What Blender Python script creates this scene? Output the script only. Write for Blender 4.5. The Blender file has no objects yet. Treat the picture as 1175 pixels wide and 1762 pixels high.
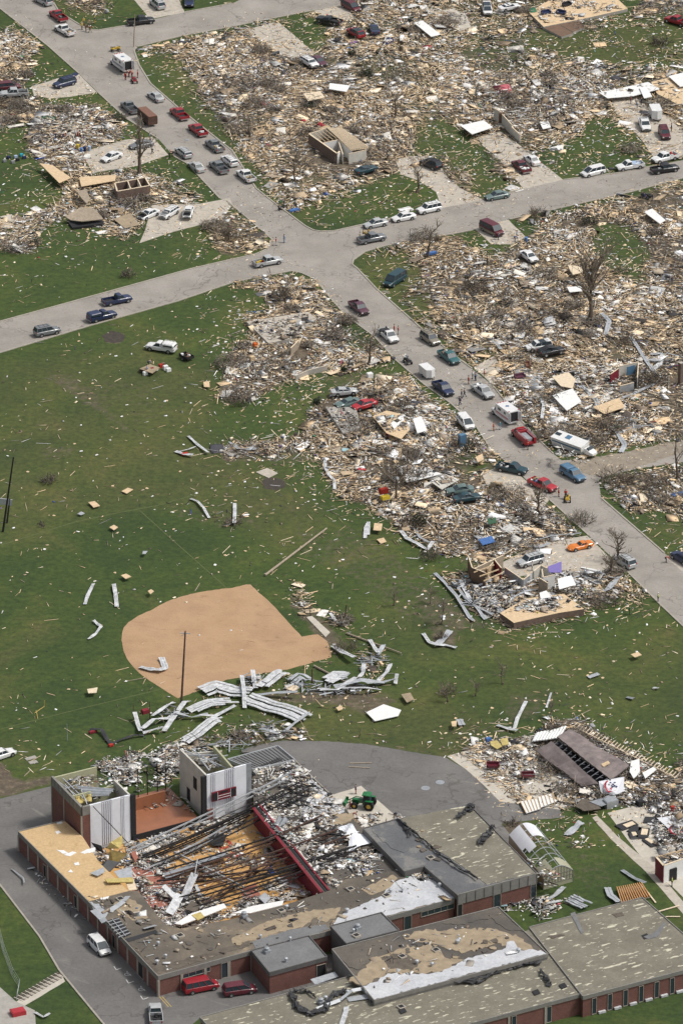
import bpy, bmesh, math, random
import numpy as np
from mathutils import Vector, Matrix
R_ = random.Random(7); NP = np.random.RandomState(11)
SC = bpy.context.scene; COL = SC.collection
# ---------------- camera, world, sun, exposure ----------------
F, CX, CY, PITCH, H = 10400.0, 587.5, 881.0, math.radians(26.0), 481.0
COSP, SINP = math.cos(PITCH), math.sin(PITCH)
YH = CY - F*math.tan(PITCH)
Y0 = H/(COSP*(CY-YH))*F*COSP
cam = bpy.data.cameras.new('camera'); co = bpy.data.objects.new('camera', cam); COL.objects.link(co)
co.location = (0, -Y0, H); co.rotation_euler = (math.pi/2-PITCH, 0, 0)
cam.sensor_fit = 'HORIZONTAL'; cam.sensor_width = 36; cam.lens = F/1175*36
cam.clip_start = 5; cam.clip_end = 12000
SC.camera = co
SUN_EL, SUN_AZ = math.radians(57), math.radians(92)   # azimuth clockwise from +Y
w = bpy.data.worlds.new("World"); SC.world = w; w.use_nodes = True
nt = w.node_tree; bg = nt.nodes['Background']
sky = nt.nodes.new('ShaderNodeTexSky'); sky.sky_type = 'NISHITA'; sky.sun_disc = False
sky.sun_elevation = SUN_EL; sky.sun_rotation = SUN_AZ; sky.dust_density = 4; sky.air_density = 1.0
hs = nt.nodes.new('ShaderNodeHueSaturation'); hs.inputs['Saturation'].default_value = 0.35
nt.links.new(sky.outputs[0], hs.inputs['Color']); nt.links.new(hs.outputs[0], bg.inputs[0]); bg.inputs[1].default_value = 0.125
sl = bpy.data.lights.new('sun', 'SUN'); so = bpy.data.objects.new('sun', sl); COL.objects.link(so)
sl.energy = 2.3; sl.angle = math.radians(9); sl.color = (1.0, 0.965, 0.91)
sd = Vector((math.sin(SUN_AZ)*math.cos(SUN_EL), math.cos(SUN_AZ)*math.cos(SUN_EL), math.sin(SUN_EL)))
so.rotation_euler = sd.to_track_quat('Z', 'Y').to_euler(); so.location = (60, 60, 300)
SC.view_settings.view_transform = 'Standard'; SC.view_settings.look = 'None'
SC.view_settings.exposure = 0.02; SC.view_settings.gamma = 1.0

# ---------------- ground mapping ----------------
def G(px, py, z=0.0):
    t = (H-z)/(COSP*(py-YH))
    return Vector((t*(px-CX), t*(F*COSP-(py-CY)*SINP)-Y0, z))
def GN(px, py, z=0.0):
    t = (H-z)/(COSP*(py-YH))
    return t*(px-CX), t*(F*COSP-(py-CY)*SINP)-Y0
def PXY(X, Y, Z=0.0):
    Yc = Y+Y0; d = Z-H
    depth = Yc*COSP - d*SINP; up = Yc*SINP + d*COSP
    return CX+F*X/depth, CY-F*up/depth
def heading(px, py, d):
    a = G(px, py); b = G(px+d[0]*10, py+d[1]*10); v = b-a
    return math.atan2(v.y, v.x)

# ---------------- object helpers ----------------
def tag(o, label=None, cat=None, group=None, kind=None):
    if label: o['label'] = label
    if cat: o['category'] = cat
    if group: o['group'] = group
    if kind: o['kind'] = kind
    return o
def empty(name, loc, rz=0, **k):
    o = bpy.data.objects.new(name, None); COL.objects.link(o); o.location = loc; o.rotation_euler = (0, 0, rz)
    o.empty_display_size = .5
    tag(o, **k); return o
class MB:
    def __init__(s): s.v = []; s.f = []; s.m = []
    def add(s, vs, fs, mi=0):
        n = len(s.v); s.v += [tuple(v) for v in vs]; s.f += [tuple(i+n for i in f) for f in fs]
        s.m += ([mi]*len(fs) if isinstance(mi, int) else list(mi))
    def box(s, c, d, rot=None, mi=0, jit=0):
        c = Vector(c); vs = []
        for i in (-.5, .5):
            for j in (-.5, .5):
                for k in (-.5, .5):
                    v = Vector((i*d[0], j*d[1], k*d[2]))
                    if jit: v += Vector((R_.uniform(-jit, jit), R_.uniform(-jit, jit), 0))
                    if rot is not None: v = rot @ v
                    vs.append(c+v)
        s.add(vs, [(0,1,3,2),(4,6,7,5),(0,4,5,1),(2,3,7,6),(0,2,6,4),(1,5,7,3)], mi)
    def prism(s, poly, z0, z1, mi=0, mt=None, cap=True):
        n = len(poly); A = sum(poly[i][0]*poly[(i+1)%n][1]-poly[(i+1)%n][0]*poly[i][1] for i in range(n))
        if A < 0: poly = poly[::-1]
        zz = z1 if isinstance(z1, (list, tuple)) else [z1]*n
        vs = [(p[0], p[1], z0) for p in poly]+[(p[0], p[1], z) for p, z in zip(poly, zz)]
        fs = [(i, (i+1)%n, n+(i+1)%n, n+i) for i in range(n)]; mm = [mi]*n
        if cap:
            fs.append(tuple(range(n, 2*n))); mm.append(mi if mt is None else mt)
            fs.append(tuple(range(n-1, -1, -1))); mm.append(mi)
        s.add(vs, fs, mm)
    def beam(s, a, b, w, h, mi=0, roll=0):
        a = Vector(a); b = Vector(b); d = b-a; L = d.length
        if L < 1e-5: return
        q = d.to_track_quat('X', 'Z').to_matrix() @ Matrix.Rotation(roll, 3, 'X')
        s.box((a+b)/2, (L, w, h), q, mi)
    def tube(s, pts, rad, n=6, mi=0, cap=True):
        pts = [Vector(p) for p in pts]; rings = []
        if not isinstance(rad, (list, tuple)): rad = [rad]*len(pts)
        base = len(s.v); vs = []
        for i, p in enumerate(pts):
            d = (pts[min(i+1, len(pts)-1)]-pts[max(i-1, 0)])
            d = d.normalized() if d.length > 1e-9 else Vector((0, 0, 1))
            u = d.orthogonal().normalized() if i == 0 else (pu - d*pu.dot(d)).normalized()
            pu = u; v2 = d.cross(u)
            for k in range(n):
                a = 2*math.pi*k/n; vs.append(p+(u*math.cos(a)+v2*math.sin(a))*rad[i])
        fs = []
        for i in range(len(pts)-1):
            for k in range(n):
                fs.append((i*n+k, i*n+(k+1)%n, (i+1)*n+(k+1)%n, (i+1)*n+k))
        if cap:
            fs.append(tuple(range(n-1, -1, -1))); fs.append(tuple(range((len(pts)-1)*n, len(pts)*n)))
        s.add(vs, fs, mi)
    def grid(s, P, nx, ny, th=.04, mi=0):
        """P(u,v)->Vector ; double-sided thin sheet"""
        vs = [P(i/nx, j/ny) for j in range(ny+1) for i in range(nx+1)]; n = len(vs)
        vs2 = [v-Vector((0, 0, th)) for v in vs]; fs = []
        W = nx+1
        for j in range(ny):
            for i in range(nx):
                a = j*W+i; fs.append((a, a+1, a+W+1, a+W)); fs.append((n+a, n+a+W, n+a+W+1, n+a+1))
        for i in range(nx):
            fs.append((i, n+i, n+i+1, i+1)); a = ny*W+i; fs.append((a, a+1, n+a+1, n+a))
        for j in range(ny):
            a = j*W; fs.append((a, a+W, n+a+W, n+a)); a = j*W+nx; fs.append((a, n+a, n+a+W, a+W))
        s.add(vs+vs2, fs, mi)
    def build(s, name, mats, parent=None, smooth=False, **k):
        me = bpy.data.meshes.new(name); me.from_pydata(s.v, [], s.f)
        if not isinstance(mats, (list, tuple)): mats = [mats]
        for m in mats: me.materials.append(m)
        me.polygons.foreach_set('material_index', s.m)
        if smooth: me.polygons.foreach_set('use_smooth', [True]*len(me.polygons))
        me.validate(); me.update()
        o = bpy.data.objects.new(name, me); COL.objects.link(o)
        if parent: o.parent = parent
        tag(o, **k); return o
def local_origin(o):
    """shift a top-level mesh's origin to the base of its bounds"""
    me = o.data; n = len(me.vertices)
    if not n: return o
    a = np.empty(n*3, 'f'); me.vertices.foreach_get('co', a); a = a.reshape(-1, 3)
    c = (a.min(0)+a.max(0))/2; c[2] = a[:, 2].min(); a -= c
    me.vertices.foreach_set('co', a.ravel()); me.update(); o.location = Vector(c.tolist())+Vector(o.location); return o

# ---------------- materials ----------------
MATS = {}
def newmat(name):
    m = bpy.data.materials.new(name); m.use_nodes = True
    return m, m.node_tree, m.node_tree.nodes['Principled BSDF']
def ramp(nt, fac, stops, interp='LINEAR'):
    r = nt.nodes.new('ShaderNodeValToRGB'); r.color_ramp.interpolation = interp
    e = r.color_ramp.elements
    while len(e) > 1: e.remove(e[-1])
    e[0].position = stops[0][0]; e[0].color = (*stops[0][1], 1)
    for p, c in stops[1:]:
        x = e.new(p); x.color = (*c, 1)
    nt.links.new(fac, r.inputs[0]); return r.outputs[0]
def noise(nt, scale, detail=4, rough=.6, vec=None, dist=0):
    n = nt.nodes.new('ShaderNodeTexNoise'); n.inputs['Scale'].default_value = scale; n.inputs['Detail'].default_value = detail
    n.inputs['Roughness'].default_value = rough; n.inputs['Distortion'].default_value = dist
    if vec is None:
        g = nt.nodes.new('ShaderNodeNewGeometry'); vec = g.outputs['Position']
    nt.links.new(vec, n.inputs['Vector']); return n.outputs['Fac']
def mapped(nt, scale=(1, 1, 1), rot=0):
    g = nt.nodes.new('ShaderNodeNewGeometry'); m = nt.nodes.new('ShaderNodeMapping')
    m.inputs['Scale'].default_value = scale; m.inputs['Rotation'].default_value = (0, 0, rot)
    m2 = nt.nodes.new('ShaderNodeMapping'); m2.inputs['Rotation'].default_value = (0, 0, rot); m.inputs['Rotation'].default_value = (0, 0, 0)
    nt.links.new(g.outputs['Position'], m2.inputs[0]); nt.links.new(m2.outputs[0], m.inputs[0]); return m.outputs[0]
def mix(nt, fac, a, b, mode='MIX'):
    x = nt.nodes.new('ShaderNodeMix'); x.data_type = 'RGBA'; x.blend_type = mode
    for inp, val in ((0, fac), (6, a), (7, b)):
        if isinstance(val, (int, float)): x.inputs[inp].default_value = val
        elif isinstance(val, tuple): x.inputs[inp].default_value = (*val, 1)
        else: nt.links.new(val, x.inputs[inp])
    return x.outputs[2]
def M(name, col=None, rough=.8, var=.25, scale=1.2, metal=0, coat=0):
    if name in MATS: return MATS[name]
    m, nt, p = newmat(name); lo = tuple(c*(1-var) for c in col); hi = tuple(min(1, c*(1+var*.8)) for c in col)
    if var > 0:
        c = ramp(nt, noise(nt, scale, 5, .7), [(.3, lo), (.7, hi)]); nt.links.new(c, p.inputs['Base Color'])
    else: p.inputs['Base Color'].default_value = (*col, 1)
    p.inputs['Roughness'].default_value = rough; p.inputs['Metallic'].default_value = metal
    if coat: p.inputs['Coat Weight'].default_value = coat
    MATS[name] = m; return m
def Mx(name, rough=.85):   # multi layered; returns node tree to finish
    m, nt, p = newmat(name); p.inputs['Roughness'].default_value = rough; MATS[name] = m; return m, nt, p
# grass + bare earth + fine litter, blended by two attributes painted where the ground itself is torn up
gm, nt, p = Mx('ground_cover', .95)
g1 = ramp(nt, noise(nt, .045, 8, .72, None, .8), [(.30, (.024, .047, .009)), (.43, (.035, .063, .011)), (.54, (.047, .074, .013)), (.64, (.074, .086, .021)), (.74, (.115, .092, .045))])
g2 = ramp(nt, noise(nt, .9, 6, .75), [(.3, (.5, .55, .5)), (.5, (1, 1, 1)), (.68, (1.55, 1.42, 1.4)), (.8, (2.2, 1.9, 1.9))])
g3 = ramp(nt, noise(nt, .05, 4, .6, mapped(nt, (1, .35, 1), .7)), [(.35, (.8, .85, .9)), (.65, (1.15, 1.1, 1.0))])
wa = nt.nodes.new('ShaderNodeAttribute'); wa.attribute_name = 'worn'
wn = ramp(nt, noise(nt, .12, 7, .7), [(.32, (.25,)*3), (.68, (1,)*3)])
g1 = mix(nt, mix(nt, 1.0, wn, wa.outputs['Color'], 'MULTIPLY'), g1, (.092, .086, .030))
gr = mix(nt, 1.0, mix(nt, 1.0, g1, g2, 'MULTIPLY'), g3, 'MULTIPLY')
dr = ramp(nt, noise(nt, .6, 7, .8), [(.3, (.045, .036, .026)), (.52, (.115, .09, .062)), (.68, (.24, .19, .13)), (.78, (.5, .41, .29))])
at = nt.nodes.new('ShaderNodeAttribute'); at.attribute_name = 'dirt'
ma = nt.nodes.new('ShaderNodeMath'); ma.operation = 'ADD'; nt.links.new(at.outputs['Fac'], ma.inputs[0])
mb_ = nt.nodes.new('ShaderNodeMath'); mb_.operation = 'MULTIPLY_ADD'; mb_.inputs[1].default_value = .9; mb_.inputs[2].default_value = -.45
nt.links.new(noise(nt, .7, 6, .75), mb_.inputs[0]); nt.links.new(mb_.outputs[0], ma.inputs[1])
fa = ramp(nt, ma.outputs[0], [(.38, (0, 0, 0)), (.62, (1, 1, 1))])
c = mix(nt, fa, gr, dr)
nt.links.new(c, p.inputs['Base Color'])
GROUND = gm
# asphalt street, worn beige grey
m, nt, p = Mx('street_asphalt', .9)
a = ramp(nt, noise(nt, .12, 6, .65), [(.3, (.24, .22, .195)), (.5, (.30, .275, .243)), (.7, (.36, .33, .295))])
b = ramp(nt, noise(nt, 2.5, 5, .7), [(.3, (.86, .86, .86)), (.7, (1.12, 1.12, 1.12))])
c = mix(nt, 1.0, a, b, 'MULTIPLY')
s1 = ramp(nt, noise(nt, .5, 6, .8, None, 1.5), [(.56, (0, 0, 0)), (.68, (1, 1, 1))]); c = mix(nt, mix(nt, .6, (0, 0, 0), s1), c, (.22, .19, .155))
CR = c
nt.links.new(c, p.inputs['Base Color'])
def cracks(nt, c, sc, th, k=.6):
    v = nt.nodes.new('ShaderNodeTexVoronoi'); v.feature = 'DISTANCE_TO_EDGE'; v.inputs['Scale'].default_value = sc
    g = nt.nodes.new('ShaderNodeNewGeometry'); n = nt.nodes.new('ShaderNodeTexNoise'); n.inputs['Scale'].default_value = .35; nt.links.new(g.outputs['Position'], n.inputs['Vector'])
    a = nt.nodes.new('ShaderNodeVectorMath'); a.operation = 'MULTIPLY_ADD'; a.inputs[1].default_value = (9, 9, 0); nt.links.new(n.outputs['Color'], a.inputs[0]); nt.links.new(g.outputs['Position'], a.inputs[2]); nt.links.new(a.outputs[0], v.inputs['Vector'])
    f = ramp(nt, v.outputs['Distance'], [(0, (k,)*3), (th, (0, 0, 0))]); return mix(nt, f, c, (.07, .062, .055))
m, nt, p = Mx('school_asphalt', .88)
a = ramp(nt, noise(nt, .09, 6, .65), [(.3, (.118, .113, .108)), (.52, (.15, .143, .136)), (.7, (.185, .175, .163))])
b = ramp(nt, noise(nt, 2.0, 5, .7), [(.3, (.85, .85, .85)), (.7, (1.15, 1.15, 1.15))])
c = mix(nt, 1.0, a, b, 'MULTIPLY')
s1 = ramp(nt, noise(nt, .07, 6, .7, mapped(nt, (1, 3.2, 1), .5), 1.2), [(.58, (0, 0, 0)), (.75, (1, 1, 1))]); c = mix(nt, mix(nt, .55, (0, 0, 0), s1), c, (.30, .275, .235)); c = cracks(nt, c, .055, .012)
nt.links.new(c, p.inputs['Base Color'])
_s = MATS['street_asphalt'].node_tree; _p = _s.nodes['Principled BSDF']; _s.links.new(cracks(_s, _p.inputs['Base Color'].links[0].from_socket, .06, .011, .5), _p.inputs['Base Color'])
M('concrete', (.45, .405, .34), .9, .22, .9); M('concrete_grey', (.36, .34, .305), .9, .2, .7); M('kerb_concrete', (.36, .33, .275), .9, .2, 1.5)
M('slab_light', (.50, .46, .39), .9, .16, .6); M('dirt_track', (.27, .23, .18), .95, .3, .8)
M('dark_soil', (.055, .045, .036), .95, .4, 1.2)
# infield clay
m, nt, p = Mx('infield_clay', .95)
a = ramp(nt, noise(nt, .06, 6, .6), [(.3, (.33, .21, .122)), (.5, (.42, .27, .155)), (.62, (.36, .225, .125)), (.75, (.29, .175, .10))])
b = ramp(nt, noise(nt, 3.0, 6, .8), [(.25, (.78, .78, .78)), (.5, (1, 1, 1)), (.78, (1.2, 1.2, 1.2))])
s = ramp(nt, noise(nt, .22, 7, .75, mapped(nt, (1, 2.2, 1), .3), 1.5), [(.28, (.72, .70, .68)), (.42, (1, 1, 1)), (.7, (1.08, 1.08, 1.08))])
nt.links.new(mix(nt, 1.0, mix(nt, 1.0, a, b, 'MULTIPLY'), s, 'MULTIPLY'), p.inputs['Base Color'])
# roofs
def roofmat(name, cols, sc1, spk=None, spks=1.5, thr=.66, stretch=(1, 1, 1), rot=0, rough=.9):
    m, nt, p = Mx(name, rough)
    a = ramp(nt, noise(nt, sc1, 6, .65), cols)
    b = ramp(nt, noise(nt, 2.2, 6, .8), [(.25, (.75, .75, .75)), (.75, (1.25, 1.25, 1.25))]); c = mix(nt, 1.0, a, b, 'MULTIPLY')
    if spk:
        for (st, tt) in ((stretch, thr), ((stretch[0]*.4, stretch[1]*.6, 1), thr+.03)):
            s = ramp(nt, noise(nt, spks, 4, .6, mapped(nt, st, rot)), [(tt, (0, 0, 0)), (tt+.03, (1, 1, 1))])
            c = mix(nt, s, c, spk)
    nt.links.new(c, p.inputs['Base Color']); return m
ROTB = None
roofmat('roof_brown', [(.3, (.085, .075, .062)), (.45, (.12, .103, .082)), (.56, (.17, .14, .105)), (.62, (.31, .245, .165)), (.75, (.34, .27, .18))], .085)
roofmat('roof_brown_dark', [(.3, (.065, .06, .055)), (.5, (.105, .092, .078)), (.7, (.15, .13, .105)), (.8, (.26, .21, .15))], .12)
roofmat('roof_dark', [(.3, (.10, .103, .108)), (.52, (.13, .133, .138)), (.56, (.19, .185, .175)), (.8, (.215, .205, .19))], .16)
roofmat('roof_grey_flat', [(.3, (.145, .148, .152)), (.7, (.19, .19, .19))], .3)
roofmat('roof_white', [(.3, (.40, .41, .43)), (.5, (.50, .51, .53)), (.7, (.56, .57, .585))], .25)
roofmat('roof_osb', [(.3, (.47, .325, .165)), (.5, (.56, .395, .21)), (.7, (.51, .36, .19))], .5, (.40, .25, .10), 1.6, .68)
M('tan_patch', (.33, .26, .175), .9, .25, .8); M('brown_patch', (.12, .10, .078), .9, .35, 1.0)
# brick
m, nt, p = Mx('brick_red', .9)
a = ramp(nt, noise(nt, .5, 5, .6), [(.3, (.15, .066, .052)), (.7, (.20, .09, .072))])
br = nt.nodes.new('ShaderNodeTexBrick'); br.inputs['Scale'].default_value = 1; br.inputs['Color1'].default_value = (1, 1, 1, 1); br.inputs['Color2'].default_value = (.75, .75, .75, 1)
br.inputs['Mortar'].default_value = (1.5, 1.6, 1.6, 1); br.inputs['Brick Width'].default_value = .42; br.inputs['Row Height'].default_value = .16; br.inputs['Mortar Size'].default_value = .012
g = nt.nodes.new('ShaderNodeNewGeometry'); sx = nt.nodes.new('ShaderNodeSeparateXYZ'); nt.links.new(g.outputs['Position'], sx.inputs[0])
ad = nt.nodes.new('ShaderNodeMath'); ad.operation = 'ADD'; nt.links.new(sx.outputs[0], ad.inputs[0]); nt.links.new(sx.outputs[1], ad.inputs[1])
cb = nt.nodes.new('ShaderNodeCombineXYZ'); nt.links.new(ad.outputs[0], cb.inputs[0]); nt.links.new(sx.outputs[2], cb.inputs[1]); nt.links.new(cb.outputs[0], br.inputs['Vector'])
nt.links.new(mix(nt, 1.0, a, br.outputs['Color'], 'MULTIPLY'), p.inputs['Base Color'])
M('brick_house', (.17, .12, .095), .9, .3, 2.0)
M('fascia', (.225, .215, .195), .85, .18, 1.2); M('fascia_dark', (.12, .115, .11), .85, .2, 1); M('pilaster', (.34, .31, .26), .85, .15, 1.5)
M('wood', (.60, .45, .28), .85, .28, 2.5); M('wood_pale', (.70, .58, .42), .85, .2, 2.0); M('wood_weathered', (.34, .28, .21), .9, .3, 2.0)
M('plywood', (.64, .48, .30), .85, .2, 1.5); M('white_metal', (.56, .57, .58), .55, .45, 1.3); M('grey_metal', (.36, .38, .40), .45, .25, 1.0, .3)
M('galv', (.46, .48, .50), .5, .22, 1.3, .25)
M('white_paint', (.78, .78, .76), .6, .08, 1.0); M('panel_blue', (.80, .82, .86), .7, .08, .7); M('panel_stripe', (.46, .47, .51), .8, .2, 2)
M('black', (.018, .018, .02), .8, .2, 1); M('dark_steel', (.022, .019, .018), .75, .5, 1.5); M('rust_steel', (.10, .055, .04), .8, .4, 1.5)
M('tyre', (.02, .02, .021), .85, 0); M('rim', (.42, .43, .44), .35, 0, 1, .7); M('chrome', (.5, .5, .5), .3, 0, 1, .8)
M('plastic_dark', (.03, .03, .032), .6, 0)
M('glass', (.035, .05, .06), .08, 0); M('lamp_white', (.75, .75, .72), .2, 0); M('lamp_red', (.4, .01, .01), .3, 0)
M('floor_maple', (.56, .32, .115), .5, .14, .35); M('floor_stage', (.30, .125, .065), .35, .15, .5); M('maroon', (.175, .012, .026), .6, .2, .8)
M('maroon_red', (.20, .018, .03), .6, .2, .8); M('insulation', (.50, .40, .15), .95, .3, 1.5); M('plaster', (.56, .54, .48), .9, .15, .7); M('olive_wall', (.42, .42, .27), .9, .12, .6)
M('bark', (.13, .10, .075), .95, .35, 2); M('twig', (.21, .175, .135), .95, .35, 2); M('twig_dark', (.07, .058, .05), .95, .35, 2); M('evergreen', (.03, .045, .02), .9, .4, 2)
M('skin', (.50, .30, .21), .6, 0); M('hair', (.05, .03, .02), .8, 0)
M('roof_mauve', (.20, .165, .158), .85, .35, .5); M('tarp_blue', (.06, .15, .38), .6, .3, 2); M('brown_paint', (.16, .10, .065), .8, .2, 1)
M('canvas_white', (.66, .67, .70), .7, .06, .6); M('logo_red', (.42, .02, .04), .6, 0); M('logo_navy', (.02, .035, .12), .6, 0)
_a = math.atan2(*(lambda v: (v.y, v.x))(G(531,1612)-G(433,1637)))
roofmat('roof_tan', [(.3, (.15, .138, .105)), (.5, (.185, .17, .132)), (.7, (.225, .208, .162))], .25, (.58, .55, .42), 1.7, .61, (.34, 1.0, 1), -_a)
# ---------------- maps of what covers the ground (pixel polygons of the aerial view, turned to ground positions) ----------------
GS = 5; NXM, NYM = 1175//GS+60, 1762//GS+60; OX, OY = -150, -150
gx = (np.arange(NXM)*GS+OX+2.5)[None, :].repeat(NYM, 0); gy = (np.arange(NYM)*GS+OY+2.5)[:, None].repeat(NXM, 1)
def inpoly(poly, X, Y):
    c = np.zeros(X.shape, bool); n = len(poly)
    for i in range(n):
        x1, y1 = poly[i]; x2, y2 = poly[(i+1) % n]
        if y1 == y2: continue
        t = ((y1 > Y) != (y2 > Y)) & (X < (x2-x1)*(Y-y1)/(y2-y1)+x1); c ^= t
    return c
def blur(a, k):
    for _ in range(2):
        for ax in (0, 1):
            s = np.zeros_like(a)
            for d in range(-k, k+1): s += np.roll(a, d, ax)
            a = s/(2*k+1)
    return a
def vnoise(X, Y, s, seed):
    r = np.random.RandomState(seed).rand(64, 64); x = X/s; y = Y/s
    i = np.floor(x).astype(int); j = np.floor(y).astype(int); fx = x-i; fy = y-j
    fx = fx*fx*(3-2*fx); fy = fy*fy*(3-2*fy)
    g = lambda a, b: r[a % 64, b % 64]
    return (g(i, j)*(1-fx)+g(i+1, j)*fx)*(1-fy)+(g(i, j+1)*(1-fx)+g(i+1, j+1)*fx)*fy
ROADS = {
 'street_main_upper': [(-40,-25),(0,-5),(20,0),(40,-30),(75,-30),(90,0),(102,20),(136,41),(152,50),(170,51),(218,43),(317,20),(400,5),(450,-20),(610,-25),(591,7),(478,29),(390,47),(310,62),(235,80),(231,87),(240,112),(259,143),(306,184),(357,225),(400,259),(441,324),(475,351),(526,389),(540,396),(553,398),(575,397),(611,389),(690,372),(761,357),(831,343),(901,324),(969,309),(1064,297),(1175,275),(1260,258),
   (1260,288),(1175,306),(1081,331),(962,358),(877,377),(812,396),(775,403),(720,411),(662,423),(628,433),(608,447),(606,455),(615,462),(649,498),(696,539),(734,573),(790,618),(843,659),(887,713),(921,751),(952,781),(966,792),(1010,790),(1080,777),(1175,758),(1260,740),(1260,775),(1175,795),(1100,806),(1045,818),(1030,826),(1034,857),(1081,898),(1143,952),(1175,978),(1260,1050),
   (1260,1150),(1175,1078),(1136,1041),(1081,986),(1013,922),(979,894),(945,860),(874,798),(843,771),(819,734),(775,694),(730,662),(679,618),(645,580),(594,542),(570,515),(543,481),(520,470),(502,466),(450,476),(400,486),(306,518),(153,561),(0,607),(-60,625),(-60,570),(0,553),(110,523),(218,493),(330,462),(400,446),(440,437),(460,428),(468,412),(455,400),(390,345),(378,341),(322,281),(300,269),(272,238),(218,204),(167,157),(136,126),(82,78),(0,14),(-60,-20)],
}
INFIELD = [(400,1012),(370,1015),(340,1020),(315,1026),(296,1032),(276,1041),(259,1051),(238,1060),(221,1071),(213,1080),(210,1090),(209,1102),(213,1122),(218,1133),(225,1143),(234,1153),(245,1163),(263,1175),(283,1188),(306,1202),(330,1193),(390,1170),(450,1160),(492,1153),(536,1141),(570,1131),(569,1118),(563,1104),(547,1092),(530,1094),(519,1096),(495,1070),(472,1044),(450,1024),(431,1006),(424,1006)]
SCHOOL_LOT = [(-60,1385),(0,1375),(95,1352),(110,1345),(170,1345),(170,1480),(330,1690),(430,1655),(600,1640),(640,1730),(345,1752),(300,1790),(205,1795),(177,1762),(102,1671),(68,1613),(0,1524),(-60,1460)]
BACK_LOT = [(415,1292),(424,1288),(455,1280),(492,1275),(560,1276),(628,1281),(717,1296),(765,1303),(802,1325),(830,1350),(860,1380),(905,1385),(962,1393),(969,1407),(863,1418),(880,1440),(900,1466),(905,1490),(860,1520),(600,1440),(500,1400),(440,1330)]
DRIVES = [  # concrete driveways, pads and slabs flush with the ground
 ('driveway', [(54,148),(110,131),(136,127),(167,158),(120,166),(85,169),(58,162)], 'concrete'),
 ('driveway', [(140,262),(215,240),(262,235),(290,266),(235,285),(160,297)], 'concrete'),
 ('driveway', [(250,395),(262,352),(345,350),(395,340),(400,352),(380,378),(300,398),(240,418)], 'concrete'),
 ('driveway', [(228,-5),(300,-20),(318,20),(258,32)], 'concrete'),
 ('driveway', [(420,50),(478,36),(543,92),(505,100),(480,92)], 'concrete'),
 ('driveway', [(540,18),(592,6),(610,30),(575,45)], 'concrete'),
 ('driveway', [(680,275),(705,268),(735,268),(755,280),(770,305),(790,322),(831,343),(761,358),(750,330),(720,310),(690,300)], 'concrete'),
 ('driveway', [(820,232),(862,226),(905,258),(969,309),(901,325),(860,275),(830,250)], 'concrete'),
 ('driveway', [(1050,165),(1090,160),(1120,180),(1175,215),(1175,270),(1132,282),(1100,235),(1060,195)], 'concrete'),
 ('driveway', [(815,392),(875,378),(905,408),(880,420),(845,420)], 'concrete'),
 ('driveway', [(815,632),(850,612),(870,640),(848,662)], 'concrete'),
 ('driveway', [(828,815),(870,799),(945,860),(930,878),(880,850),(838,835)], 'concrete'),
 ('driveway', [(860,970),(930,935),(1010,922),(1075,985),(1000,990),(930,985),(880,995)], 'concrete'),
 ('driveway', [(1143,958),(1175,952),(1200,990),(1175,985)], 'concrete'),
 ('tractor_pad', [(568,1370),(621,1353),(681,1405),(690,1425),(625,1440),(600,1410)], 'slab_light'),
 ('shed_floor', [(769,1302),(823,1286),(935,1262),(1000,1290),(1060,1360),(1000,1385),(962,1394),(905,1386),(860,1380),(830,1350),(802,1325)], 'slab_light'),
 ('courtyard', [(1045,1400),(1102,1385),(1190,1440),(1190,1560),(1160,1530),(1119,1496),(1075,1440)], 'slab_light'),
 ('footpath', [(1019,1408),(1027,1404),(1062,1440),(1124,1492),(1190,1570),(1180,1580),(1112,1502),(1050,1444)], 'concrete'),
 ('footpath', [(28,1725),(105,1676),(112,1690),(42,1732)], 'slab_light'),
 ('forecourt', [(-40,1690),(0,1700),(28,1725),(60,1740),(62,1790),(-60,1800)], 'concrete_grey'),
]
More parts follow.
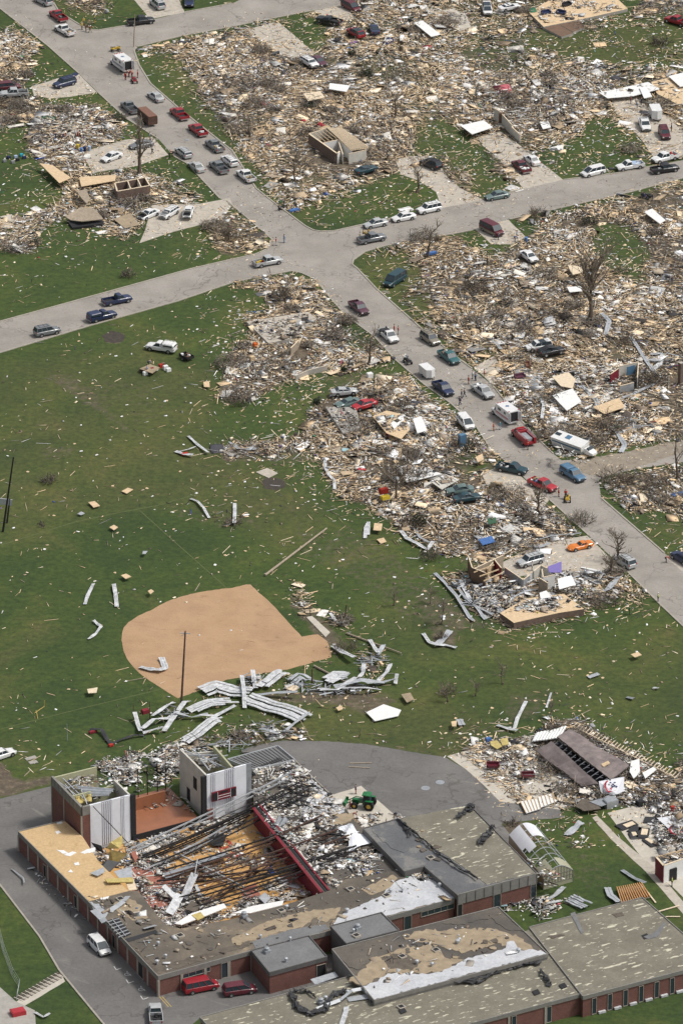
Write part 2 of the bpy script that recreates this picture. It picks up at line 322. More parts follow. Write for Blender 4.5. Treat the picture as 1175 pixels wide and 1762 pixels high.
RUB = [ # (polygon, heap value, white share)
 ([(-80,48),(0,48),(35,45),(75,78),(60,95),(45,140),(52,165),(85,172),(80,195),(25,215),(0,225),(-80,230)], .8, .35),
 ([(40,245),(60,205),(90,182),(150,180),(190,195),(215,215),(218,238),(190,250),(160,258),(150,290),(75,292),(50,265)], .95, .85),
 ([(75,288),(150,283),(170,300),(215,285),(260,290),(300,310),(335,332),(350,348),(330,358),(265,358),(250,390),(215,420),(175,398),(115,375),(60,400),(72,440),(30,440),(-60,415),(-60,400),(100,345),(112,310)], .75, .4),
 ([(95,-40),(185,-40),(192,15),(170,35),(150,30),(105,10)], .7, .3),
 ([(235,85),(330,60),(400,50),(478,29),(600,0),(600,-60),(1260,-60),(1260,262),(1175,275),(1064,297),(831,343),(611,388),(553,396),(441,324),(306,184)], .72, .42),
 ([(240,92),(290,88),(335,130),(345,170),(385,225),(430,280),(455,300),(460,335),(441,324),(306,184),(259,143)], .10, .3),
 ([(478,30),(540,30),(565,60),(550,92),(500,60)], .15, .3),
 ([(868,62),(980,45),(1100,30),(1260,20),(1260,120),(1175,125),(1060,112),(960,92),(900,85)], .22, .3),
 ([(800,60),(870,70),(950,130),(910,150),(820,125),(790,95)], .45, .3),
 ([(690,215),(760,210),(830,255),(880,330),(831,343),(800,290),(750,270),(700,265)], .06, .3),
 ([(1010,200),(1060,210),(1130,262),(1080,294),(969,309),(915,268),(960,252),(1000,240)], .14, .3),
 ([(560,340),(640,320),(690,290),(740,305),(761,357),(611,388),(553,396),(505,365)], .20, .3),
 ([(500,200),(560,190),(700,190),(720,230),(690,300),(600,300),(520,290),(480,250)], .9, .3),
 ([(310,90),(560,100),(570,180),(500,200),(420,190),(340,150)], .9, .55),
 ([(740,130),(1000,120),(1060,160),(1000,220),(840,225),(760,190)], .9, .6),
 ([(1000,-30),(1120,-20),(1080,25),(1000,30)], .3, .3),
 ([(620,440),(740,400),(812,400),(962,360),(1081,335),(1175,312),(1260,290),(1260,745),(1175,758),(1100,770),(1010,788),(966,790),(887,713),(843,659),(734,573),(696,539)], .86, .42),
 ([(800,385),(875,378),(930,388),(900,410),(850,440),(800,420)], .22, .3),
 ([(612,445),(700,430),(725,480),(690,525),(650,500)], .15, .3),
 ([(690,525),(725,480),(770,560),(800,605),(745,585)], .5, .3),
 ([(1030,385),(1090,395),(1115,440),(1105,485),(1060,470),(1020,430)], .06, .3),
 ([(815,595),(875,600),(850,625),(815,615)], .3, .3), ([(1030,590),(1100,590),(1075,620),(1040,618)], .3, .3),
 ([(860,650),(1000,630),(1080,660),(1050,720),(960,730),(890,710)], .9, .8),
 ([(1034,826),(1100,806),(1175,798),(1260,780),(1260,960),(1175,930),(1120,890),(1081,890)], .8, .4),
 ([(1090,895),(1130,880),(1175,900),(1200,945),(1143,950)], .12, .3),
 ([(365,368),(390,355),(440,378),(466,409),(451,433),(400,445),(370,440),(352,400)], .8, .3),
 ([(320,515),(400,488),(470,474),(502,470),(543,485),(570,520),(594,545),(600,570),(645,585),(700,640),(730,668),(800,730),(868,796),(850,812),(840,840),(920,850),(945,865),(1000,922),(960,950),(900,950),(860,965),(830,980),(800,960),(760,960),(740,940),(690,925),(650,880),(590,860),(560,830),(540,770),(470,790),(380,790),(370,765),(520,745),(530,700),(560,680),(640,650),(560,640),(500,655),(440,690),(370,690),(380,640),(400,595),(440,578),(415,545),(470,530),(440,500),(380,500)], .9, .5),
 ([(500,662),(600,648),(640,630),(690,625),(700,640),(610,660),(560,680),(540,692)], .08, .3),
 ([(590,560),(625,565),(635,600),(600,598)], .25, .3), ([(760,790),(790,770),(850,800),(800,825)], .4, .3),
 ([(760,985),(830,970),(880,990),(1060,978),(1100,1000),(1130,1035),(1090,1040),(1060,1030),(1000,1060),(920,1082),(870,1085),(830,1060),(790,1030),(755,1005)], .7, .3),
 ([(480,985),(520,1000),(545,1050),(590,1050),(605,1090),(655,1110),(670,1150),(650,1195),(560,1190),(440,1185),(400,1200),(350,1225),(240,1265),(235,1245),(320,1205),(380,1195),(440,1165),(540,1147),(575,1132),(545,1085),(520,1065),(490,1010)], .36, .3),
 ([(785,1292),(850,1272),(930,1262),(935,1235),(1000,1235),(1060,1280),(1120,1310),(1160,1335),(1190,1280),(1230,1560),(1140,1515),(1125,1480),(1130,1430),(1105,1385),(1050,1392),(1000,1390),(960,1396),(890,1396),(880,1376),(845,1345),(815,1318)], 1.0, .6),
 ([(870,1450),(1000,1440),(1070,1490),(1060,1530),(990,1545),(960,1500),(900,1470)], .55, .6),
 ([(900,1540),(1000,1520),(1010,1550),(910,1590),(880,1570)], .3, .3),
 ([(170,1345),(200,1320),(300,1292),(330,1262),(430,1250),(545,1245),(530,1275),(424,1288),(400,1300),(330,1330),(300,1350),(240,1360)], .55, .6),
 ([(-60,1270),(20,1250),(60,1262),(50,1285),(-60,1300)], .2, .2),
 ([(360,880),(440,885),(470,900),(430,915),(370,905)], .4, .2),
]
Rm = np.zeros((NYM, NXM)); Wm = np.full((NYM, NXM), .35)
for poly, v, wv in RUB:
    k = inpoly(poly, gx, gy); Rm[k] = v; Wm[k] = wv
for bx0, by0, br0, bv0 in ((130,235,70,.4),(320,140,40,.4),(430,130,55,.35),(900,200,60,.3),(1010,150,60,.5),(700,60,70,.3),(960,670,70,.5),(1080,660,50,.5),(580,600,60,.3),(690,745,70,.6),(760,820,60,.3),(850,900,60,.5),(940,1000,60,.3),(850,470,60,.35),(1090,1400,80,.5),(1020,20,60,.3),(230,340,60,.3),(990,380,40,.2)): Wm = Wm + bv0*np.exp(-((gx-bx0)**2+((gy-by0)*1.6)**2)/br0**2)
Wm = np.where(Wm > .35, Wm, Wm); Rm0 = Rm.copy(); Rm = blur(Rm, 1); Lm = blur(Rm0, 9)
hard = np.zeros((NYM, NXM), bool)
for pl in ROADS.values(): hard |= inpoly(pl, gx, gy)
for pl in (SCHOOL_LOT, BACK_LOT): hard |= inpoly(pl, gx, gy)
clay = inpoly(INFIELD, gx, gy)
BUILD = [(25,1425),(90,1330),(440,1283),(510,1300),(605,1395),(690,1410),(805,1380),(930,1500),(935,1550),(860,1565),(1105,1540),(1260,1670),(1260,1800),(300,1800),(340,1750),(640,1735),(640,1650),(560,1640),(272,1720)]
bld = inpoly(BUILD, gx, gy)
drv = np.zeros((NYM, NXM), bool)
for n_, pl, m_ in DRIVES: drv |= inpoly(pl, gx, gy)
def look(m, px, py):
    i = np.clip(((px-OX)/GS).astype(int), 0, NXM-1); j = np.clip(((py-OY)/GS).astype(int), 0, NYM-1); return m[j, i]
Rm[hard & ~inpoly([(560,1380),(700,1380),(700,1440),(560,1440)], gx, gy)] = 0
DIRTP = [([(175,578),(195,568),(215,575),(212,588),(185,590)], 1), ([(450,828),(470,820),(492,828),(488,842),(455,842)], 1), ([(372,770),(400,758),(520,770),(480,800),(385,795)], .9),
 ([(608,975),(640,970),(680,985),(718,1005),(715,1025),(680,1032),(640,1025),(625,1000)], 1), ([(-60,1310),(0,1310),(30,1335),(15,1370),(-60,1380)], .8), ([(20,1345),(95,1330),(95,1352),(0,1375)], .7),
 ([(860,1414),(900,1412),(930,1440),(900,1460),(875,1440)], 1), ([(60,640),(130,640),(210,720),(330,840),(330,850),(190,730),(100,670)], .5), ([(210,700),(330,690),(300,780),(240,790)], .35), ([(60,770),(130,760),(140,785),(70,800)], .45),
 ([(440,1190),(620,1185),(700,1200),(640,1235),(560,1215),(440,1210)], .6), ([(490,1010),(560,1060),(600,1110),(560,1120),(500,1050)], .6), ([(430,1260),(640,1275),(760,1290),(760,1306),(430,1292)], .5), ([(740,1080),(790,1080),(790,1120),(740,1120)], .6),
 ([(480,860),(560,870),(700,960),(760,1010),(800,1090),(700,1080),(600,1000),(520,960)], .42), ([(540,740),(380,760),(420,800),(560,800)], .5), ([(250,860),(420,870),(480,920),(330,910)], .4), ([(120,640),(260,650),(300,700),(180,700)], .38), ([(870,1190),(940,1190),(930,1240),(860,1250)], .45), ([(600,900),(540,830),(500,900),(560,930)], .35), ([(720,1020),(780,1030),(860,1090),(740,1080)], .5), ([(1000,1260),(1060,1240),(1110,1270),(1060,1290)], .35)]
Dm = np.zeros((NYM, NXM))
for pl, v in DIRTP: Dm[inpoly(pl, gx, gy)] = v
Dm = np.maximum(blur(Dm, 1), np.clip(Rm*.85-.08, 0, .72)); Dm = np.maximum(Dm, np.clip(Lm*1.1-.25, 0, .6))
# ---------------- ground ----------------
xs = np.concatenate([[-6000, -1500, -400, -150], np.arange(-84, 84.1, .8), [150, 400, 1500, 6000]])
ys = np.concatenate([[-6000, -1500, -500], np.arange(-190, 330, .9), [450, 900, 2500, 8000]])
XX, YY = np.meshgrid(xs, ys); PXg, PYg = PXY(XX, np.clip(YY, -400, 2000), 0)
dv = look(Dm, PXg, PYg)
vs = np.stack([XX, YY, np.zeros_like(XX)], -1).reshape(-1, 3)
nx, ny = len(xs), len(ys); ii = (np.arange(ny-1)[:, None]*nx+np.arange(nx-1)[None]).ravel()
fs = np.stack([ii, ii+1, ii+nx+1, ii+nx], -1)
def np_mesh(name, V, Fq, mat, cols=None, fac=None, parent=None, mids=None, **k):
    me = bpy.data.meshes.new(name); me.vertices.add(len(V)); me.vertices.foreach_set('co', V.astype('f').ravel())
    me.loops.add(Fq.size); me.loops.foreach_set('vertex_index', Fq.astype('i').ravel())
    me.polygons.add(len(Fq)); me.polygons.foreach_set('loop_start', np.arange(0, Fq.size, 4, dtype='i')); me.polygons.foreach_set('loop_total', np.full(len(Fq), 4, 'i'))
    if cols is not None:
        at = me.attributes.new('col', 'FLOAT_COLOR', 'POINT'); c4 = np.ones((len(V), 4), 'f'); c4[:, :3] = cols; at.data.foreach_set('color', c4.ravel())
    if fac is not None:
        at = me.attributes.new('dirt', 'FLOAT', 'POINT'); at.data.foreach_set('value', fac.astype('f').ravel())
    for m in (mat if isinstance(mat, list) else [mat]): me.materials.append(m)
    me.update(calc_edges=True); o = bpy.data.objects.new(name, me); COL.objects.link(o)
    if parent: o.parent = parent
    tag(o, **k); return o
lawn = np_mesh('lawn', vs, fs, GROUND, fac=dv.ravel(), kind='structure')
Om = np.full((NYM, NXM), .03)
for pl, v in (([(-60,640),(0,620),(200,600),(330,640),(340,850),(200,883),(60,920),(-60,950)], .5), ([(200,600),(380,640),(360,760),(480,800),(560,900),(500,960),(340,850)], .62), ([(600,1030),(760,1060),(900,1100),(1200,1110),(1200,1260),(900,1220),(700,1150)], .35), ([(440,1190),(760,1190),(900,1260),(770,1300),(430,1270)], .6), ([(240,90),(440,300),(520,380),(600,330),(470,240),(340,90)], .5), ([(612,440),(740,400),(800,600),(700,540)], .7), ([(860,50),(1200,20),(1200,130),(900,100)], .6), ([(700,200),(860,300),(830,345),(700,270)], .3)): Om[inpoly(pl, gx, gy)] = v
Om = blur(Om, 3); wt = lawn.data.attributes.new('worn', 'FLOAT', 'POINT'); wt.data.foreach_set('value', look(Om, PXg, PYg).ravel().astype('f'))
def sheet(name, poly, z, mat, kind='structure', **k):
    b = MB(); P = [G(x, y) for x, y in poly]; b.prism(P, -.15, z, 0)
    o = b.build(name, MATS[mat], kind=kind, **k); return o
def jag(poly, amp=1.5, step=8, rnd=R_):
    out = []; n = len(poly)
    for i in range(n):
        a = poly[i]; c = poly[(i+1) % n]; L = math.hypot(c[0]-a[0], c[1]-a[1]); m = max(1, int(L/step))
        for j in range(m):
            t = j/m; q = 0 if j == 0 else amp
            out.append((a[0]+(c[0]-a[0])*t+rnd.uniform(-q, q), a[1]+(c[1]-a[1])*t+rnd.uniform(-q, q)))
    return out
sheet('street', jag(ROADS['street_main_upper'], .4, 12), .03, 'street_asphalt')
sheet('parking_lot', jag(SCHOOL_LOT, .3, 20), .034, 'school_asphalt')
sheet('back_road', jag(BACK_LOT, .7, 10), .034, 'school_asphalt')
sheet('infield', jag(INFIELD, .5, 6), .03, 'infield_clay')
for i, (n_, pl, m_) in enumerate(DRIVES): sheet(n_, jag(pl, .5, 14), .04+.004*(i % 3), m_)
sheet('dirt_track', jag([(960,800),(1010,790),(1100,773),(1200,752),(1200,770),(1110,800),(1034,822)], 1.5, 8), .036, 'dirt_track')
for pl in ([(175,578),(190,569),(205,571),(215,577),(212,587),(196,590),(180,588)], [(450,830),(458,823),(475,822),(490,828),(490,838),(475,844),(456,842)]):
    sheet('soil_patch', jag(pl, 1.2, 4), .02, 'dark_soil')
# worn chalk lines on the ball field
M('chalk', (.085, .105, .035), .95, .3, 1.5)
def strip(name, pts, wd, z, mat, kind='structure', h=None):
    b = MB(); P = [G(x, y) for x, y in pts]
    for i in range(len(P)-1):
        d = (P[i+1]-P[i]).normalized(); n = Vector((-d.y, d.x, 0))*wd/2
        b.prism([(P[i]-n)[:2], (P[i+1]-n)[:2], (P[i+1]+n)[:2], (P[i]+n)[:2]], -.1, z+.002*(i % 2), 0)
    return b.build(name, MATS[mat], kind=kind)
strip('chalk_line', [(240,878),(300,932),(380,1003),(424,1046)], .22, .012, 'chalk'); strip('chalk_line', [(-20,1260),(60,1240),(150,1217),(270,1188),(300,1180)], .22, .012, 'chalk')
strip('warning_track', [(0,938),(60,920),(130,898),(200,883),(270,870),(340,850)], .3, .01, 'chalk')
# kerbs beside the streets
KERBS = [[(-40,-12),(0,14),(82,78),(136,126)], [(167,157),(218,204),(272,238)], [(300,269),(322,281),(378,341)], [(390,345),(455,400),(468,412),(460,428),(440,437),(400,446),(330,462),(218,493),(110,523),(0,553),(-40,565)],
 [(90,0),(102,20),(136,41),(152,50),(170,51),(218,43),(258,34)], [(318,20),(400,5)], [(610,-15),(591,7),(478,29),(390,47),(310,62),(235,80),(231,87),(240,112),(259,143),(306,184),(357,225),(400,259),(441,324),(475,351),(526,389),(540,396),(553,398),(575,397),(611,389),(690,372),(761,357)], [(831,343),(901,324)], [(969,309),(1064,297),(1130,284)],
 [(1260,288),(1175,306),(1081,331),(962,358),(877,377)], [(812,396),(775,403),(720,411),(662,423),(628,433),(608,447),(606,455),(615,462),(649,498),(696,539),(734,573),(790,618),(812,634)], [(848,664),(887,713),(921,751),(952,781)], [(1034,857),(1081,898),(1143,952)],
 [(1240,1132),(1175,1078),(1136,1041),(1081,986)], [(1013,922),(945,860)], [(874,798),(843,771),(819,734),(775,694),(730,662),(679,618),(645,580),(594,542),(570,515),(543,481),(520,470),(502,466),(450,476),(400,486),(306,518),(153,561),(0,607),(-40,618)],
 [(-60,1460),(0,1524),(68,1613),(102,1671),(177,1762),(205,1795)]]
for k_ in KERBS: strip('kerb', k_, .3, .15, 'kerb_concrete')
# parking bay marks and wheelchair symbols on the school lot
PM = MB()
def mark(a, c, wd=.12, z=.05):
    A = G(*a); B = G(*c); d = (B-A).normalized(); n = Vector((-d.y, d.x, 0))*wd/2
    PM.prism([(A-n)[:2], (B-n)[:2], (B+n)[:2], (A+n)[:2]], .0, z, 0)
for (x, y) in ((196,1666),(217,1689),(242,1717)):
    mark((x, y-2), (x+4, y+4)); mark((x+4, y+4), (x+13, y+1))
for (x, y) in ((219,1678),(243,1704)):
    c = G(x, y)
    pts = [c+Vector((math.cos(t)*.42, math.sin(t)*.42, 0)) for t in [math.radians(a) for a in range(120, 400, 28)]]
    for i in range(len(pts)-1):
        d = (pts[i+1]-pts[i]).normalized(); n = Vector((-d.y, d.x, 0))*.05; PM.prism([(pts[i]-n)[:2], (pts[i+1]-n)[:2], (pts[i+1]+n)[:2], (pts[i]+n)[:2]], 0, .05, 0)
    for a, e, zz in (((-.05,.75),(-.02,.1),.052), ((-.02,.1),(.45,.05),.054), ((.45,.05),(.62,-.4),.052), ((-.04,.42),(.3,.4),.052)):
        A = c+Vector((*a, 0)); B = c+Vector((*e, 0)); d = (B-A).normalized(); n = Vector((-d.y, d.x, 0))*.055; PM.prism([(A-n)[:2], (B-n)[:2], (B+n)[:2], (A+n)[:2]], 0, zz, 0)
    PM.box(c+Vector((-.05, .92, .026)), (.2, .2, .05))
PM.build('parking_marks', M('mark_white', (.62, .62, .60), .8, .2, 3), kind='structure')
PY = MB()
for dx in (0, 5):
    A = G(274+dx, 1716); B = G(290+dx, 1734); d = (B-A).normalized(); n = Vector((-d.y, d.x, 0))*.07; PY.prism([(A-n)[:2], (B-n)[:2], (B+n)[:2], (A+n)[:2]], 0, .05, 0)
PY.build('bay_stripe', M('mark_yellow', (.45, .33, .10), .8, .2, 3), kind='structure')
# brick path with stripes
bp = MB()
for i in range(24):
    t = i/24; bp.box(G(32+76*t, 1721-45*t)+Vector((0, 0, .04)), (.22, 1.9, .12), Matrix.Rotation(heading(60, 1700, (76, -45)), 3, 'Z'), i % 2)
bp.build('stone_path', [MATS['concrete'], MATS['brown_patch']], kind='structure')
# ---------------- vehicles (x forward, y left, z up) ----------------
PAINT = {'white': (.74,.74,.73), 'silver': (.44,.45,.45), 'grey': (.17,.18,.19), 'black': (.014,.015,.018), 'navy': (.018,.03,.085), 'blue': (.09,.19,.30), 'teal': (.03,.12,.13), 'dteal': (.012,.05,.065),
 'red': (.30,.012,.022), 'maroon': (.115,.015,.025), 'orange': (.72,.20,.02), 'green': (.012,.16,.045), 'tan': (.24,.21,.165), 'seagrey': (.13,.19,.18), 'yellow': (.55,.36,.03), 'rustbrown': (.20,.085,.045), 'plum': (.10,.035,.055), 'lightred': (.42,.02,.03)}
def paint(c):
    k = 'paint_'+c
    if k in MATS: return MATS[k]
    m, nt, p = newmat(k)
    a = PAINT[c]; nt.links.new(ramp(nt, noise(nt, 1.2, 5, .7), [(.3, tuple(x*.88 for x in a)), (.7, tuple(min(1, x*1.06+.004) for x in a))]), p.inputs['Base Color'])
    nt.links.new(ramp(nt, noise(nt, 2, 3), [(.3, (.28,)*3), (.7, (.5,)*3)]), p.inputs['Roughness']); p.inputs['Coat Weight'].default_value = .35; p.inputs['Coat Roughness'].default_value = .15
    MATS[k] = m; return m
def ring_loft(b, st, mi=0):
    """st: (x, halfwidth, zbottom, ztop)"""
    vs = []
    for x, w_, zb, zt in st:
        h = zt-zb
        half = [(w_*.86, zb), (w_*.98, zb+h*.12), (w_, zb+h*.5), (w_*.965, zt-h*.13), (w_*.84, zt)]
        ring = [(x, y, z) for y, z in half]+[(x, -y, z) for y, z in half[::-1]]; vs += ring
    n = 10; fs = []
    for i in range(len(st)-1):
        for k in range(n): fs.append((i*n+k, i*n+(k+1) % n, (i+1)*n+(k+1) % n, (i+1)*n+k))
    fs.append(tuple(range(n-1, -1, -1))); fs.append(tuple(range((len(st)-1)*n, len(st)*n))); b.add(vs, [f[::-1] for f in fs], mi)
def greenhouse(root, x0b, x1b, x0t, x1t, wb, wt, zb, zt, body, pillars=(0,), windows_to=None, panel=None):
    """x1 front. glass frustum + painted roof + pillars"""
    g = MB(); vs = [(x0b,wb,zb),(x1b,wb,zb),(x1b,-wb,zb),(x0b,-wb,zb),(x0t,wt,zt),(x1t,wt,zt),(x1t,-wt,zt),(x0t,-wt,zt)]
    g.add(vs, [(0,1,5,4),(1,2,6,5),(2,3,7,6),(3,0,4,7),(4,5,6,7)])
    g.build('window_glass', MATS['glass'], root)
    r = body; L = x1t-x0t
    st = [(x0t-.06, wt*.95, zt-.03, zt+.0), (x0t+.1, wt+.05, zt-.05, zt+.06), ((x0t+x1t)/2, wt+.05, zt-.05, zt+.075), (x1t-.1, wt+.05, zt-.05, zt+.055), (x1t+.07, wt*.95, zt-.04, zt)]
    ring_loft(r, st)
    for s in (1, -1):
        for (xb, xt) in ((x0b, x0t), (x1b, x1t)): r.tube([(xb, s*wb, zb-.03), (xt, s*wt, zt)], .055, 5)
        for f in pillars: r.tube([(x0b+(x1b-x0b)*f, s*(wb+.005), zb-.03), (x0t+L*f, s*(wt+.005), zt)], .05, 5)
        if panel:   # solid side panel from fraction a to b
            for a, c in panel:
                q = [(x0b+(x1b-x0b)*a, s*(wb+.015), zb-.03), (x0b+(x1b-x0b)*c, s*(wb+.015), zb-.03), (x0t+L*c, s*(wt+.015), zt), (x0t+L*a, s*(wt+.015), zt)]
                q2 = [(x, y-s*.05, z) for x, y, z in q]; r.add(q+q2, [(0,1,2,3),(4,5,6,7),(0,1,5,4),(1,2,6,5),(2,3,7,6),(3,0,4,7)])
def wheels(root, xs_, w_, r=.34, wd=.24, flat=()):
    for i, x in enumerate(xs_):
        for s in (1, -1):
            b = MB(); b.tube([(0, -wd/2, 0), (0, -wd/2+.04, 0), (0, wd/2-.04, 0), (0, wd/2, 0)], [r*.88, r, r, r*.88], 14)
            o = b.build('wheel', MATS['tyre'], root, smooth=False); o.location = (x, s*(w_-wd/2+.03), r)
            c = MB(); c.tube([(0, s*(wd/2+.012)-s*.05, 0), (0, s*(wd/2+.012), 0)], [r*.62, r*.55], 10); c.build('rim', MATS['rim'], o)
def lamps(root, xf, xr, w_, zf=.62, zr=.72, big=1):
    for s in (1, -1):
        b = MB(); b.box((xf, s*w_*.72, zf), (.08, w_*.34, .16*big)); b.build('headlight', MATS['lamp_white'], root)
        b = MB(); b.box((xr, s*w_*.86, zr), (.07, w_*.18, .26*big)); b.build('taillight', MATS['lamp_red'], root)
    b = MB(); b.box((xf+.01, 0, zf-.24), (.12, w_*1.7, .14)); b.box((xf, 0, zf), (.06, w_*.9, .16)); b.build('bumper', MATS['plastic_dark'], root)
def arches(root, xs_, w_, r=.40):
    b = MB()
    for x in xs_:
        for s in (1, -1):
            n = 10; vs = [(x+math.cos(math.pi*k/n)*r, s*(w_+.008), .34+math.sin(math.pi*k/n)*r) for k in range(n+1)]+[(x+r, s*(w_+.008), .2), (x-r, s*(w_+.008), .2)]
            vs = vs[:n+1]+[vs[n+2], vs[n+1]]; m = len(vs); v2 = [(a, y-s*.1, z) for a, y, z in vs]
            b.add(vs+v2, [tuple(range(m)), tuple(range(2*m-1, m-1, -1))]+[(i, (i+1) % m, m+(i+1) % m, m+i) for i in range(m)])
    b.build('wheel_arch', MATS['plastic_dark'], root)
def vehicle(kind, color, px, py, d, label, cat, group=None, name=None, z=0, lower=None, tilt=(0, 0), crushed=0, hood=False, hatch=False, scale=1.0, rough=False):
    hd = heading(px, py, d)
    root = empty(name or kind, G(px, py, 0)+Vector((0, 0, z)), hd, label=label, cat=cat, group=group)
    root.rotation_euler = (tilt[0], tilt[1], hd); root.scale = (scale*1.09,)*3
    P = paint(color); low = paint(lower) if lower else P
    b = MB()
    if kind == 'sedan':
        ring_loft(b, [(-2.38,.66,.36,.80),(-2.3,.80,.24,.92),(-1.9,.87,.20,.96),(-1.2,.88,.20,.97),(0,.89,.20,.94),(.95,.88,.20,.92),(1.5,.87,.20,.84),(2.1,.82,.22,.74),(2.34,.68,.28,.62)])
        greenhouse(root, -1.55, 1.05, -.95, .28, .76, .60, .92, 1.40, b, (.5,)); wheels(root, (1.45,-1.35), .89, .32, .22); arches(root, (1.45,-1.35), .885); lamps(root, 2.33, -2.37, .84, .60, .74)
    elif kind == 'sports':
        ring_loft(b, [(-2.2,.62,.45,.84),(-1.9,.84,.30,.92),(-1.2,.90,.20,.90),(-.4,.82,.20,.80),(.4,.82,.20,.78),(1.2,.90,.20,.80),(1.8,.84,.24,.68),(2.3,.50,.36,.50)])
        greenhouse(root, -1.35, .35, -.75, -.15, .66, .50, .82, 1.15, b, (.5,)); wheels(root, (1.3,-1.2), .90, .33, .24); arches(root, (1.3,-1.2), .89); lamps(root, 2.1, -2.2, .70, .5, .72)
    elif kind == 'minivan':
        ring_loft(b, [(-2.42,.80,.34,.98),(-2.35,.90,.24,1.04),(-1.5,.95,.22,1.06),(.2,.95,.22,1.04),(1.2,.94,.22,1.0),(1.8,.92,.22,.90),(2.25,.84,.24,.76),(2.45,.70,.30,.62)])
        greenhouse(root, -2.36, 1.62, -2.1, .55, .84, .70, 1.03, 1.66, b, (.28,.6)); wheels(root, (1.5,-1.45), .95, .33, .22); arches(root, (1.5,-1.45), .945); lamps(root, 2.42, -2.40, .88, .64, .95)
    elif kind in ('suv', 'wagon'):
        zt = 1.72 if kind == 'suv' else 1.45
        ring_loft(b, [(-2.4,.80,.45,1.0),(-2.33,.90,.34,1.06),(-1.5,.94,.30,1.08),(.4,.94,.30,1.08),(1.15,.93,.30,1.06),(1.7,.91,.30,1.0),(2.2,.86,.32,.92),(2.4,.74,.40,.76)])
        greenhouse(root, -2.32, 1.15, -2.05, .55, .82, .68, 1.06, zt, b, (.3,.62)); wheels(root, (1.5,-1.42), .94, .38, .25); arches(root, (1.5,-1.42), .935, .45); lamps(root, 2.38, -2.38, .86, .78, 1.0)
        r = MB()
        for s in (1, -1): r.tube([(-1.7, s*.52, zt+.12), (.2, s*.52, zt+.12)], .025, 5)
        for x in (-1.5, -.6, .1): r.tube([(x, -.52, zt+.11), (x, .52, zt+.11)], .02, 4)
        r.build('roof_rack', MATS['plastic_dark'], root)
    elif kind == 'passenger_van':
        ring_loft(b, [(-2.7,.84,.40,1.15),(-2.62,.96,.30,1.20),(-1.4,1.0,.28,1.20),(1.0,1.0,.28,1.18),(1.75,.98,.28,1.12),(2.3,.94,.30,1.02),(2.62,.86,.34,.90),(2.72,.74,.42,.80)])
        greenhouse(root, -2.62, 1.95, -2.45, 1.1, .92, .80, 1.17, 2.0, b, (.25,.5,.74)); wheels(root, (1.75,-1.6), 1.0, .36, .25); arches(root, (1.75,-1.6), .995, .43); lamps(root, 2.70, -2.70, .92, .78, 1.1)
    elif kind in ('pickup', 'crew_pickup', 'capped_pickup'):
        crew = kind == 'crew_pickup'; xb = -.75 if crew else -.35
        ring_loft(b, [(xb,.95,.36,1.08),(.2,.96,.34,1.10),(1.15,.95,.34,1.08),(1.7,.94,.34,1.06),(2.35,.90,.36,1.0),(2.66,.80,.42,.86)])
        # bed: floor + three walls
        b.box(((xb-2.75)/2, 0, .56), (xb+2.75, 1.80, .20))
        for s in (1, -1): b.box(((xb-2.75)/2, s*.92, .79), (xb+2.75, .10, .62))
        b.box((-2.72, 0, .80), (.10, 1.86, .58)); b.box((xb-.06, 0, .8), (.08, 1.8, .56))
        greenhouse(root, xb+.05, 1.25, xb+.2, .62, .83, .70, 1.07, 1.68, b, (.5,) if crew else (.1,))
        wheels(root, (1.75,-1.75), .97, .39, .26); arches(root, (1.75,-1.75), .965, .46); lamps(root, 2.64, -2.78, .88, .78, .85)
        q = MB(); q.box(((xb-2.75)/2, 0, .67), (xb+2.5, 1.66, .02)); q.build('bed_liner', MATS['plastic_dark'], root)
        q = MB(); q.box((-2.84, 0, .50), (.12, 1.8, .16)); q.build('rear_bumper', MATS['chrome'], root)
        if kind == 'capped_pickup':
            t = MB(); ring_loft(t, [(-2.74,.86,1.08,1.62),(-2.5,.92,1.09,1.74),(xb-.3,.92,1.09,1.76),(xb-.12,.88,1.09,1.68)]); cp = t.build('bed_cap', P, root)
            t = MB()
            for s in (1, -1): t.box((-1.6, s*.925, 1.42), (1.7, .03, .26))
            t.box((-2.76, 0, 1.4), (.03, 1.2, .3)); t.build('window_glass', MATS['glass'], cp)
            if color == 'white':
                t = MB()
                for x in (-2.4, -1.8, -1.2, -.6): t.tube([(x,-.85,1.86),(x,.85,1.86)], .03, 4)
                for s in (1,-1): t.tube([(-2.5,s*.8,1.85),(-.45,s*.8,1.85)], .03, 4); t.tube([(-2.4,s*.8,1.6),(-2.4,s*.8,1.86)], .03, 4)
                t.build('ladder_rack', MATS['white_paint'], cp)
    elif kind == 'ambulance':
        ring_loft(b, [(1.2,.96,.36,1.15),(1.9,.96,.34,1.14),(2.5,.93,.34,1.08),(3.0,.88,.38,1.0),(3.22,.76,.44,.88)])
        greenhouse(root, 1.15, 2.15, 1.2, 1.7, .88, .76, 1.12, 1.95, b, (.3,))
        q = MB(); q.box((-.95, 0, 1.62), (4.3, 2.3, 2.16)); q.box((-.95, 0, .5), (4.2, 1.9, .3)); bx_ = q.build('box_body', P, root)
        mod = bx_.modifiers.new('b', 'BEVEL'); mod.width = .08; mod.segments = 2
        t = MB()
        for s in (1, -1): t.box((-.95, s*1.155, 1.35), (4.2, .02, .16)); t.box((-.95, s*1.155, 1.12), (4.2, .02, .06))
        t.build('side_stripe', MATS['logo_navy'] if name == 'ambulance' and px < 500 else MATS['logo_red'], bx_)
        t = MB()
        for s in (1, -1): t.box((-.1, s*1.156, 2.1), (.9, .02, .42)); t.box((-1.9, s*1.156, 2.1), (.6, .02, .42))
        t.build('window_glass', MATS['glass'], bx_)
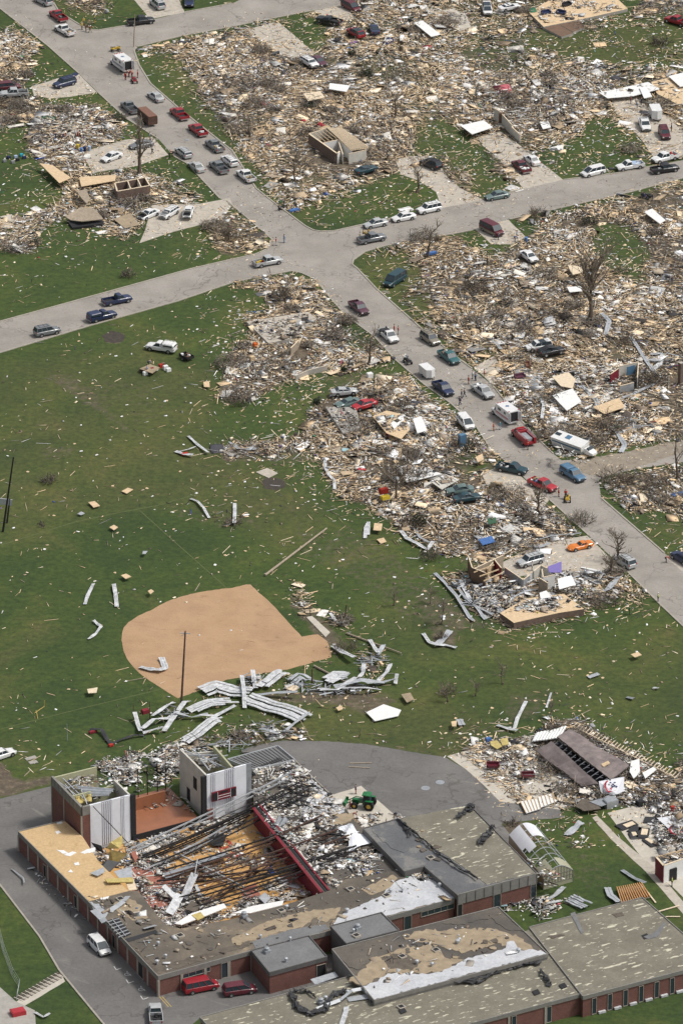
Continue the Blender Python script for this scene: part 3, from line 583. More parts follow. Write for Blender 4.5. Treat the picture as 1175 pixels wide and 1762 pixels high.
        t = MB(); t.box((-3.11, 0, 1.6), (.03, 1.5, 1.7)); t.build('open_doorway', MATS['black'], bx_)
        for s in (1, -1):
            t = MB(); t.box((-3.45, s*.98, 1.6), (.75, .05, 1.75), Matrix.Rotation(s*-.25, 3, 'Z')); t.build('rear_door', P, bx_)
        t = MB()
        for x, y in ((1.0, .8), (1.0, -.8), (-3.0, .95), (-3.0, -.95), (1.0, .3), (1.0, -.3)): t.box((x, y, 2.74), (.14, .28, .1))
        t.build('warning_light', MATS['lamp_red'], bx_)
        t = MB()
        for a in (0, 60, 120): t.box((-.8, 0, 2.715), (.75, .16, .012+.003*a/60), Matrix.Rotation(math.radians(a), 3, 'Z'))
        t.build('roof_emblem', MATS['mark_navy'] if 'mark_navy' in MATS else M('mark_navy', (.06,.12,.28), .6, 0), bx_)
        wheels(root, (2.3,-1.7), 1.02, .40, .28); lamps(root, 3.2, -3.12, .9, .8, .8)
    elif kind == 'fire_truck':
        ring_loft(b, [(.7,1.0,.40,1.2),(1.6,1.0,.38,1.2),(2.3,.97,.38,1.12),(2.9,.92,.40,1.04),(3.15,.80,.46,.9)])
        greenhouse(root, .75, 2.0, .85, 1.45, .9, .78, 1.17, 1.9, b, (.5,))
        q = MB()
        for s in (1, -1): q.box((-1.15, s*.85, 1.1), (3.6, .42, 1.1)); 
        q.box((-1.15, 0, .75), (3.5, 1.4, .4)); q.box((.45, 0, 1.35), (.5, 1.9, .9)); q.build('utility_body', P, root)
        q = MB()
        for x in np.linspace(-2.8, 0, 9): q.box((x, .85, 1.68), (.05, .4, .06)); q.box((x, -.85, 1.68), (.05, .4, .06))
        for s in (1, -1): q.tube([(-2.9, s*1.0, 1.85), (.6, s*1.0, 1.85)], .035, 5); q.tube([(-2.9, s*1.0, 1.6), (-2.9, s*1.0, 1.85)], .035, 5)
        q.build('hand_rail', MATS['galv'], root)
        q = MB(); q.box((-1.2, 0, 1.2), (2.6, 1.0, .5)); q.build('water_tank', MATS['grey_metal'], root)
        q = MB(); q.box((1.1, 0, 2.02), (.25, 1.2, .12)); q.build('light_bar', MATS['lamp_red'], root)
        wheels(root, (2.2,-1.7), 1.05, .42, .28); lamps(root, 3.13, -3.0, .95, .8, .8)
    elif kind == 'box_trailer':
        q = MB(); q.prism([(-2.0,-1.0),(1.5,-1.0),(1.9,0),(1.5,1.0),(-2.0,1.0)], .5, 2.25); bb = q.build('box_body', P, root)
        q = MB(); q.beam((1.5,.8,.5), (2.9,0,.5), .08, .1); q.beam((1.5,-.8,.5), (2.9,0,.5), .08, .1); q.build('tow_frame', MATS['dark_steel'], root)
        q = MB(); q.box((-2.01, 0, 1.35), (.03, 1.7, 1.6)); q.build('rear_door', MATS['galv'], bb)
        wheels(root, (-.3,), 1.1, .34, .22)
    elif kind == 'stock_trailer':
        q = MB(); st = [(-2.6,1.0,.5,2.2),(2.6,1.0,.5,2.2)]; ring_loft(q, st); bb = q.build('box_body', MATS['rust_steel'], root)
        q = MB(); ring_loft(q, [(-2.62,.9,2.17,2.28),(2.62,.9,2.17,2.28)]); q.build('roof', paint('rustbrown'), root)
        q = MB()
        for s in (1, -1):
            for z_ in (1.0, 1.35, 1.7): q.box((0, s*1.012, z_), (4.9, .03, .09))
        q.build('side_slat', MATS['black'], bb)
        q = MB(); q.beam((2.6,.6,.5), (3.7,0,.5), .1, .1); q.beam((2.6,-.6,.5), (3.7,0,.5), .1, .1); q.build('tow_frame', MATS['dark_steel'], root)
        wheels(root, (-.8,.1), 1.12, .36, .22)
    elif kind == 'utility_trailer':
        q = MB(); q.box((0,0,.5), (2.4,1.5,.1)); 
        for s in (1,-1): q.box((0, s*.75, .72), (2.4,.06,.4))
        q.box((-1.2,0,.72), (.06,1.5,.4)); q.box((1.2,0,.72), (.06,1.5,.4)); q.build('bed', MATS['dark_steel'], root)
        q = MB(); q.beam((1.2,0,.5),(2.2,0,.5),.08,.08); q.build('tow_bar', MATS['dark_steel'], root); wheels(root, (0,), .95, .3, .18)
    elif kind == 'quad_bike':
        q = MB(); ring_loft(q, [(-.95,.35,.55,.78),(-.6,.45,.5,.86),(-.1,.2,.45,.82),(.35,.25,.45,.9),(.7,.42,.5,.86),(1.0,.3,.55,.76)]); q.build('body', P, root)
        q = MB(); ring_loft(q, [(-.65,.16,.84,.92),(-.1,.18,.82,.93)]); q.build('seat', MATS['plastic_dark'], root)
        q = MB(); q.tube([(.35,-.42,1.1),(.45,0,1.05),(.35,.42,1.1)], .025, 5); q.tube([(.5,0,.8),(.42,0,1.05)], .03, 5); q.build('handlebar', MATS['plastic_dark'], root)
        q = MB()
        for x0 in (-.85,.8):
            for y in (-.3,-.1,.1,.3): q.beam((x0-.2,y,.92),(x0+.2,y,.92),.03,.03)
        q.build('cargo_rack', MATS['dark_steel'], root)
        wheels(root, (.65,-.62), .56, .28, .24); return root
    if b.v:
        o = b.build('body', [P], root, smooth=False)
        mod = o.modifiers.new('bevel', 'BEVEL'); mod.width = .03; mod.segments = 2; mod.limit_method = 'ANGLE'; mod.angle_limit = math.radians(40)
    if lower:
        q = MB()
        for s in (1, -1): q.box((-.1, s*(1.003), .62), (4.6, .02, .5))
        q.build('lower_panel', low, root)
    if hood:
        q = MB(); q.box((1.35, 0, 1.25), (1.05, 1.45, .05), Matrix.Rotation(-.9, 3, 'Y')); q.build('bonnet', P, root)
        q = MB(); q.box((1.65, 0, .9), (.95, 1.3, .12)); q.build('engine_bay', MATS['black'], root)
    if hatch:
        q = MB(); q.box((-2.6, 0, 1.85), (.8, 1.35, .06), Matrix.Rotation(.25, 3, 'Y')); q.build('tailgate', P, root)
    if crushed:   # dented, crumpled shell
        rr = random.Random(int(px))
        for ch in root.children:
            if ch.data.name.startswith(('body', 'window_glass')):
                for v in ch.data.vertices:
                    if v.co.z > .8:
                        v.co.z -= crushed*(v.co.z-.8)*(.6+.4*math.sin(v.co.x*2+px)); v.co.y += rr.uniform(-.06, .06); v.co.x += rr.uniform(-.05, .05)
    return root
def tractor(px, py, d, label):
    root = empty('tractor', G(px, py), heading(px, py, d), label=label, cat='tractor'); P = paint('green'); Y = paint('yellow')
    b = MB(); ring_loft(b, [(.2,.32,.9,1.6),(1.2,.32,.8,1.55),(2.0,.30,.75,1.45),(2.15,.24,.8,1.3)]); b.box((-.3,0,.85),(1.4,.6,.5)); b.build('bonnet', P, root)
    b = MB(); b.add([(-1.0,.75,1.3),(.35,.7,1.3),(.35,-.7,1.3),(-1.0,-.75,1.3),(-.85,.65,2.5),(.2,.6,2.5),(.2,-.6,2.5),(-.85,-.65,2.5)], [(0,1,5,4),(1,2,6,5),(2,3,7,6),(3,0,4,7)]); cb_ = b.build('cab', MATS['glass'], root)
    b = MB(); ring_loft(b, [(-1.05,.72,2.48,2.62),(-.3,.8,2.48,2.72),(.4,.7,2.48,2.62)]); b.build('roof', P, cb_)
    b = MB()
    for s in (1,-1): b.box((-.9, s*.95, 1.72), (1.3,.5,.08)); 
    b.build('mudguard', P, root)
    for x, r, wd in ((-.85,.85,.5),(1.65,.55,.38)):
        for s in (1,-1):
            q = MB(); q.tube([(0,-wd/2,0),(0,-wd/2+.06,0),(0,wd/2-.06,0),(0,wd/2,0)], [r*.9,r,r,r*.9], 18)
            for k in range(18):
                a = k*math.pi/9; q.box((math.cos(a)*r,0,math.sin(a)*r),(.1,wd*.95,.06),Matrix.Rotation(-a+math.pi/2,3,'Y')@Matrix.Rotation(.0,3,'Z'))
            o = q.build('wheel', MATS['tyre'], root); o.location = (x, s*(.95 if r > .6 else .85), r)
            q = MB(); q.tube([(0,s*(wd/2-.04),0),(0,s*(wd/2+.03),0)], [r*.5,r*.42], 12); q.build('rim', Y, o)
    b = MB()
    for s in (1,-1): b.tube([(.6,s*.55,1.5),(1.6,s*.55,1.6),(3.0,s*.55,.7)], .08, 6)
    arm = b.build('loader_arm', P, root)
    b = MB(); b.grid(lambda u, v: Vector((3.1+.45*math.sin(v*2.6), -1.1+2.2*u, .35+.75*v)), 2, 6, .05)
    for s in (1,-1): b.box((3.3, s*1.1, .7), (.5,.05,.65))
    b.build('bucket', P, arm)
    return root

# ---------------- people ----------------
def skin_mesh(name, verts, edges, radii, mat, sub=1, root=0, fingers=None):
    me = bpy.data.meshes.new(name); me.from_pydata(verts, edges, []); o = bpy.data.objects.new(name, me); COL.objects.link(o)
    o.modifiers.new('s', 'SKIN'); o.modifiers.new('u', 'SUBSURF').levels = sub
    sv = me.skin_vertices[0].data
    for i, r in enumerate(radii): sv[i].radius = (r, r) if not isinstance(r, tuple) else r; sv[i].use_root = (i == root)
    dg = bpy.context.evaluated_depsgraph_get(); m2 = bpy.data.meshes.new_from_object(o.evaluated_get(dg)); bpy.data.objects.remove(o)
    m2.name = name; m2.materials.clear(); m2.materials.append(mat)
    for p_ in m2.polygons: p_.use_smooth = True
    return m2
def pose(kind):
    J = {'pel': (0,0,.95), 'wai': (0,0,1.08), 'che': (0,0,1.30), 'nec': (0,0,1.48), 'hd0': (.01,0,1.56), 'hd1': (.015,0,1.66), 'hd2': (.0,0,1.74),
         'shL': (0,.19,1.41), 'elL': (-.03,.26,1.13), 'wrL': (.06,.27,.88), 'haL': (.08,.27,.80), 'hpL': (0,.09,.92), 'knL': (.02,.11,.50), 'anL': (-.02,.12,.08), 'toL': (.15,.13,.04)}
    for k in list(J):
        if k.endswith('L'): x, y, z = J[k]; J[k[:-1]+'R'] = (x, -y, z)
    if kind == 'walk':
        J['knL'] = (.16,.10,.52); J['anL'] = (.26,.11,.09); J['toL'] = (.42,.12,.06); J['knR'] = (-.06,-.10,.50); J['anR'] = (-.34,-.11,.14); J['toR'] = (-.22,-.12,.04)
        J['elL'] = (-.14,.25,1.16); J['wrL'] = (-.12,.27,.92); J['haL'] = (-.11,.27,.84); J['elR'] = (.08,-.25,1.15); J['wrR'] = (.24,-.24,.98); J['haR'] = (.30,-.24,.93)
    if kind in ('bend', 'reach'):
        a = math.radians(62 if kind == 'bend' else 25)
        for k in ('wai','che','nec','hd0','hd1','hd2','shL','shR','elL','elR','wrL','wrR','haL','haR'):
            x, y, z = J[k]; z -= .95; J[k] = (x*math.cos(a)+z*math.sin(a)-.1, y, .95+z*math.cos(a)-x*math.sin(a))
        for s, t in (('L', 1), ('R', -1)):
            x, y, z = J['sh'+s]; J['el'+s] = (x+.10, y*1.1, z-.26); J['wr'+s] = (x+.22, y*.9, z-.46); J['ha'+s] = (x+.26, y*.9, z-.53)
        J['pel'] = (-.1,0,.93); J['hpL'] = (-.1,.09,.9); J['hpR'] = (-.1,-.09,.9)
    if kind == 'sit':
        for k in J:
            if k[:2] not in ('kn','an','to'): x, y, z = J[k]; J[k] = (x, y, z-.45)
        J['knL'] = (.42,.14,.50); J['anL'] = (.45,.14,.08); J['toL'] = (.6,.14,.04); J['knR'] = (.42,-.14,.50); J['anR'] = (.45,-.14,.08); J['toR'] = (.6,-.14,.04)
        J['elL'] = (.12,.26,.72); J['elR'] = (.12,-.26,.72); J['wrL'] = (.34,.18,.62); J['wrR'] = (.34,-.18,.62); J['haL'] = (.41,.16,.6); J['haR'] = (.41,-.16,.6)
    return J
RAD = {'pel':.125,'wai':.115,'che':.145,'nec':.055,'hd0':.07,'hd1':.095,'hd2':.07,'sh':.065,'el':.045,'wr':.03,'ha':.036,'hp':.09,'kn':.06,'an':.042,'to':.04}
ED = [('pel','wai'),('wai','che'),('che','nec'),('nec','hd0'),('hd0','hd1'),('hd1','hd2')]+[(a+s if a not in ('che','pel') else a, b+s) for s in 'LR' for a, b in (('che','sh'),('sh','el'),('el','wr'),('wr','ha'),('pel','hp'),('hp','kn'),('kn','an'),('an','to'))]
def submesh(J, keep, grow, mat, name, root='pel', trim=None):
    J = dict(J)
    if trim:
        for a, b, t in trim:
            for s in 'LR': J[a+s] = tuple(J[b+s][i]+(J[a+s][i]-J[b+s][i])*t for i in range(3))
    ks = [k for k in J if (k if k in RAD else k[:-1]) in keep]; ix = {k: i for i, k in enumerate(ks)}
    es = [(ix[a], ix[b]) for a, b in ED if a in ix and b in ix]
    return skin_mesh(name, [J[k] for k in ks], es, [RAD[k if k in RAD else k[:-1]]+grow for k in ks], mat, root=ix.get(root, 0))
def add_hand_face(me, J):
    """five bent fingers on each hand, nose, brow and ears on the head, all in the body mesh"""
    bm = bmesh.new(); bm.from_mesh(me); mb = MB()
    for s, t in (('L', 1), ('R', -1)):
        h = Vector(J['ha'+s]); d = (h-Vector(J['wr'+s])).normalized(); side = d.cross(Vector((0, t, 0))); side = side.normalized() if side.length > .1 else Vector((1, 0, 0)); nrm = side.cross(d)
        for k, L in enumerate((.072, .08, .074, .058)):
            o = h+d*.015+side*(.024-.016*k); mb.tube([o, o+d*L*.5, o+d*L*.85+nrm*t*.018, o+d*L*.95+nrm*t*.035], [.0095, .009, .008, .006], 5)
        o = h-d*.02+side*.03; mb.tube([o, o+side*.025+d*.02, o+side*.035+d*.05], [.012, .010, .007], 5)
    f = Vector(J['hd1']); up = (Vector(J['hd2'])-Vector(J['hd0'])).normalized(); fw = up.cross(Vector((0, 1, 0))); fw = -fw if fw.x < 0 and up.z > .5 else fw
    fw = Vector((0,1,0)).cross(up).normalized()
    mb.tube([f+fw*.085+up*.02, f+fw*.115-up*.02], [.008, .016], 5)
    for t in (1, -1): mb.tube([f+Vector((0, t*.088, 0)), f+Vector((0, t*.108, 0))+up*.01], [.022, .018], 6); mb.tube([f+fw*.083+Vector((0, t*.032, 0))+up*.015, f+fw*.094+Vector((0, t*.032, 0))+up*.015], [.014, .010], 6)
    mb.tube([f+fw*.088-up*.045+Vector((0,.025,0)), f+fw*.088-up*.045+Vector((0,-.025,0))], .007, 5)
    n0 = len(bm.verts); vv = [bm.verts.new(v) for v in mb.v]
    for fc in mb.f:
        try: bm.faces.new([vv[i] for i in fc])
        except ValueError: pass
    bm.to_mesh(me); bm.free()
POSES = {}
for k_ in ('stand', 'walk', 'bend', 'reach', 'sit'):
    J = pose(k_)
    body = submesh(J, set(RAD), 0, MATS['skin'], 'person'); add_hand_face(body, J)
    shirt = submesh(J, {'pel','wai','che','sh','el'}, .016, MATS['skin'], 'shirt', root='che', trim=None)
    sl_ = submesh(J, {'pel','wai','che','sh','el','wr'}, .017, MATS['skin'], 'jacket', root='che', trim=[('wr','el',.85)])
    tr = submesh(J, {'pel','hp','kn','an'}, .02, MATS['skin'], 'trousers', root='pel')
    shm = []
    for s in 'LR':
        sh_ = MB(); sh_.tube([Vector(J['an'+s])-Vector((.07,0,.02)), Vector(J['an'+s])+Vector((.03,0,-.02)), Vector(J['to'+s])+Vector((.05,0,0))], [.05,.058,.042], 7); so_ = sh_.build('shoe', MATS['plastic_dark']); shm.append(so_.data); bpy.data.objects.remove(so_)
    h1 = Vector(J['hd1']); up = (Vector(J['hd2'])-Vector(J['hd0'])).normalized()
    hb = MB(); hb.tube([h1-up*.01-Vector((.02,0,0)), h1+up*.05-Vector((.01,0,0)), h1+up*.10-Vector((.005,0,0)), h1+up*.125], [.104,.112,.08,.02], 10); ho = hb.build('hair', MATS['hair']); hm = ho.data; bpy.data.objects.remove(ho)
    POSES[k_] = (body, shirt, sl_, tr, shm, hm)
CLOTH = {'red': (.42,.035,.02), 'dred': (.22,.02,.03), 'white': (.68,.68,.68), 'blue': (.10,.20,.42), 'navy': (.02,.03,.09), 'black': (.02,.02,.022), 'yellow': (.62,.45,.04), 'tan': (.36,.29,.17), 'grey': (.25,.26,.27), 'lblue': (.35,.45,.60), 'orange': (.6,.12,.02), 'lime': (.5,.62,.06), 'teal': (.03,.35,.45), 'jeans': (.07,.10,.19), 'khaki': (.26,.22,.15), 'green': (.04,.11,.06)}
def cloth(c): return M('cloth_'+c, CLOTH[c], .9, .12, 6)
def person(px, py, top, bottom, label, pose_='stand', d=(1, .5), hat=None, z=0, group=None, s=1.0, sleeve=True):
    root = empty('person', G(px, py, 0)+Vector((0, 0, z)), heading(px, py, d), label=label, cat='person', group=group); root.scale = (s*1.06,)*3
    body, shirt, jk, tr, shm, hm = POSES[pose_]
    def put(n, me, mat):
        o = bpy.data.objects.new(n, me); COL.objects.link(o); o.parent = root; o.material_slots[0].link = 'OBJECT'; o.material_slots[0].material = mat; return o
    put('body', body, MATS['skin']); put('jacket' if sleeve else 'shirt', jk if sleeve else shirt, cloth(top)); put('trousers', tr, cloth(bottom)); [put('shoe', q, MATS['plastic_dark']) for q in shm]
    put('helmet' if hat else 'hair', hm, cloth(hat) if hat else MATS['hair']); return root

# ---------------- trees, brush, poles ----------------
def branch(b, rr, p, d, L, r, depth, up=.15, bend=.35, mi=0, tw=.018):
    pts = [p]; q = Vector(p); dd = Vector(d).normalized(); n = 3
    for i in range(n):
        dd = (dd+Vector((rr.uniform(-bend, bend), rr.uniform(-bend, bend), rr.uniform(-bend*.6, bend*.6)+up*.3))).normalized(); q = q+dd*L/n; pts.append(q.copy())
    b.tube(pts, [r, r*.8, r*.6, max(tw, r*.35)], 5 if r > .06 else 3, mi, cap=False)
    if depth > 0:
        for i in range(rr.randint(2, 4)):
            t = rr.uniform(.35, 1.0); k = min(2, int(t*3)); o = pts[k].lerp(pts[k+1], t*3-k)
            nd = (dd+Vector((rr.uniform(-1, 1), rr.uniform(-1, 1), rr.uniform(-.3, .7)))).normalized(); branch(b, rr, o, nd, L*rr.uniform(.4, .7), r*.5, depth-1, up, bend, mi, tw)
def bare_tree(px, py, h, label, r=.28, limbs=7, lean=(0, 0), seed=1, spread=.5, twigs=1, name='bare_tree', group='broken trees stripped of their leaves', caught=0):
    rr = random.Random(seed); root = empty(name, G(px, py), rr.uniform(0, 6.28), label=label, cat='tree', group=group)
    root.rotation_euler = (lean[1], lean[0], root.rotation_euler[2])
    t = MB(); pts = []; q = Vector((0, 0, -.1)); n = 6
    for i in range(n+1):
        pts.append(q.copy()); q = q+Vector((rr.uniform(-.18, .18), rr.uniform(-.18, .18), h*.8/n))
    t.tube(pts, [r*1.35]+[r*(1-.7*i/n) for i in range(1, n+1)], 8)
    for k in range(6):
        a = k*1.05; t.tube([(math.cos(a)*r*.6, math.sin(a)*r*.6, .35), (math.cos(a)*r*2.2, math.sin(a)*r*2.2, -.05)], [r*.45, r*.2], 5)
    t.build('trunk', MATS['bark'], root)
    c = MB()
    for i in range(limbs):
        k = rr.uniform(1.6, n); a = int(min(n-1, k)); o = pts[a].lerp(pts[a+1], k-a); an = rr.uniform(0, 6.28)
        branch(c, rr, o, (math.cos(an)*spread, math.sin(an)*spread, rr.uniform(.35, 1.0)), h*rr.uniform(.18, .42), r*rr.uniform(.3, .5), 2 if twigs else 1, .3, .35, 0, .04)
    c.build('crown', MATS['twig'], root)
    if caught:
        q = MB()
        for i in range(caught):
            o = pts[rr.randint(1, n)]+Vector((rr.uniform(-.9, .9), rr.uniform(-.9, .9), rr.uniform(-.5, .5)))
            q.grid(lambda u, v: o+Vector((u*.9-.4, (v-.5)*.5, math.sin(u*4)*.25)), 4, 2, .03)
        q.build('caught_debris', MATS['galv'], root)
    return root
def brush(px, py, rad, h, label, seed=1, dark=.4, n=90, name='brush_pile', cat='brush pile', group='heaps of broken branches', ever=0, el=1.0):
    rr = random.Random(seed); root = empty(name, G(px, py), rr.uniform(0, 3), label=label, cat=cat, group=group)
    a, d_, e = MB(), MB(), MB()
    for i in range(n):
        an = rr.uniform(0, 6.28); q = rad*math.sqrt(rr.random())*.75; o = Vector((math.cos(an)*q*el, math.sin(an)*q, rr.uniform(0, .5)*h))
        tgt = d_ if rr.random() < dark else a
        branch(tgt, rr, o, (rr.uniform(-1, 1)+math.cos(an)*.5, rr.uniform(-1, 1)+math.sin(an)*.5, rr.uniform(.1, 1.3)), rr.uniform(.4, .9)*max(rad, h)*.7, rr.uniform(.03, .075), 1, .1, .5, 0, .022)
    for i in range(ever):
        an = rr.uniform(0, 6.28); q = rad*.55*math.sqrt(rr.random()); o = Vector((math.cos(an)*q, math.sin(an)*q, rr.uniform(.1, 1)*h*.8))
        for k in range(5):
            v = Vector((rr.uniform(-1, 1), rr.uniform(-1, 1), rr.uniform(-.4, 1))).normalized()*rr.uniform(.15, .32); w_ = v.orthogonal().normalized()*.1
            e.add([o, o+v*.5+w_, o+v, o+v*.5-w_], [(0, 1, 2, 3)])
    a.build('branches', MATS['twig'], root); 
    if d_.v: d_.build('dead_wood', MATS['twig_dark'], root)
    if e.v: e.build('foliage', MATS['evergreen'], root)
    return root
# ---------------- the school ----------------
SC_ = empty('school_building', G(500, 1600), label='wrecked red brick school with flat roofs and a torn open gymnasium', cat='school')
OFF = Vector(SC_.location)
def sub(o, parent=None):
    o.parent = parent or SC_
    if (parent or SC_) is SC_: o.location = Vector(o.location)-OFF
    return o
def Pz(poly, z): return [G(x, y, z) for x, y in poly]
def ccw(P):
    A = sum(P[i].x*P[(i+1) % len(P)].y-P[(i+1) % len(P)].x*P[i].y for i in range(len(P))); return A > 0
def block(poly, z, roof, wall='brick_red', fascia=.7, rim=.14, edges=(), pil=(), fmat='fascia', z0=0, pilw=.45, pstep=6.5, rname='roof', ft=.16):
    P = Pz(poly, z); w_ = MB(); n = len(P)
    w_.prism([p[:2] for p in P], z0, z-.06, 0, 0); wo = sub(w_.build('wall', MATS[wall]))
    r = MB(); r.prism([p[:2] for p in P], z-.06, z, 0); ro = sub(r.build(rname, MATS[roof]))
    cc = ccw(P); f = MB()
    for e in edges:
        a, b = P[e], P[(e+1) % n]; d = (b-a).normalized(); o = Vector((d.y, -d.x, 0))*(1 if cc else -1)
        f.beam(a+o*.04-d*.06+Vector((0, 0, -fascia/2+rim/2)), b+o*.04+d*.06+Vector((0, 0, -fascia/2+rim/2)), ft, fascia+rim)
    if f.v: sub(f.build('fascia', MATS[fmat]))
    for e, cnt in pil:
        a, b = P[e], P[(e+1) % n]; d = (b-a).normalized(); o = Vector((d.y, -d.x, 0))*(1 if cc else -1)
        for k in range(cnt+1):
            q = a.lerp(b, k/cnt); m = MB(); m.box(Vector((q.x, q.y, (z-fascia)/2))+o*.03+Vector((0, 0, 0)), (pilw, .2, z-fascia-.02), Matrix.Rotation(math.atan2(d.y, d.x), 3, 'Z')); sub(m.build('pilaster', MATS['pilaster']))
    return P, cc
def opening(P, cc, e, t, wd, zb, zt, name='window', mat='glass', frame='pilaster'):
    n = len(P); a, b = P[e], P[(e+1) % n]; d = (b-a).normalized(); o = Vector((d.y, -d.x, 0))*(1 if cc else -1); q = a.lerp(b, t); rt = Matrix.Rotation(math.atan2(d.y, d.x), 3, 'Z')
    m = MB(); m.box(Vector((q.x, q.y, (zb+zt)/2))+o*.012, (wd, .05, zt-zb), rt); po = sub(m.build(name, MATS[mat]))
    f = MB(); c = Vector((q.x, q.y, 0))+o*.05
    for s in (-1, 1): f.box(c+d*s*wd/2+Vector((0, 0, (zb+zt)/2)), (.08, .1, zt-zb), rt)
    for z_ in (zb, zt): f.box(c+Vector((0, 0, z_)), (wd+.08, .11, .08), rt)
    if wd > 1.4:
        k = int(wd/1.1)
        for i in range(1, k): f.box(c+d*(-wd/2+wd*i/k)+Vector((0, 0, (zb+zt)/2)), (.05, .07, zt-zb-.1), rt)
    fo = f.build('frame', MATS[frame]); fo.parent = po
    return po
H1 = 3.6
# west wing: bare decking part and dark part
A_OSB = [(32,1432),(111,1413),(142,1440),(171,1485),(221,1534),(152,1552)]
P, cc = block(A_OSB, H1, 'roof_osb', edges=(0, 5), pil=((5, 7),))
for t in (.18, .62): opening(P, cc, 5, t, 1.0, .1, 2.3, 'door', 'black')
WING = [(152,1552),(221,1534),(238,1534),(283,1591),(310,1599),(400,1582),(489,1558),(557,1536),(576,1530),(594,1514),(676,1500),(696,1500),(730,1493),(787,1541),(781,1547),(667,1579),(531,1612),(433,1637),(272,1681)]
P, cc = block(WING, H1, 'roof_brown', edges=(14, 15, 16, 17, 18), pil=((18, 7), (17, 4)))
opening(P, cc, 18, .245, 1.9, .05, 2.7, 'door', 'black'); opening(P, cc, 18, .63, 1.1, .1, 2.5, 'door', 'black')
opening(P, cc, 17, .60, 5.0, 2.0, 2.8, 'window'); opening(P, cc, 17, .28, 1.6, .1, 2.8, 'door', 'glass')
opening(P, cc, 14, .70, 1.3, .1, 2.8, 'door', 'glass'); opening(P, cc, 14, .25, 6.0, 1.9, 2.8, 'window'); opening(P, cc, 14, .98, .6, .1, 2.8, 'door', 'black')
PC = [0]
def patch(poly, z, mat, amp=1.5, step=5, name='roof_patch', k=0):
    b = MB(); PC[0] += 1; z += .0017*PC[0]; Q = Pz(jag(poly, amp, step), z); b.prism([p[:2] for p in Q], z-.2, z+.03+.006*k); return sub(b.build(name, MATS[mat]))
patch([(569,1593),(594,1570),(660,1540),(672,1520),(705,1509),(735,1500),(783,1543),(780,1546),(668,1576)], H1, 'roof_white', 1.5, 7)
patch([(622,1532),(650,1518),(676,1506),(684,1512),(668,1530),(640,1541)], H1, 'tan_patch', 1.5, 5, k=1)
patch([(440,1618),(400,1625),(398,1617),(452,1590),(520,1570),(586,1562),(580,1578),(560,1588),(540,1580),(520,1597),(470,1608)], H1, 'tan_patch', 2, 5)
patch([(531,1612),(440,1634),(434,1622),(500,1600),(560,1592),(567,1600)], H1, 'roof_grey_flat', 1.2, 8, k=2)
patch([(195,1555),(218,1545),(245,1560),(240,1568),(255,1580),(228,1585),(205,1572)], H1, 'tan_patch', 2, 5)
patch([(154,1553),(170,1556),(186,1572),(178,1588),(165,1570)], H1, 'galv', 1.5, 4)
patch([(272,1677),(262,1668),(222,1625),(228,1622),(270,1664),(430,1620),(430,1628)], H1, 'brown_patch', 1.5, 5)
for q_ in ([(95,1432),(101,1430),(105,1433),(98,1436)],[(97,1463),(110,1464),(120,1470),(108,1470)],[(110,1472),(125,1466),(132,1468),(120,1474)],[(138,1468),(150,1462),(164,1459),(163,1466),(145,1470)],[(127,1486),(135,1484),(137,1489),(129,1490)],[(117,1501),(122,1497),(126,1502)],[(97,1416),(106,1414),(108,1417),(99,1419)],[(172,1546),(188,1543),(186,1547),(174,1549)]): patch(q_, H1, 'white_paint', .5, 4, 'paper_scrap', 1)
# torn hole with bare rafters in the dark roof
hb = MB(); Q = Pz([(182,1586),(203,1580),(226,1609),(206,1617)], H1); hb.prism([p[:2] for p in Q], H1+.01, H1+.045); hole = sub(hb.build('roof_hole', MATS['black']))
hb = MB()
for k in range(6):
    t = (k+.5)/6; a = Q[0].lerp(Q[3], t)+Vector((0, 0, .1)); b = Q[1].lerp(Q[2], t)+Vector((0, 0, .1)); hb.beam(a, b, .12, .12)
hb.beam(Q[0].lerp(Q[1], .5)+Vector((0,0,.16)), Q[3].lerp(Q[2], .5)+Vector((0,0,.16)), .1, .1); o = hb.build('rafter', MATS['galv']); o.parent = hole; o.location = -Vector(hole.location)-OFF if False else (0, 0, 0)
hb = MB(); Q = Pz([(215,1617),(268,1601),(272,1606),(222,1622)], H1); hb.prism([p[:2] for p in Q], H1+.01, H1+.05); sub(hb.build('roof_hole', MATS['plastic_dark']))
# torn flashing strips
def flap(pts, wd, name='torn_flashing', mat='galv', z=H1, h=.5):
    m = MB(); Q = [G(x, y, z)+Vector((0, 0, h*(.3+.7*((i*37) % 5)/4))) for i, (x, y) in enumerate(pts)]
    for i in range(len(Q)-1): m.beam(Q[i], Q[i+1], wd, .05, roll=R_.uniform(-.5, .5))
    return sub(m.build(name, MATS[mat]))
flap([(188,1570),(203,1562),(213,1556),(220,1545)], .9); flap([(246,1600),(268,1596)], 1.6); flap([(160,1568),(176,1585),(180,1592)], 1.0)
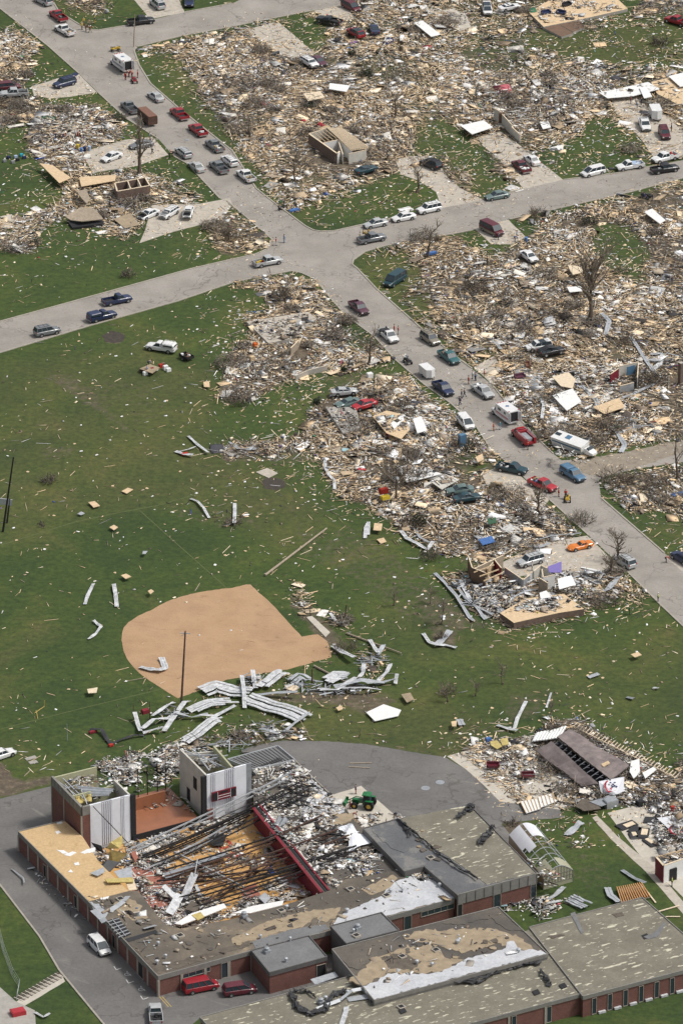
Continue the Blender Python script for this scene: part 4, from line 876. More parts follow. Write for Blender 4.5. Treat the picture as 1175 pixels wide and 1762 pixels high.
# roof fittings: vents, hatches, fans
def vent(px, py, z, kind=0):
    c = G(px, py, z); m = MB(); r = R_.uniform(.2, .3)
    if kind == 0:
        m.tube([c, c+Vector((0,0,.45)), c+Vector((0,0,.5)), c+Vector((0,0,.7)), c+Vector((0,0,.8))], [r*.7, r*.7, r*1.3, r*1.2, r*.4], 10); return sub(m.build('roof_vent', MATS['galv'], smooth=False))
    if kind == 1:
        m.box(c+Vector((0,0,.25)), (1.0,1.0,.5), Matrix.Rotation(.6,3,'Z')); m.tube([c+Vector((0,0,.5)), c+Vector((0,0,.9)), c+Vector((0,0,1.0))], [.42,.42,.2], 10); return sub(m.build('roof_fan', MATS['grey_metal']))
    m.box(c+Vector((0,0,.14)), (1.1,1.1,.28), Matrix.Rotation(.6,3,'Z')); o = sub(m.build('roof_hatch', MATS['concrete']))
    m = MB(); m.box(c+Vector((0,0,.29)), (.8,.8,.04), Matrix.Rotation(.6,3,'Z')); q = m.build('opening', MATS['black']); q.parent = o
for a in ((207,1549,2),(310,1612,2),(448,1616,0),(420,1579,1),(493,1565,0),(484,1569,2),(597,1571,0),(603,1532,2),(672,1537,0),(665,1543,2),(757,1527,0),(272,1628,0),(285,1650,0),(270,1660,0),(692,1535,0)): vent(a[0], a[1], H1, a[2])
# small annexe in the court
P, cc = block([(433,1637),(531,1612),(562,1648),(464,1675)], H1+.25, 'roof_grey_flat', fascia=.6, rim=.16, edges=(0,1,2,3), fmat='fascia_dark')
opening(P, cc, 2, .10, 1.6, .1, 2.8, 'door', 'black')
for a in ((459,1640,1),(499,1620,0),(492,1656,0)): vent(a[0], a[1], H1+.25, a[2])
cn = MB(); Q = Pz([(534,1686),(576,1673),(582,1681),(542,1695)], 2.6); cn.prism([p[:2] for p in Q], 2.45, 2.6); sub(cn.build('entrance_canopy', MATS['galv']))
# raised boiler house
P, cc = block([(569,1595),(656,1572),(686,1602),(596,1625)], H1+1.0, 'roof_grey_flat', wall='fascia_dark', fascia=.35, rim=.16, edges=(0,1,2,3), fmat='fascia_dark', z0=0)
for a in ((615,1600,1),(613,1612,2),(608,1606,0)): vent(a[0], a[1], H1+1, a[2])
# auditorium block
AU = [(625,1427),(683,1411),(805,1384),(923,1504),(787,1541),(730,1492),(696,1501)]
P, cc = block(AU, H1+.9, 'roof_dark', fascia=1.75, rim=.16, edges=(3,), pil=(), fmat='fascia')
f = MB(); n = len(P)
for e in (0, 4, 5, 6, 2):
    a, b = P[e], P[(e+1) % n]; d = (b-a).normalized(); o = Vector((d.y, -d.x, 0))*(1 if cc else -1); f.beam(a+o*.05-Vector((0,0,.35)), b+o*.05-Vector((0,0,.35)), .18, 1.0)
sub(f.build('parapet', MATS['fascia_dark']))
a, b = P[3], P[4]; d = (b-a).normalized(); o = Vector((d.y, -d.x, 0))*(1 if cc else -1)
for k in range(10):
    f = MB(); q = a.lerp(b, k/9.0); f.box(q+o*.14-Vector((0,0,.8)), (.14,.06,1.6), Matrix.Rotation(math.atan2(d.y,d.x),3,'Z')); sub(f.build('panel_joint', MATS['fascia_dark']))
opening(P, cc, 3, .04, 1.0, .1, 2.7, 'window'); opening(P, cc, 3, .50, 1.3, .1, 2.7, 'window'); opening(P, cc, 3, .97, .9, .1, 2.7, 'door', 'black')
patch([(684,1411),(805,1386),(921,1503),(838,1523),(790,1488),(750,1462),(715,1435)], H1+.9, 'roof_tan', .8, 10)
patch([(640,1430),(680,1421),(700,1440),(712,1455),(695,1468),(676,1462),(655,1445)], H1+.9, 'roof_dark', 1.5, 5, k=1)
# torn black membrane strips
def membrane(pts, wd, z, seed=1, name='torn_membrane', mat='black'):
    rr = random.Random(seed); m = MB(); Q = [G(x, y, z)+Vector((0, 0, .12)) for x, y in pts]
    for r in range(3):
        pp = []
        for i in range(len(Q)-1):
            for k in range(5): pp.append(Q[i].lerp(Q[i+1], k/5)+Vector((rr.uniform(-1, 1)*wd*.4, rr.uniform(-1, 1)*wd*.4, rr.uniform(0, .45))))
        m.grid(lambda u, v: pp[min(len(pp)-1, int(u*(len(pp)-1)))]+Vector((rr.uniform(-.1, .1), (v-.5)*wd*.6+rr.uniform(-.15, .15), rr.uniform(0, .25))), len(pp)-1, 2, .03)
    return sub(m.build(name, M('membrane_black', (.035,.035,.037), .6, .3, 2)))
zA = H1+.9
membrane([(684,1412),(712,1436),(738,1458),(760,1478),(790,1498),(830,1522)], .5, zA, 3); membrane([(690,1416),(700,1432),(705,1445)], 1.0, zA, 4); membrane([(788,1412),(800,1400),(812,1393),(805,1390)], 1.3, zA, 5); membrane([(822,1455),(835,1445),(845,1432),(848,1425)], 1.5, zA, 6)
vent(741, 1478, zA, 2)
# classroom block C with brown roof and white membrane edge
zC = H1+1.0
P, cc = block([(572,1635),(857,1562),(942,1643),(644,1723)], zC, 'roof_brown_dark', fascia=.5, rim=.14, edges=(0,1,2,3), wall='fascia', fmat='fascia')
patch([(600,1690),(625,1668),(650,1640),(690,1622),(705,1632),(740,1626),(770,1650),(800,1652),(760,1672),(720,1676),(668,1674),(640,1692),(620,1696)], zC, 'tan_patch', 3, 5)
patch([(690,1612),(730,1602),(790,1600),(850,1600),(890,1612),(925,1640),(890,1634),(850,1625),(800,1640),(760,1630),(720,1622)], zC, 'tan_patch', 3, 5)
patch([(655,1648),(690,1640),(725,1655),(710,1670),(670,1668)], zC, 'brown_patch', 2, 4, k=1)
patch([(644,1721),(622,1698),(650,1690),(668,1676),(720,1678),(760,1674),(800,1652),(850,1640),(870,1632),(872,1622),(884,1620),(893,1636),(930,1636),(940,1642)], zC, 'roof_white', 2, 6)
patch([(857,1564),(900,1604),(870,1600),(845,1580),(800,1592),(760,1590)], zC, 'roof_brown_dark', 2, 6, k=1)
patch([(575,1637),(640,1620),(690,1608),(700,1630),(640,1650),(615,1670),(600,1665)], zC, 'roof_brown_dark', 2, 6, k=1)
for a in ((743,1664,0),(892,1640,0),(790,1622,0),(787,1625,0),(750,1637,2),(692,1648,2),(717,1660,0)): vent(a[0], a[1], zC, a[2])
# big tan ballasted roofs
P, cc = block([(345,1752),(601,1682),(640,1725),(911,1600),(1001,1711),(812,1762),(640,1808),(395,1808)], H1, 'roof_tan', fascia=.55, rim=.14, edges=(0,4,5,7), pil=((4, 3), (5, 3)), pilw=.35)
opening(P, cc, 4, .3, .8, .1, 2.9, 'window'); opening(P, cc, 4, .62, .8, .1, 2.9, 'window'); opening(P, cc, 5, .2, .8, .1, 2.9, 'window')
P, cc = block([(911,1597),(1105,1546),(1230,1657),(1003,1716)], H1+.12, 'roof_tan', fascia=.55, rim=.14, edges=(0,1,2,3), pil=())
for i in range(8):
    opening(P, cc, 2, .915-i*.118, .75, .1, 2.95, 'window')
a, b = P[2], P[3]; d = (b-a).normalized(); o = Vector((d.y, -d.x, 0))*(1 if cc else -1)
for i in range(7):
    q = a.lerp(b, .86-i*.118); m = MB(); m.box(Vector((q.x, q.y, .25))+o*.25, (1.2, .4, .35), Matrix.Rotation(math.atan2(d.y,d.x),3,'Z')); sub(m.build('air_intake', MATS['white_metal']))
membrane([(502,1712),(508,1732),(530,1748),(560,1740),(575,1715),(600,1708)], 1.6, H1, 8); membrane([(505,1708),(530,1710),(545,1722)], .6, H1, 9); membrane([(700,1702),(740,1690),(790,1680),(830,1668),(870,1650),(900,1645)], 1.3, H1, 10); membrane([(780,1695),(830,1690),(860,1672),(900,1665),(935,1660)], 1.2, H1, 11)
membrane([(930,1672),(940,1690),(948,1700)], 1.2, H1, 12); membrane([(640,1560+170),(660,1722),(700,1716)], .6, H1, 13)
zD = H1+.12
patch([(981,1573),(989,1570),(1004,1605),(1000,1608)], zD, 'roof_grey_flat', .5, 8, k=1); patch([(1107,1613),(1125,1606),(1142,1588),(1146,1590),(1132,1612),(1115,1617)], zD, 'roof_grey_flat', .7, 5, k=1)
patch([(943,1612),(965,1608),(972,1610),(950,1616)], zD, 'brown_patch', .8, 4); patch([(1053,1574),(1070,1570),(1074,1576),(1060,1580)], zD, 'brown_patch', .8, 4)
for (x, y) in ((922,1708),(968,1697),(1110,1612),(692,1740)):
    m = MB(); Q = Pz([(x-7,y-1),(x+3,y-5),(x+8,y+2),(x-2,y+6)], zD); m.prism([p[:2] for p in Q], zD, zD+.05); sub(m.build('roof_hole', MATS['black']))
for a in ((598,1712,0),(552,1728,1),(560,1722,0),(690,1735,2)): vent(a[0], a[1], H1, a[2])
flap([(545,1740),(585,1728),(605,1715),(635,1705)], .6, h=1.0); flap([(598,1722),(640,1717)], 1.5, h=.4); flap([(586,1770),(595,1745),(596,1738)], .8, mat='white_metal'); flap([(601,1680),(640,1722)], .25, h=.8)
flap([(598,1675),(612,1672)], .5)
# east wing of the gym, its roof strewn with wreckage
EW = [(434,1324),(507,1309),(596,1395),(606,1414),(645,1405),(696,1500),(676,1500),(594,1514),(576,1530),(557,1536),(437,1386)]
EW = [(434,1324),(507,1309),(597,1396),(600,1408),(640,1440),(625,1427),(696,1500),(594,1514),(576,1530),(548,1522),(437,1386)]
EW = [(434,1324),(507,1309),(597,1396),(606,1410),(625,1427),(696,1500),(676,1502),(594,1514),(576,1530),(557,1536),(437,1388)]
P, cc = block(EW, 3.4, 'roof_brown_dark', fascia=.4, rim=.12, edges=(1, 2), wall='brick_red', fmat='pilaster')
a, b = P[9], P[10]; d = (b-a).normalized(); o = Vector((d.y, -d.x, 0))*(1 if cc else -1)
m = MB(); m.beam(a+o*.08-Vector((0,0,1.7)), b+o*.08-Vector((0,0,1.7)), .12, 3.4); mw = sub(m.build('padded_gym_wall', MATS['maroon']))
m = MB(); m.beam(a+o*.35+Vector((0,0,.05)), b+o*.35+Vector((0,0,.05)), .5, .22); m.beam(a+o*-.9+Vector((0,0,.12)), b-o*.9+Vector((0,0,.12)), .3, .25); sub(m.build('gallery_rail', MATS['maroon_red']))
m = MB(); m.beam(a-o*.5+Vector((0,0,.05)), b-o*.5+Vector((0,0,.05)), .6, .08); sub(m.build('gallery_floor', MATS['black']))
m = MB()
for q_ in [(.12+.08*k) for k in range(0)]: pass
# round white emblem on the padded wall
q = b.lerp(a, .28)+o*.16-Vector((0,0,1.3)); rz = math.atan2(d.y, d.x)
ring = []
for k in range(16):
    t = 2*math.pi*k/16; ring.append(q+d*math.cos(t)*.95+Vector((0,0,math.sin(t)*.95)))
for k in range(16): m.beam(ring[k], ring[(k+1) % 16], .05, .14)
for (s1, z1, s2, z2) in ((-.5,-.4,.0,.5),(0,.5,.5,-.35),(-.35,-.05,.4,.0),(-.1,-.5,.3,-.1),(-.4,.3,.1,.1)): m.beam(q+d*s1+Vector((0,0,z1)), q+d*s2+Vector((0,0,z2)), .05, .2)
o_ = m.build('emblem', MATS['canvas_white']); o_.parent = mw
patch([(530,1375),(555,1362),(594,1392),(592,1398),(560,1410),(520,1412),(515,1395)], 3.4, 'roof_white', 1.5, 4, 'snowy_membrane')
patch([(508,1320),(545,1350),(594,1393),(585,1393),(520,1342)], 3.4, 'roof_white', 1.5, 4)
patch([(445,1335),(500,1318),(515,1335),(480,1352),(445,1355)], 3.4, 'roof_brown_dark', 1.5, 5, k=2)
patch([(450,1400),(470,1395),(500,1430),(520,1470),(545,1500),(535,1500),(500,1455)], 3.4, 'plaster', 1, 6, k=1)
m = MB(); Q = Pz([(600,1440),(628,1432),(645,1445),(600,1468)], 3.9); m.grid(lambda u, v: (Q[0].lerp(Q[1], u)).lerp(Q[3].lerp(Q[2], u), v)+Vector((0,0,.3*math.sin(u*5))), 6, 4, .04); sub(m.build('roof_panel', MATS['panel_blue']))
for pts in ([(565,1410),(575,1402),(607,1400),(610,1408),(590,1418),(570,1420)],): patch(pts, 3.5, 'tan_patch', 1.2, 4)
# low store building behind the stage
P, cc = block([(392,1308),(478,1285),(507,1309),(434,1325)], 3.6, 'roof_grey_flat', fascia=.5, rim=.2, edges=(0,1,2,3), fmat='galv')
m = MB()
for k in range(14):
    t = (k+.5)/14; m.beam(P[3].lerp(P[2], t)+Vector((0,0,.06)), P[0].lerp(P[1], t)+Vector((0,0,.06)), .08, .1)
sub(m.build('roof_rib', MATS['fascia_dark'])); patch([(448,1318),(480,1304),(486,1308),(450,1322)], 3.62, 'black', 1, 4)
# ---- stage house: towers left and right of the stage
HT = 8.7
def wallseg(a, b, z0, z1, th, mat, name='wall', base=None, parent=None, zt=None):
    A = G(*a, zt or z1); B = G(*b, zt or z1); m = MB(); m.beam(Vector((A.x,A.y,(z0+z1)/2)), Vector((B.x,B.y,(z0+z1)/2)), th, z1-z0); o = m.build(name, MATS[mat]); return sub(o) if parent is None else o
T1 = [(90,1336),(141,1389),(223,1368),(170,1316)]
def at(a, z=HT): return G(a[0], a[1], z)
def lp(a, b, t): return (a[0]+(b[0]-a[0])*t, a[1]+(b[1]-a[1])*t)
wallseg(T1[0], T1[1], 0, HT-1.6, .35, 'brick_red', zt=HT); wallseg(T1[0], T1[1], HT-1.6, HT, .42, 'fascia', 'fascia')
A, B = at(T1[0]), at(T1[1]); d = (B-A).normalized()
for t in (0, .42, 1):
    m = MB(); q = A.lerp(B, t); m.box(Vector((q.x, q.y, 3.5)), (.3, .52, 7.1), Matrix.Rotation(math.atan2(d.y, d.x), 3, 'Z')); sub(m.build('pilaster', MATS['pilaster']))
for k in range(9):
    m = MB(); q = A.lerp(B, k/8); m.box(Vector((q.x, q.y, HT-.8)), (.07, .47, 1.55), Matrix.Rotation(math.atan2(d.y, d.x), 3, 'Z')); sub(m.build('panel_joint', MATS['fascia_dark']))
wallseg(T1[1], lp(T1[1], T1[2], .16), 0, HT-1.6, .35, 'brick_red', zt=HT); wallseg(T1[1], lp(T1[1], T1[2], .16), HT-1.6, HT, .42, 'fascia', 'fascia')
def striped(a, b, segs, z0=0, z1=HT, th=.3):
    for t0, t1, mt in segs:
        o = wallseg(lp(a, b, t0), lp(a, b, t1), z0, z1, th, mt, 'wall_panel', zt=z1)
        if mt == 'panel_stripe':
            A, B = at(lp(a, b, t0)), at(lp(a, b, t1)); dd = (B-A).normalized(); nn = Vector((dd.y, -dd.x, 0)); nn = nn if nn.y < 0 else -nn; m = MB(); k = max(3, int((B-A).length/.35))
            for i in range(k): q = A.lerp(B, (i+.5)/k)+nn*.17; m.box(Vector((q.x, q.y, (z0+z1)/2+.3)), (.13, .1, z1-z0-1.0), Matrix.Rotation(math.atan2(dd.y, dd.x), 3, 'Z'))
            r = m.build('acoustic_rib', MATS['panel_blue']); r.parent = o; 
striped(T1[1], T1[2], [(.16,.40,'panel_blue'),(.40,.62,'panel_stripe'),(.62,.80,'panel_blue'),(.80,.89,'panel_stripe'),(.89,1.0,'panel_blue')])
wallseg(T1[0], lp(T1[0], T1[3], .95), 0, HT-.3, .3, 'olive_wall', zt=HT); wallseg(T1[2], lp(T1[2], T1[3], .5), 0, HT, .3, 'plaster'); wallseg(lp(T1[0], T1[1], .55), lp(T1[3], T1[2], .55), 0, HT-.7, .25, 'olive_wall', zt=HT)
m = MB(); Q = [at((128,1352), 8.3), at((196,1358), 8.6), at((186,1370), 8.0), at((158,1372), 7.4)]
m.grid(lambda u, v: (Q[0].lerp(Q[1], u)).lerp(Q[3].lerp(Q[2], u), v)+Vector((0,0,.12*math.sin(v*20))), 4, 24, .05); sub(m.build('roof_deck_sheet', MATS['galv']))
m = MB()
for a, b in (((100,1345),(130,1368)),((112,1350),(128,1370)),((108,1340),(150,1380)),((104,1360),(136,1350)),((140,1360),(150,1385)),((95,1345),(120,1372))): m.beam(at(a, 8.0), at(b, 7.6), .14, .14)
sub(m.build('broken_joist', MATS['galv']))
m = MB(); m.grid(lambda u, v: at((128+u*30, 1372+v*12-u*6), 7.4+math.sin(u*9)*.25+math.cos(v*7)*.2), 10, 6, .2); sub(m.build('insulation_batt', MATS['insulation']))
# right tower
T2 = [(310,1289),(355,1334),(401,1322),(368,1284)]
striped(T2[1], (432,1313), [(0,.08,'panel_blue'),(.08,.20,'panel_stripe'),(.20,.40,'panel_blue'),(.40,.62,'panel_stripe'),(.62,.88,'panel_blue'),(.88,1.0,'grey_metal')])
A_, B_, C_ = at(T2[1]), at(T2[0]), None
wallseg(T2[0], T2[1], 0, HT, .3, 'plaster'); wallseg(T2[2], T2[3], 0, HT, .3, 'olive_wall'); wallseg(T2[0], T2[3], 0, HT-1, .3, 'plaster', zt=HT)
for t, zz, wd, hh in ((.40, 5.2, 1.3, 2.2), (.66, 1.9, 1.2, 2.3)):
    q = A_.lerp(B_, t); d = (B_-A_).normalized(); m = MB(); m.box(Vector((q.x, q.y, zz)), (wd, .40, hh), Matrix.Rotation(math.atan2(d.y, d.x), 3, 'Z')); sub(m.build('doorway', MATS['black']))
m = MB()
for a, b, z1, z2 in (((318,1292),(390,1322),8,7.6),((330,1290),(372,1318),7.7,7.7),((322,1300),(380,1300),8.2,8.2),((345,1310),(392,1300),8,8),((338,1298),(360,1326),7.6,8.2),((350,1290),(388,1316),7.2,7.6)): m.beam(at(a, z1), at(b, z2), .16, .16)
sub(m.build('broken_joist', MATS['galv']))
m = MB(); m.grid(lambda u, v: at((322+u*60, 1298+v*22-u*6), 5.8+math.sin(u*11)*.4+math.cos(v*9)*.3), 14, 8, .1); sub(m.build('ceiling_rubble', MATS['wood_weathered']))
# curtains at the stage edges
def legs(px, py, wd=1.0):
    m = MB(); c = G(px, py, HT); m.box(Vector((c.x, c.y, HT/2)), (wd, .5, HT-.1), Matrix.Rotation(.52, 3, 'Z')); sub(m.build('stage_curtain', MATS['black']))
legs(228, 1367, .9); legs(350, 1336, .8)
# stage floor, apron and back wall
S = [(228,1438),(342,1408),(290,1355),(176,1385)]
m = MB(); Q = Pz(S, 1.2); m.prism([p[:2] for p in Q], 0, 1.2); st = sub(m.build('stage_floor', MATS['floor_stage']))
m = MB(); d = (Q[1]-Q[0]).normalized(); nn = Vector((d.y, -d.x, 0)); m.beam(Q[0]+nn*.06+Vector((0,0,-.62)), Q[1]+nn*.06+Vector((0,0,-.62)), .14, 1.2); o = m.build('apron', MATS['black']); o.parent = st
wallseg((232,1375),(284,1361), 1.0, 3.4, .3, 'floor_stage', 'stage_back_wall', zt=3.4)
m = MB()
for (x, y) in ((238,1372),(254,1368),(271,1362),(285,1358)): c = G(x, y, 1.2); m.box(c+Vector((0,0,2.6)), (.16,.16,5.4))
sub(m.build('steel_post', MATS['dark_steel']))
# scoreboard on the wall right of the stage
A, B = at((370,1331), HT), at((412,1320), HT); dd = (B-A).normalized(); nn = Vector((dd.y, -dd.x, 0)); rz = math.atan2(dd.y, dd.x); C0 = G(384,1358+0, 0)
q = A.lerp(B, .32)+nn*.3; 
m = MB(); m.box(Vector((q.x, q.y, 4.55)), (4.5, .2, 1.7), Matrix.Rotation(rz, 3, 'Z')); sb = sub(m.build('scoreboard', MATS['maroon']))
m = MB()
for s in (-1.7, 1.7): m.box(Vector((q.x, q.y, 4.55))+dd*s+nn*.12, (.85, .04, 1.35), Matrix.Rotation(rz, 3, 'Z'))
m.box(Vector((q.x, q.y, 5.1))+nn*.12, (1.3, .04, .35), Matrix.Rotation(rz, 3, 'Z')); m.build('display', MATS['black']).parent = sb
m = MB()
for s in (-1.2, 1.2): m.box(Vector((q.x, q.y, 4.55))+dd*s+nn*.125, (.07, .04, 1.5), Matrix.Rotation(rz, 3, 'Z'))
for z_ in (4.1, 4.55): m.box(Vector((q.x, q.y, z_))+nn*.125, (2.2, .04, .08), Matrix.Rotation(rz, 3, 'Z'))
m.build('trim', MATS['lamp_white']).parent = sb
for (x, y, w2, h2) in ((171,1456,1.9,1.9),(206,1444,.9,2.0),(361,1414,1.0,2.1)):
    c = G(x, y, 0); m = MB(); m.box(c+nn*.12+Vector((0,0,h2/2+.25)), (w2,.3,h2), Matrix.Rotation(rz, 3, 'Z')); sub(m.build('door', MATS['brick_red']))
# the court floor
m = MB(); Q = Pz([(155,1467),(437,1397),(585,1538),(310,1640)], 0); m.prism([p[:2] for p in Q], -.1, .07); fl = sub(m.build('gym_floor', MATS['floor_maple']))
def fp(poly, z, mat, name='floor_marking'):
    m = MB(); m.prism([p[:2] for p in Pz(poly, 0)], .0, z); o = m.build(name, MATS[mat]); return sub(o)
M('floor_salmon', (.34,.13,.09), .7, .15, 1); M('floor_red', (.42,.05,.03), .5, .1, 1)
fp([(213,1495),(258,1486),(300,1505),(330,1560),(300,1590),(262,1590),(225,1530)], .085, 'floor_salmon'); fp([(413,1530),(440,1520),(455,1560),(452,1572),(420,1560)], .085, 'floor_salmon'); fp([(480,1512),(510,1500),(530,1520),(500,1535)], .085, 'floor_salmon')
for a, b in (((215,1492),(255,1488)),((228,1512),(275,1507)),((232,1533),(295,1523)),((218,1490),(250,1530))):
    A = G(*a); B = G(*b); m = MB(); m.beam(A+Vector((0,0,.11)), B+Vector((0,0,.11)), .28, .05); sub(m.build('court_line', MATS['plaster']))
# red letters on the floor
def floor_text(txt, px, py, ang, size, mat):
    cu = bpy.data.curves.new('lettering', 'FONT'); cu.body = txt; cu.size = size; cu.extrude = .01; cu.offset = .05; cu.align_x = 'CENTER'; cu.align_y = 'CENTER'
    o = bpy.data.objects.new('lettering', cu); COL.objects.link(o); dg = bpy.context.evaluated_depsgraph_get(); me = bpy.data.meshes.new_from_object(o.evaluated_get(dg)); bpy.data.objects.remove(o)
    me.materials.clear(); me.materials.append(mat); o = bpy.data.objects.new('lettering', me); COL.objects.link(o); o.location = G(px, py, .10); o.rotation_euler = (0, 0, ang); return sub(o)
floor_text('ON', 389, 1461, heading(389, 1461, (1, 1))+0, 4.2, MATS['floor_red'])
# gym wreckage below roof level: mats and slabs
def slab_px(poly, z, th, mat, name, **k):
    m = MB(); Q = [G(x, y, zz) for (x, y), zz in zip(poly, z if isinstance(z, (list, tuple)) else [z]*len(poly))]
    vs = Q+[q-Vector((0,0,th)) for q in Q]; n = len(Q); m.add(vs, [tuple(range(n)), tuple(range(2*n-1, n-1, -1))]+[(i, n+i, n+(i+1) % n, (i+1) % n) for i in range(n)])
    o = m.build(name, MATS[mat], **k)
    return local_origin(o) if k else sub(o)
slab_px([(292,1500),(386,1466),(392,1474),(298,1508)], .9, .1, 'grey_metal', 'fallen_deck'); slab_px([(280,1504),(300,1497),(300,1508),(285,1512)], .8, .1, 'grey_metal', 'fallen_deck')
slab_px([(196,1500),(226,1492),(229,1510),(205,1512)], [4.0,4.2,3.9,3.8], .08, 'galv', 'torn_roof_sheet'); slab_px([(155,1503),(178,1493),(181,1500),(168,1508)], [4,4.3,4.2,4], .08, 'galv', 'torn_roof_sheet')
slab_px([(180,1513),(228,1510),(230,1518),(185,1519)], [4.1,4,4,4.2], .15, 'insulation', 'torn_roof_sheet'); slab_px([(185,1488),(190,1462),(218,1470),(196,1490)], [.6,3.2,2.6,.6], .1, 'insulation', 'torn_roof_sheet')
slab_px([(183,1460),(190,1450),(210,1438),(212,1450),(205,1460)], [1.5,2.5,3,2,1.6], .1, 'insulation', 'torn_roof_sheet'); slab_px([(157,1450),(175,1456),(178,1468),(166,1462)], [3.7,3.4,2.4,2.6], .1, 'plastic_dark', 'torn_roof_sheet')
slab_px([(170,1490),(185,1480),(205,1484),(190,1500),(172,1498)], [3,3.5,3,2.5,3], .1, 'membrane_black', 'torn_roof_sheet')
slab_px([(210,1503),(222,1533),(236,1531),(225,1500)], [3.7,3.6,3.6,3.8], .1, 'wood_pale', 'torn_roof_sheet')
slab_px([(225,1468),(232,1464),(238,1476),(232,1482)], .8, .4, 'floor_salmon', 'gym_mat'); slab_px([(318,1565),(330,1550),(345,1560),(335,1570)], 1.2, .1, 'brown_patch', 'gym_mat'); slab_px([(445,1545),(455,1536),(466,1545),(456,1556)], 1.0, .1, 'galv', 'gym_mat')
slab_px([(300,1590),(330,1572),(385,1555),(390,1562),(345,1580),(312,1592)], 1.6, .12, 'white_paint', 'fallen_ceiling'); slab_px([(400,1572),(420,1565),(432,1560),(488,1550),(486,1558),(430,1572)], 1.2, .12, 'white_paint', 'fallen_ceiling'); slab_px([(330,1575),(345,1570),(352,1578),(340,1584)], 1.7, .12, 'insulation', 'fallen_ceiling')
slab_px([(357,1442),(372,1434),(390,1437),(384,1455),(365,1456)], .6, .1, 'plastic_dark', 'fallen_deck')
for a, b, z1, z2, wd in (((316,1547),(335,1504),.6,3.4,1.2),((291,1573),(310,1540),.6,1.2,1.4),((281,1525),(306,1549),2.4,.8,.9),((337,1523),(346,1546),1.5,.5,.5),((335,1508),(340,1478),3.2,5.5,.15)):
    m = MB(); m.beam(G(*a, z1), G(*b, z2), wd, .12, roll=.3); sub(m.build('white_duct', MATS['white_metal']))
# torn blue grey sheet over the gallery and black wreck
m = MB(); Q = [G(467,1436,2.4), G(478,1405,4.6), G(500,1410,4.4), G(480,1430,3.2)]
m.grid(lambda u, v: (Q[0].lerp(Q[1], u)).lerp(Q[3].lerp(Q[2], u), v)+Vector((0,0,.25*math.sin(v*14))), 6, 12, .05); sub(m.build('torn_roof_sheet', MATS['grey_metal']))
m = MB(); Q = [G(575,1432,3.5), G(600,1415,5), G(618,1432,3.8), G(585,1450,3.5)]
m.grid(lambda u, v: (Q[0].lerp(Q[1], u)).lerp(Q[3].lerp(Q[2], u), v)+Vector((0,0,.3*math.sin(v*8+u*5))), 6, 8, .05); sub(m.build('torn_roof_sheet', MATS['panel_blue']))
# collapsed steel joists  over the gym
def joist(a, za, b, zb, d_=.75, sag=.3, bent=0, mat='dark_steel', g='fallen steel joists over the gym floor', lab='dark steel joist'):
    A = G(*a, za); B = G(*b, zb); L = (B-A).length; n = max(8, int(L/1.5)); top = []; bot = []
    sd = (B-A).normalized().cross(Vector((0,0,1)))
    for i in range(n+1):
        t = i/n; p = A.lerp(B, t)+Vector((0, 0, -sag*math.sin(math.pi*t)))+sd*bent*math.sin(math.pi*t*1.3); top.append(p+Vector((0,0,d_/2))); bot.append(p-Vector((0,0,d_/2))+sd*.12)
    root = sub(empty('steel_joist', A.lerp(B, .5))); off = Vector(A.lerp(B, .5))
    sh = lambda L_: [p-off for p in L_]
    m = MB(); m.tube(sh(top), .15, 4); m.tube(sh(bot), .13, 4); m.build('chord', MATS[mat], root)
    m = MB()
    for i in range(n):
        if i % 2: m.beam(bot[i]-off, top[i+1]-off, .06, .06)
        else: m.beam(top[i]-off, bot[i+1]-off, .06, .06)
    m.build('web', MATS[mat], root); return root
for j in [((217,1468),.6,(500,1331),5.2,'galv',.6),((245,1476),.5,(519,1350),5.0,'dark_steel',.3),((262,1492),.5,(532,1362),4.8,'dark_steel',.5),((276,1503),.6,(548,1414),4.4,'dark_steel',.3),((285,1512),.5,(556,1408),4.8,'rust_steel',.5),
          ((296,1524),.6,(583,1432),4.6,'rust_steel',.2),((313,1537),.6,(600,1440),4.4,'rust_steel',.6),((300,1551),.6,(604,1461),4.3,'dark_steel',.3),((312,1557),.7,(612,1458),4.6,'dark_steel',.5),((330,1566),.7,(600,1474),4.0,'dark_steel',.2),((243,1480),.4,(430,1400),2.5,'dark_steel',.1),((270,1520),.4,(470,1500),1.5,'dark_steel',.1),((300,1470),.5,(420,1530),1.2,'galv',.1),((350,1560),.5,(470,1478),1.8,'rust_steel',.2),((250,1500),.4,(390,1425),1.6,'galv',.3)]:
    joist(j[0], j[1], j[2], j[3], mat=j[4], sag=j[5], bent=R_.uniform(-.4, .4))
for a, b in ((at((160,1388), 8.6), at((221,1452), 1.2)), (G(335,1428,3), G(455,1372,5.2))): m = MB(); m.tube([a, b], .07, 5); sub(m.build('steel_cable', MATS['dark_steel']))
# crumpled black roof plant lying on the east wing
brm = MB(); rr = random.Random(5)
for i in range(46):
    c = G(rr.uniform(482,528), rr.uniform(1350,1388), 3.5)+Vector((0,0,rr.uniform(0,1.3))); brm.beam(c, c+Vector((rr.uniform(-2,2), rr.uniform(-2,2), rr.uniform(-.5,.6))), rr.uniform(.08,.4), .08, roll=rr.uniform(0,3))
sub(brm.build('crumpled_deck', MATS['membrane_black'])); brm = MB()
for i in range(34):
    c = G(rr.uniform(555,595), rr.uniform(1432,1462), 3.5)+Vector((0,0,rr.uniform(0,1.0))); brm.beam(c, c+Vector((rr.uniform(-2,2), rr.uniform(-1.5,1.5), rr.uniform(-.4,.6))), rr.uniform(.1,.5), .08, roll=rr.uniform(0,3))
sub(brm.build('crumpled_deck', MATS['membrane_black']))

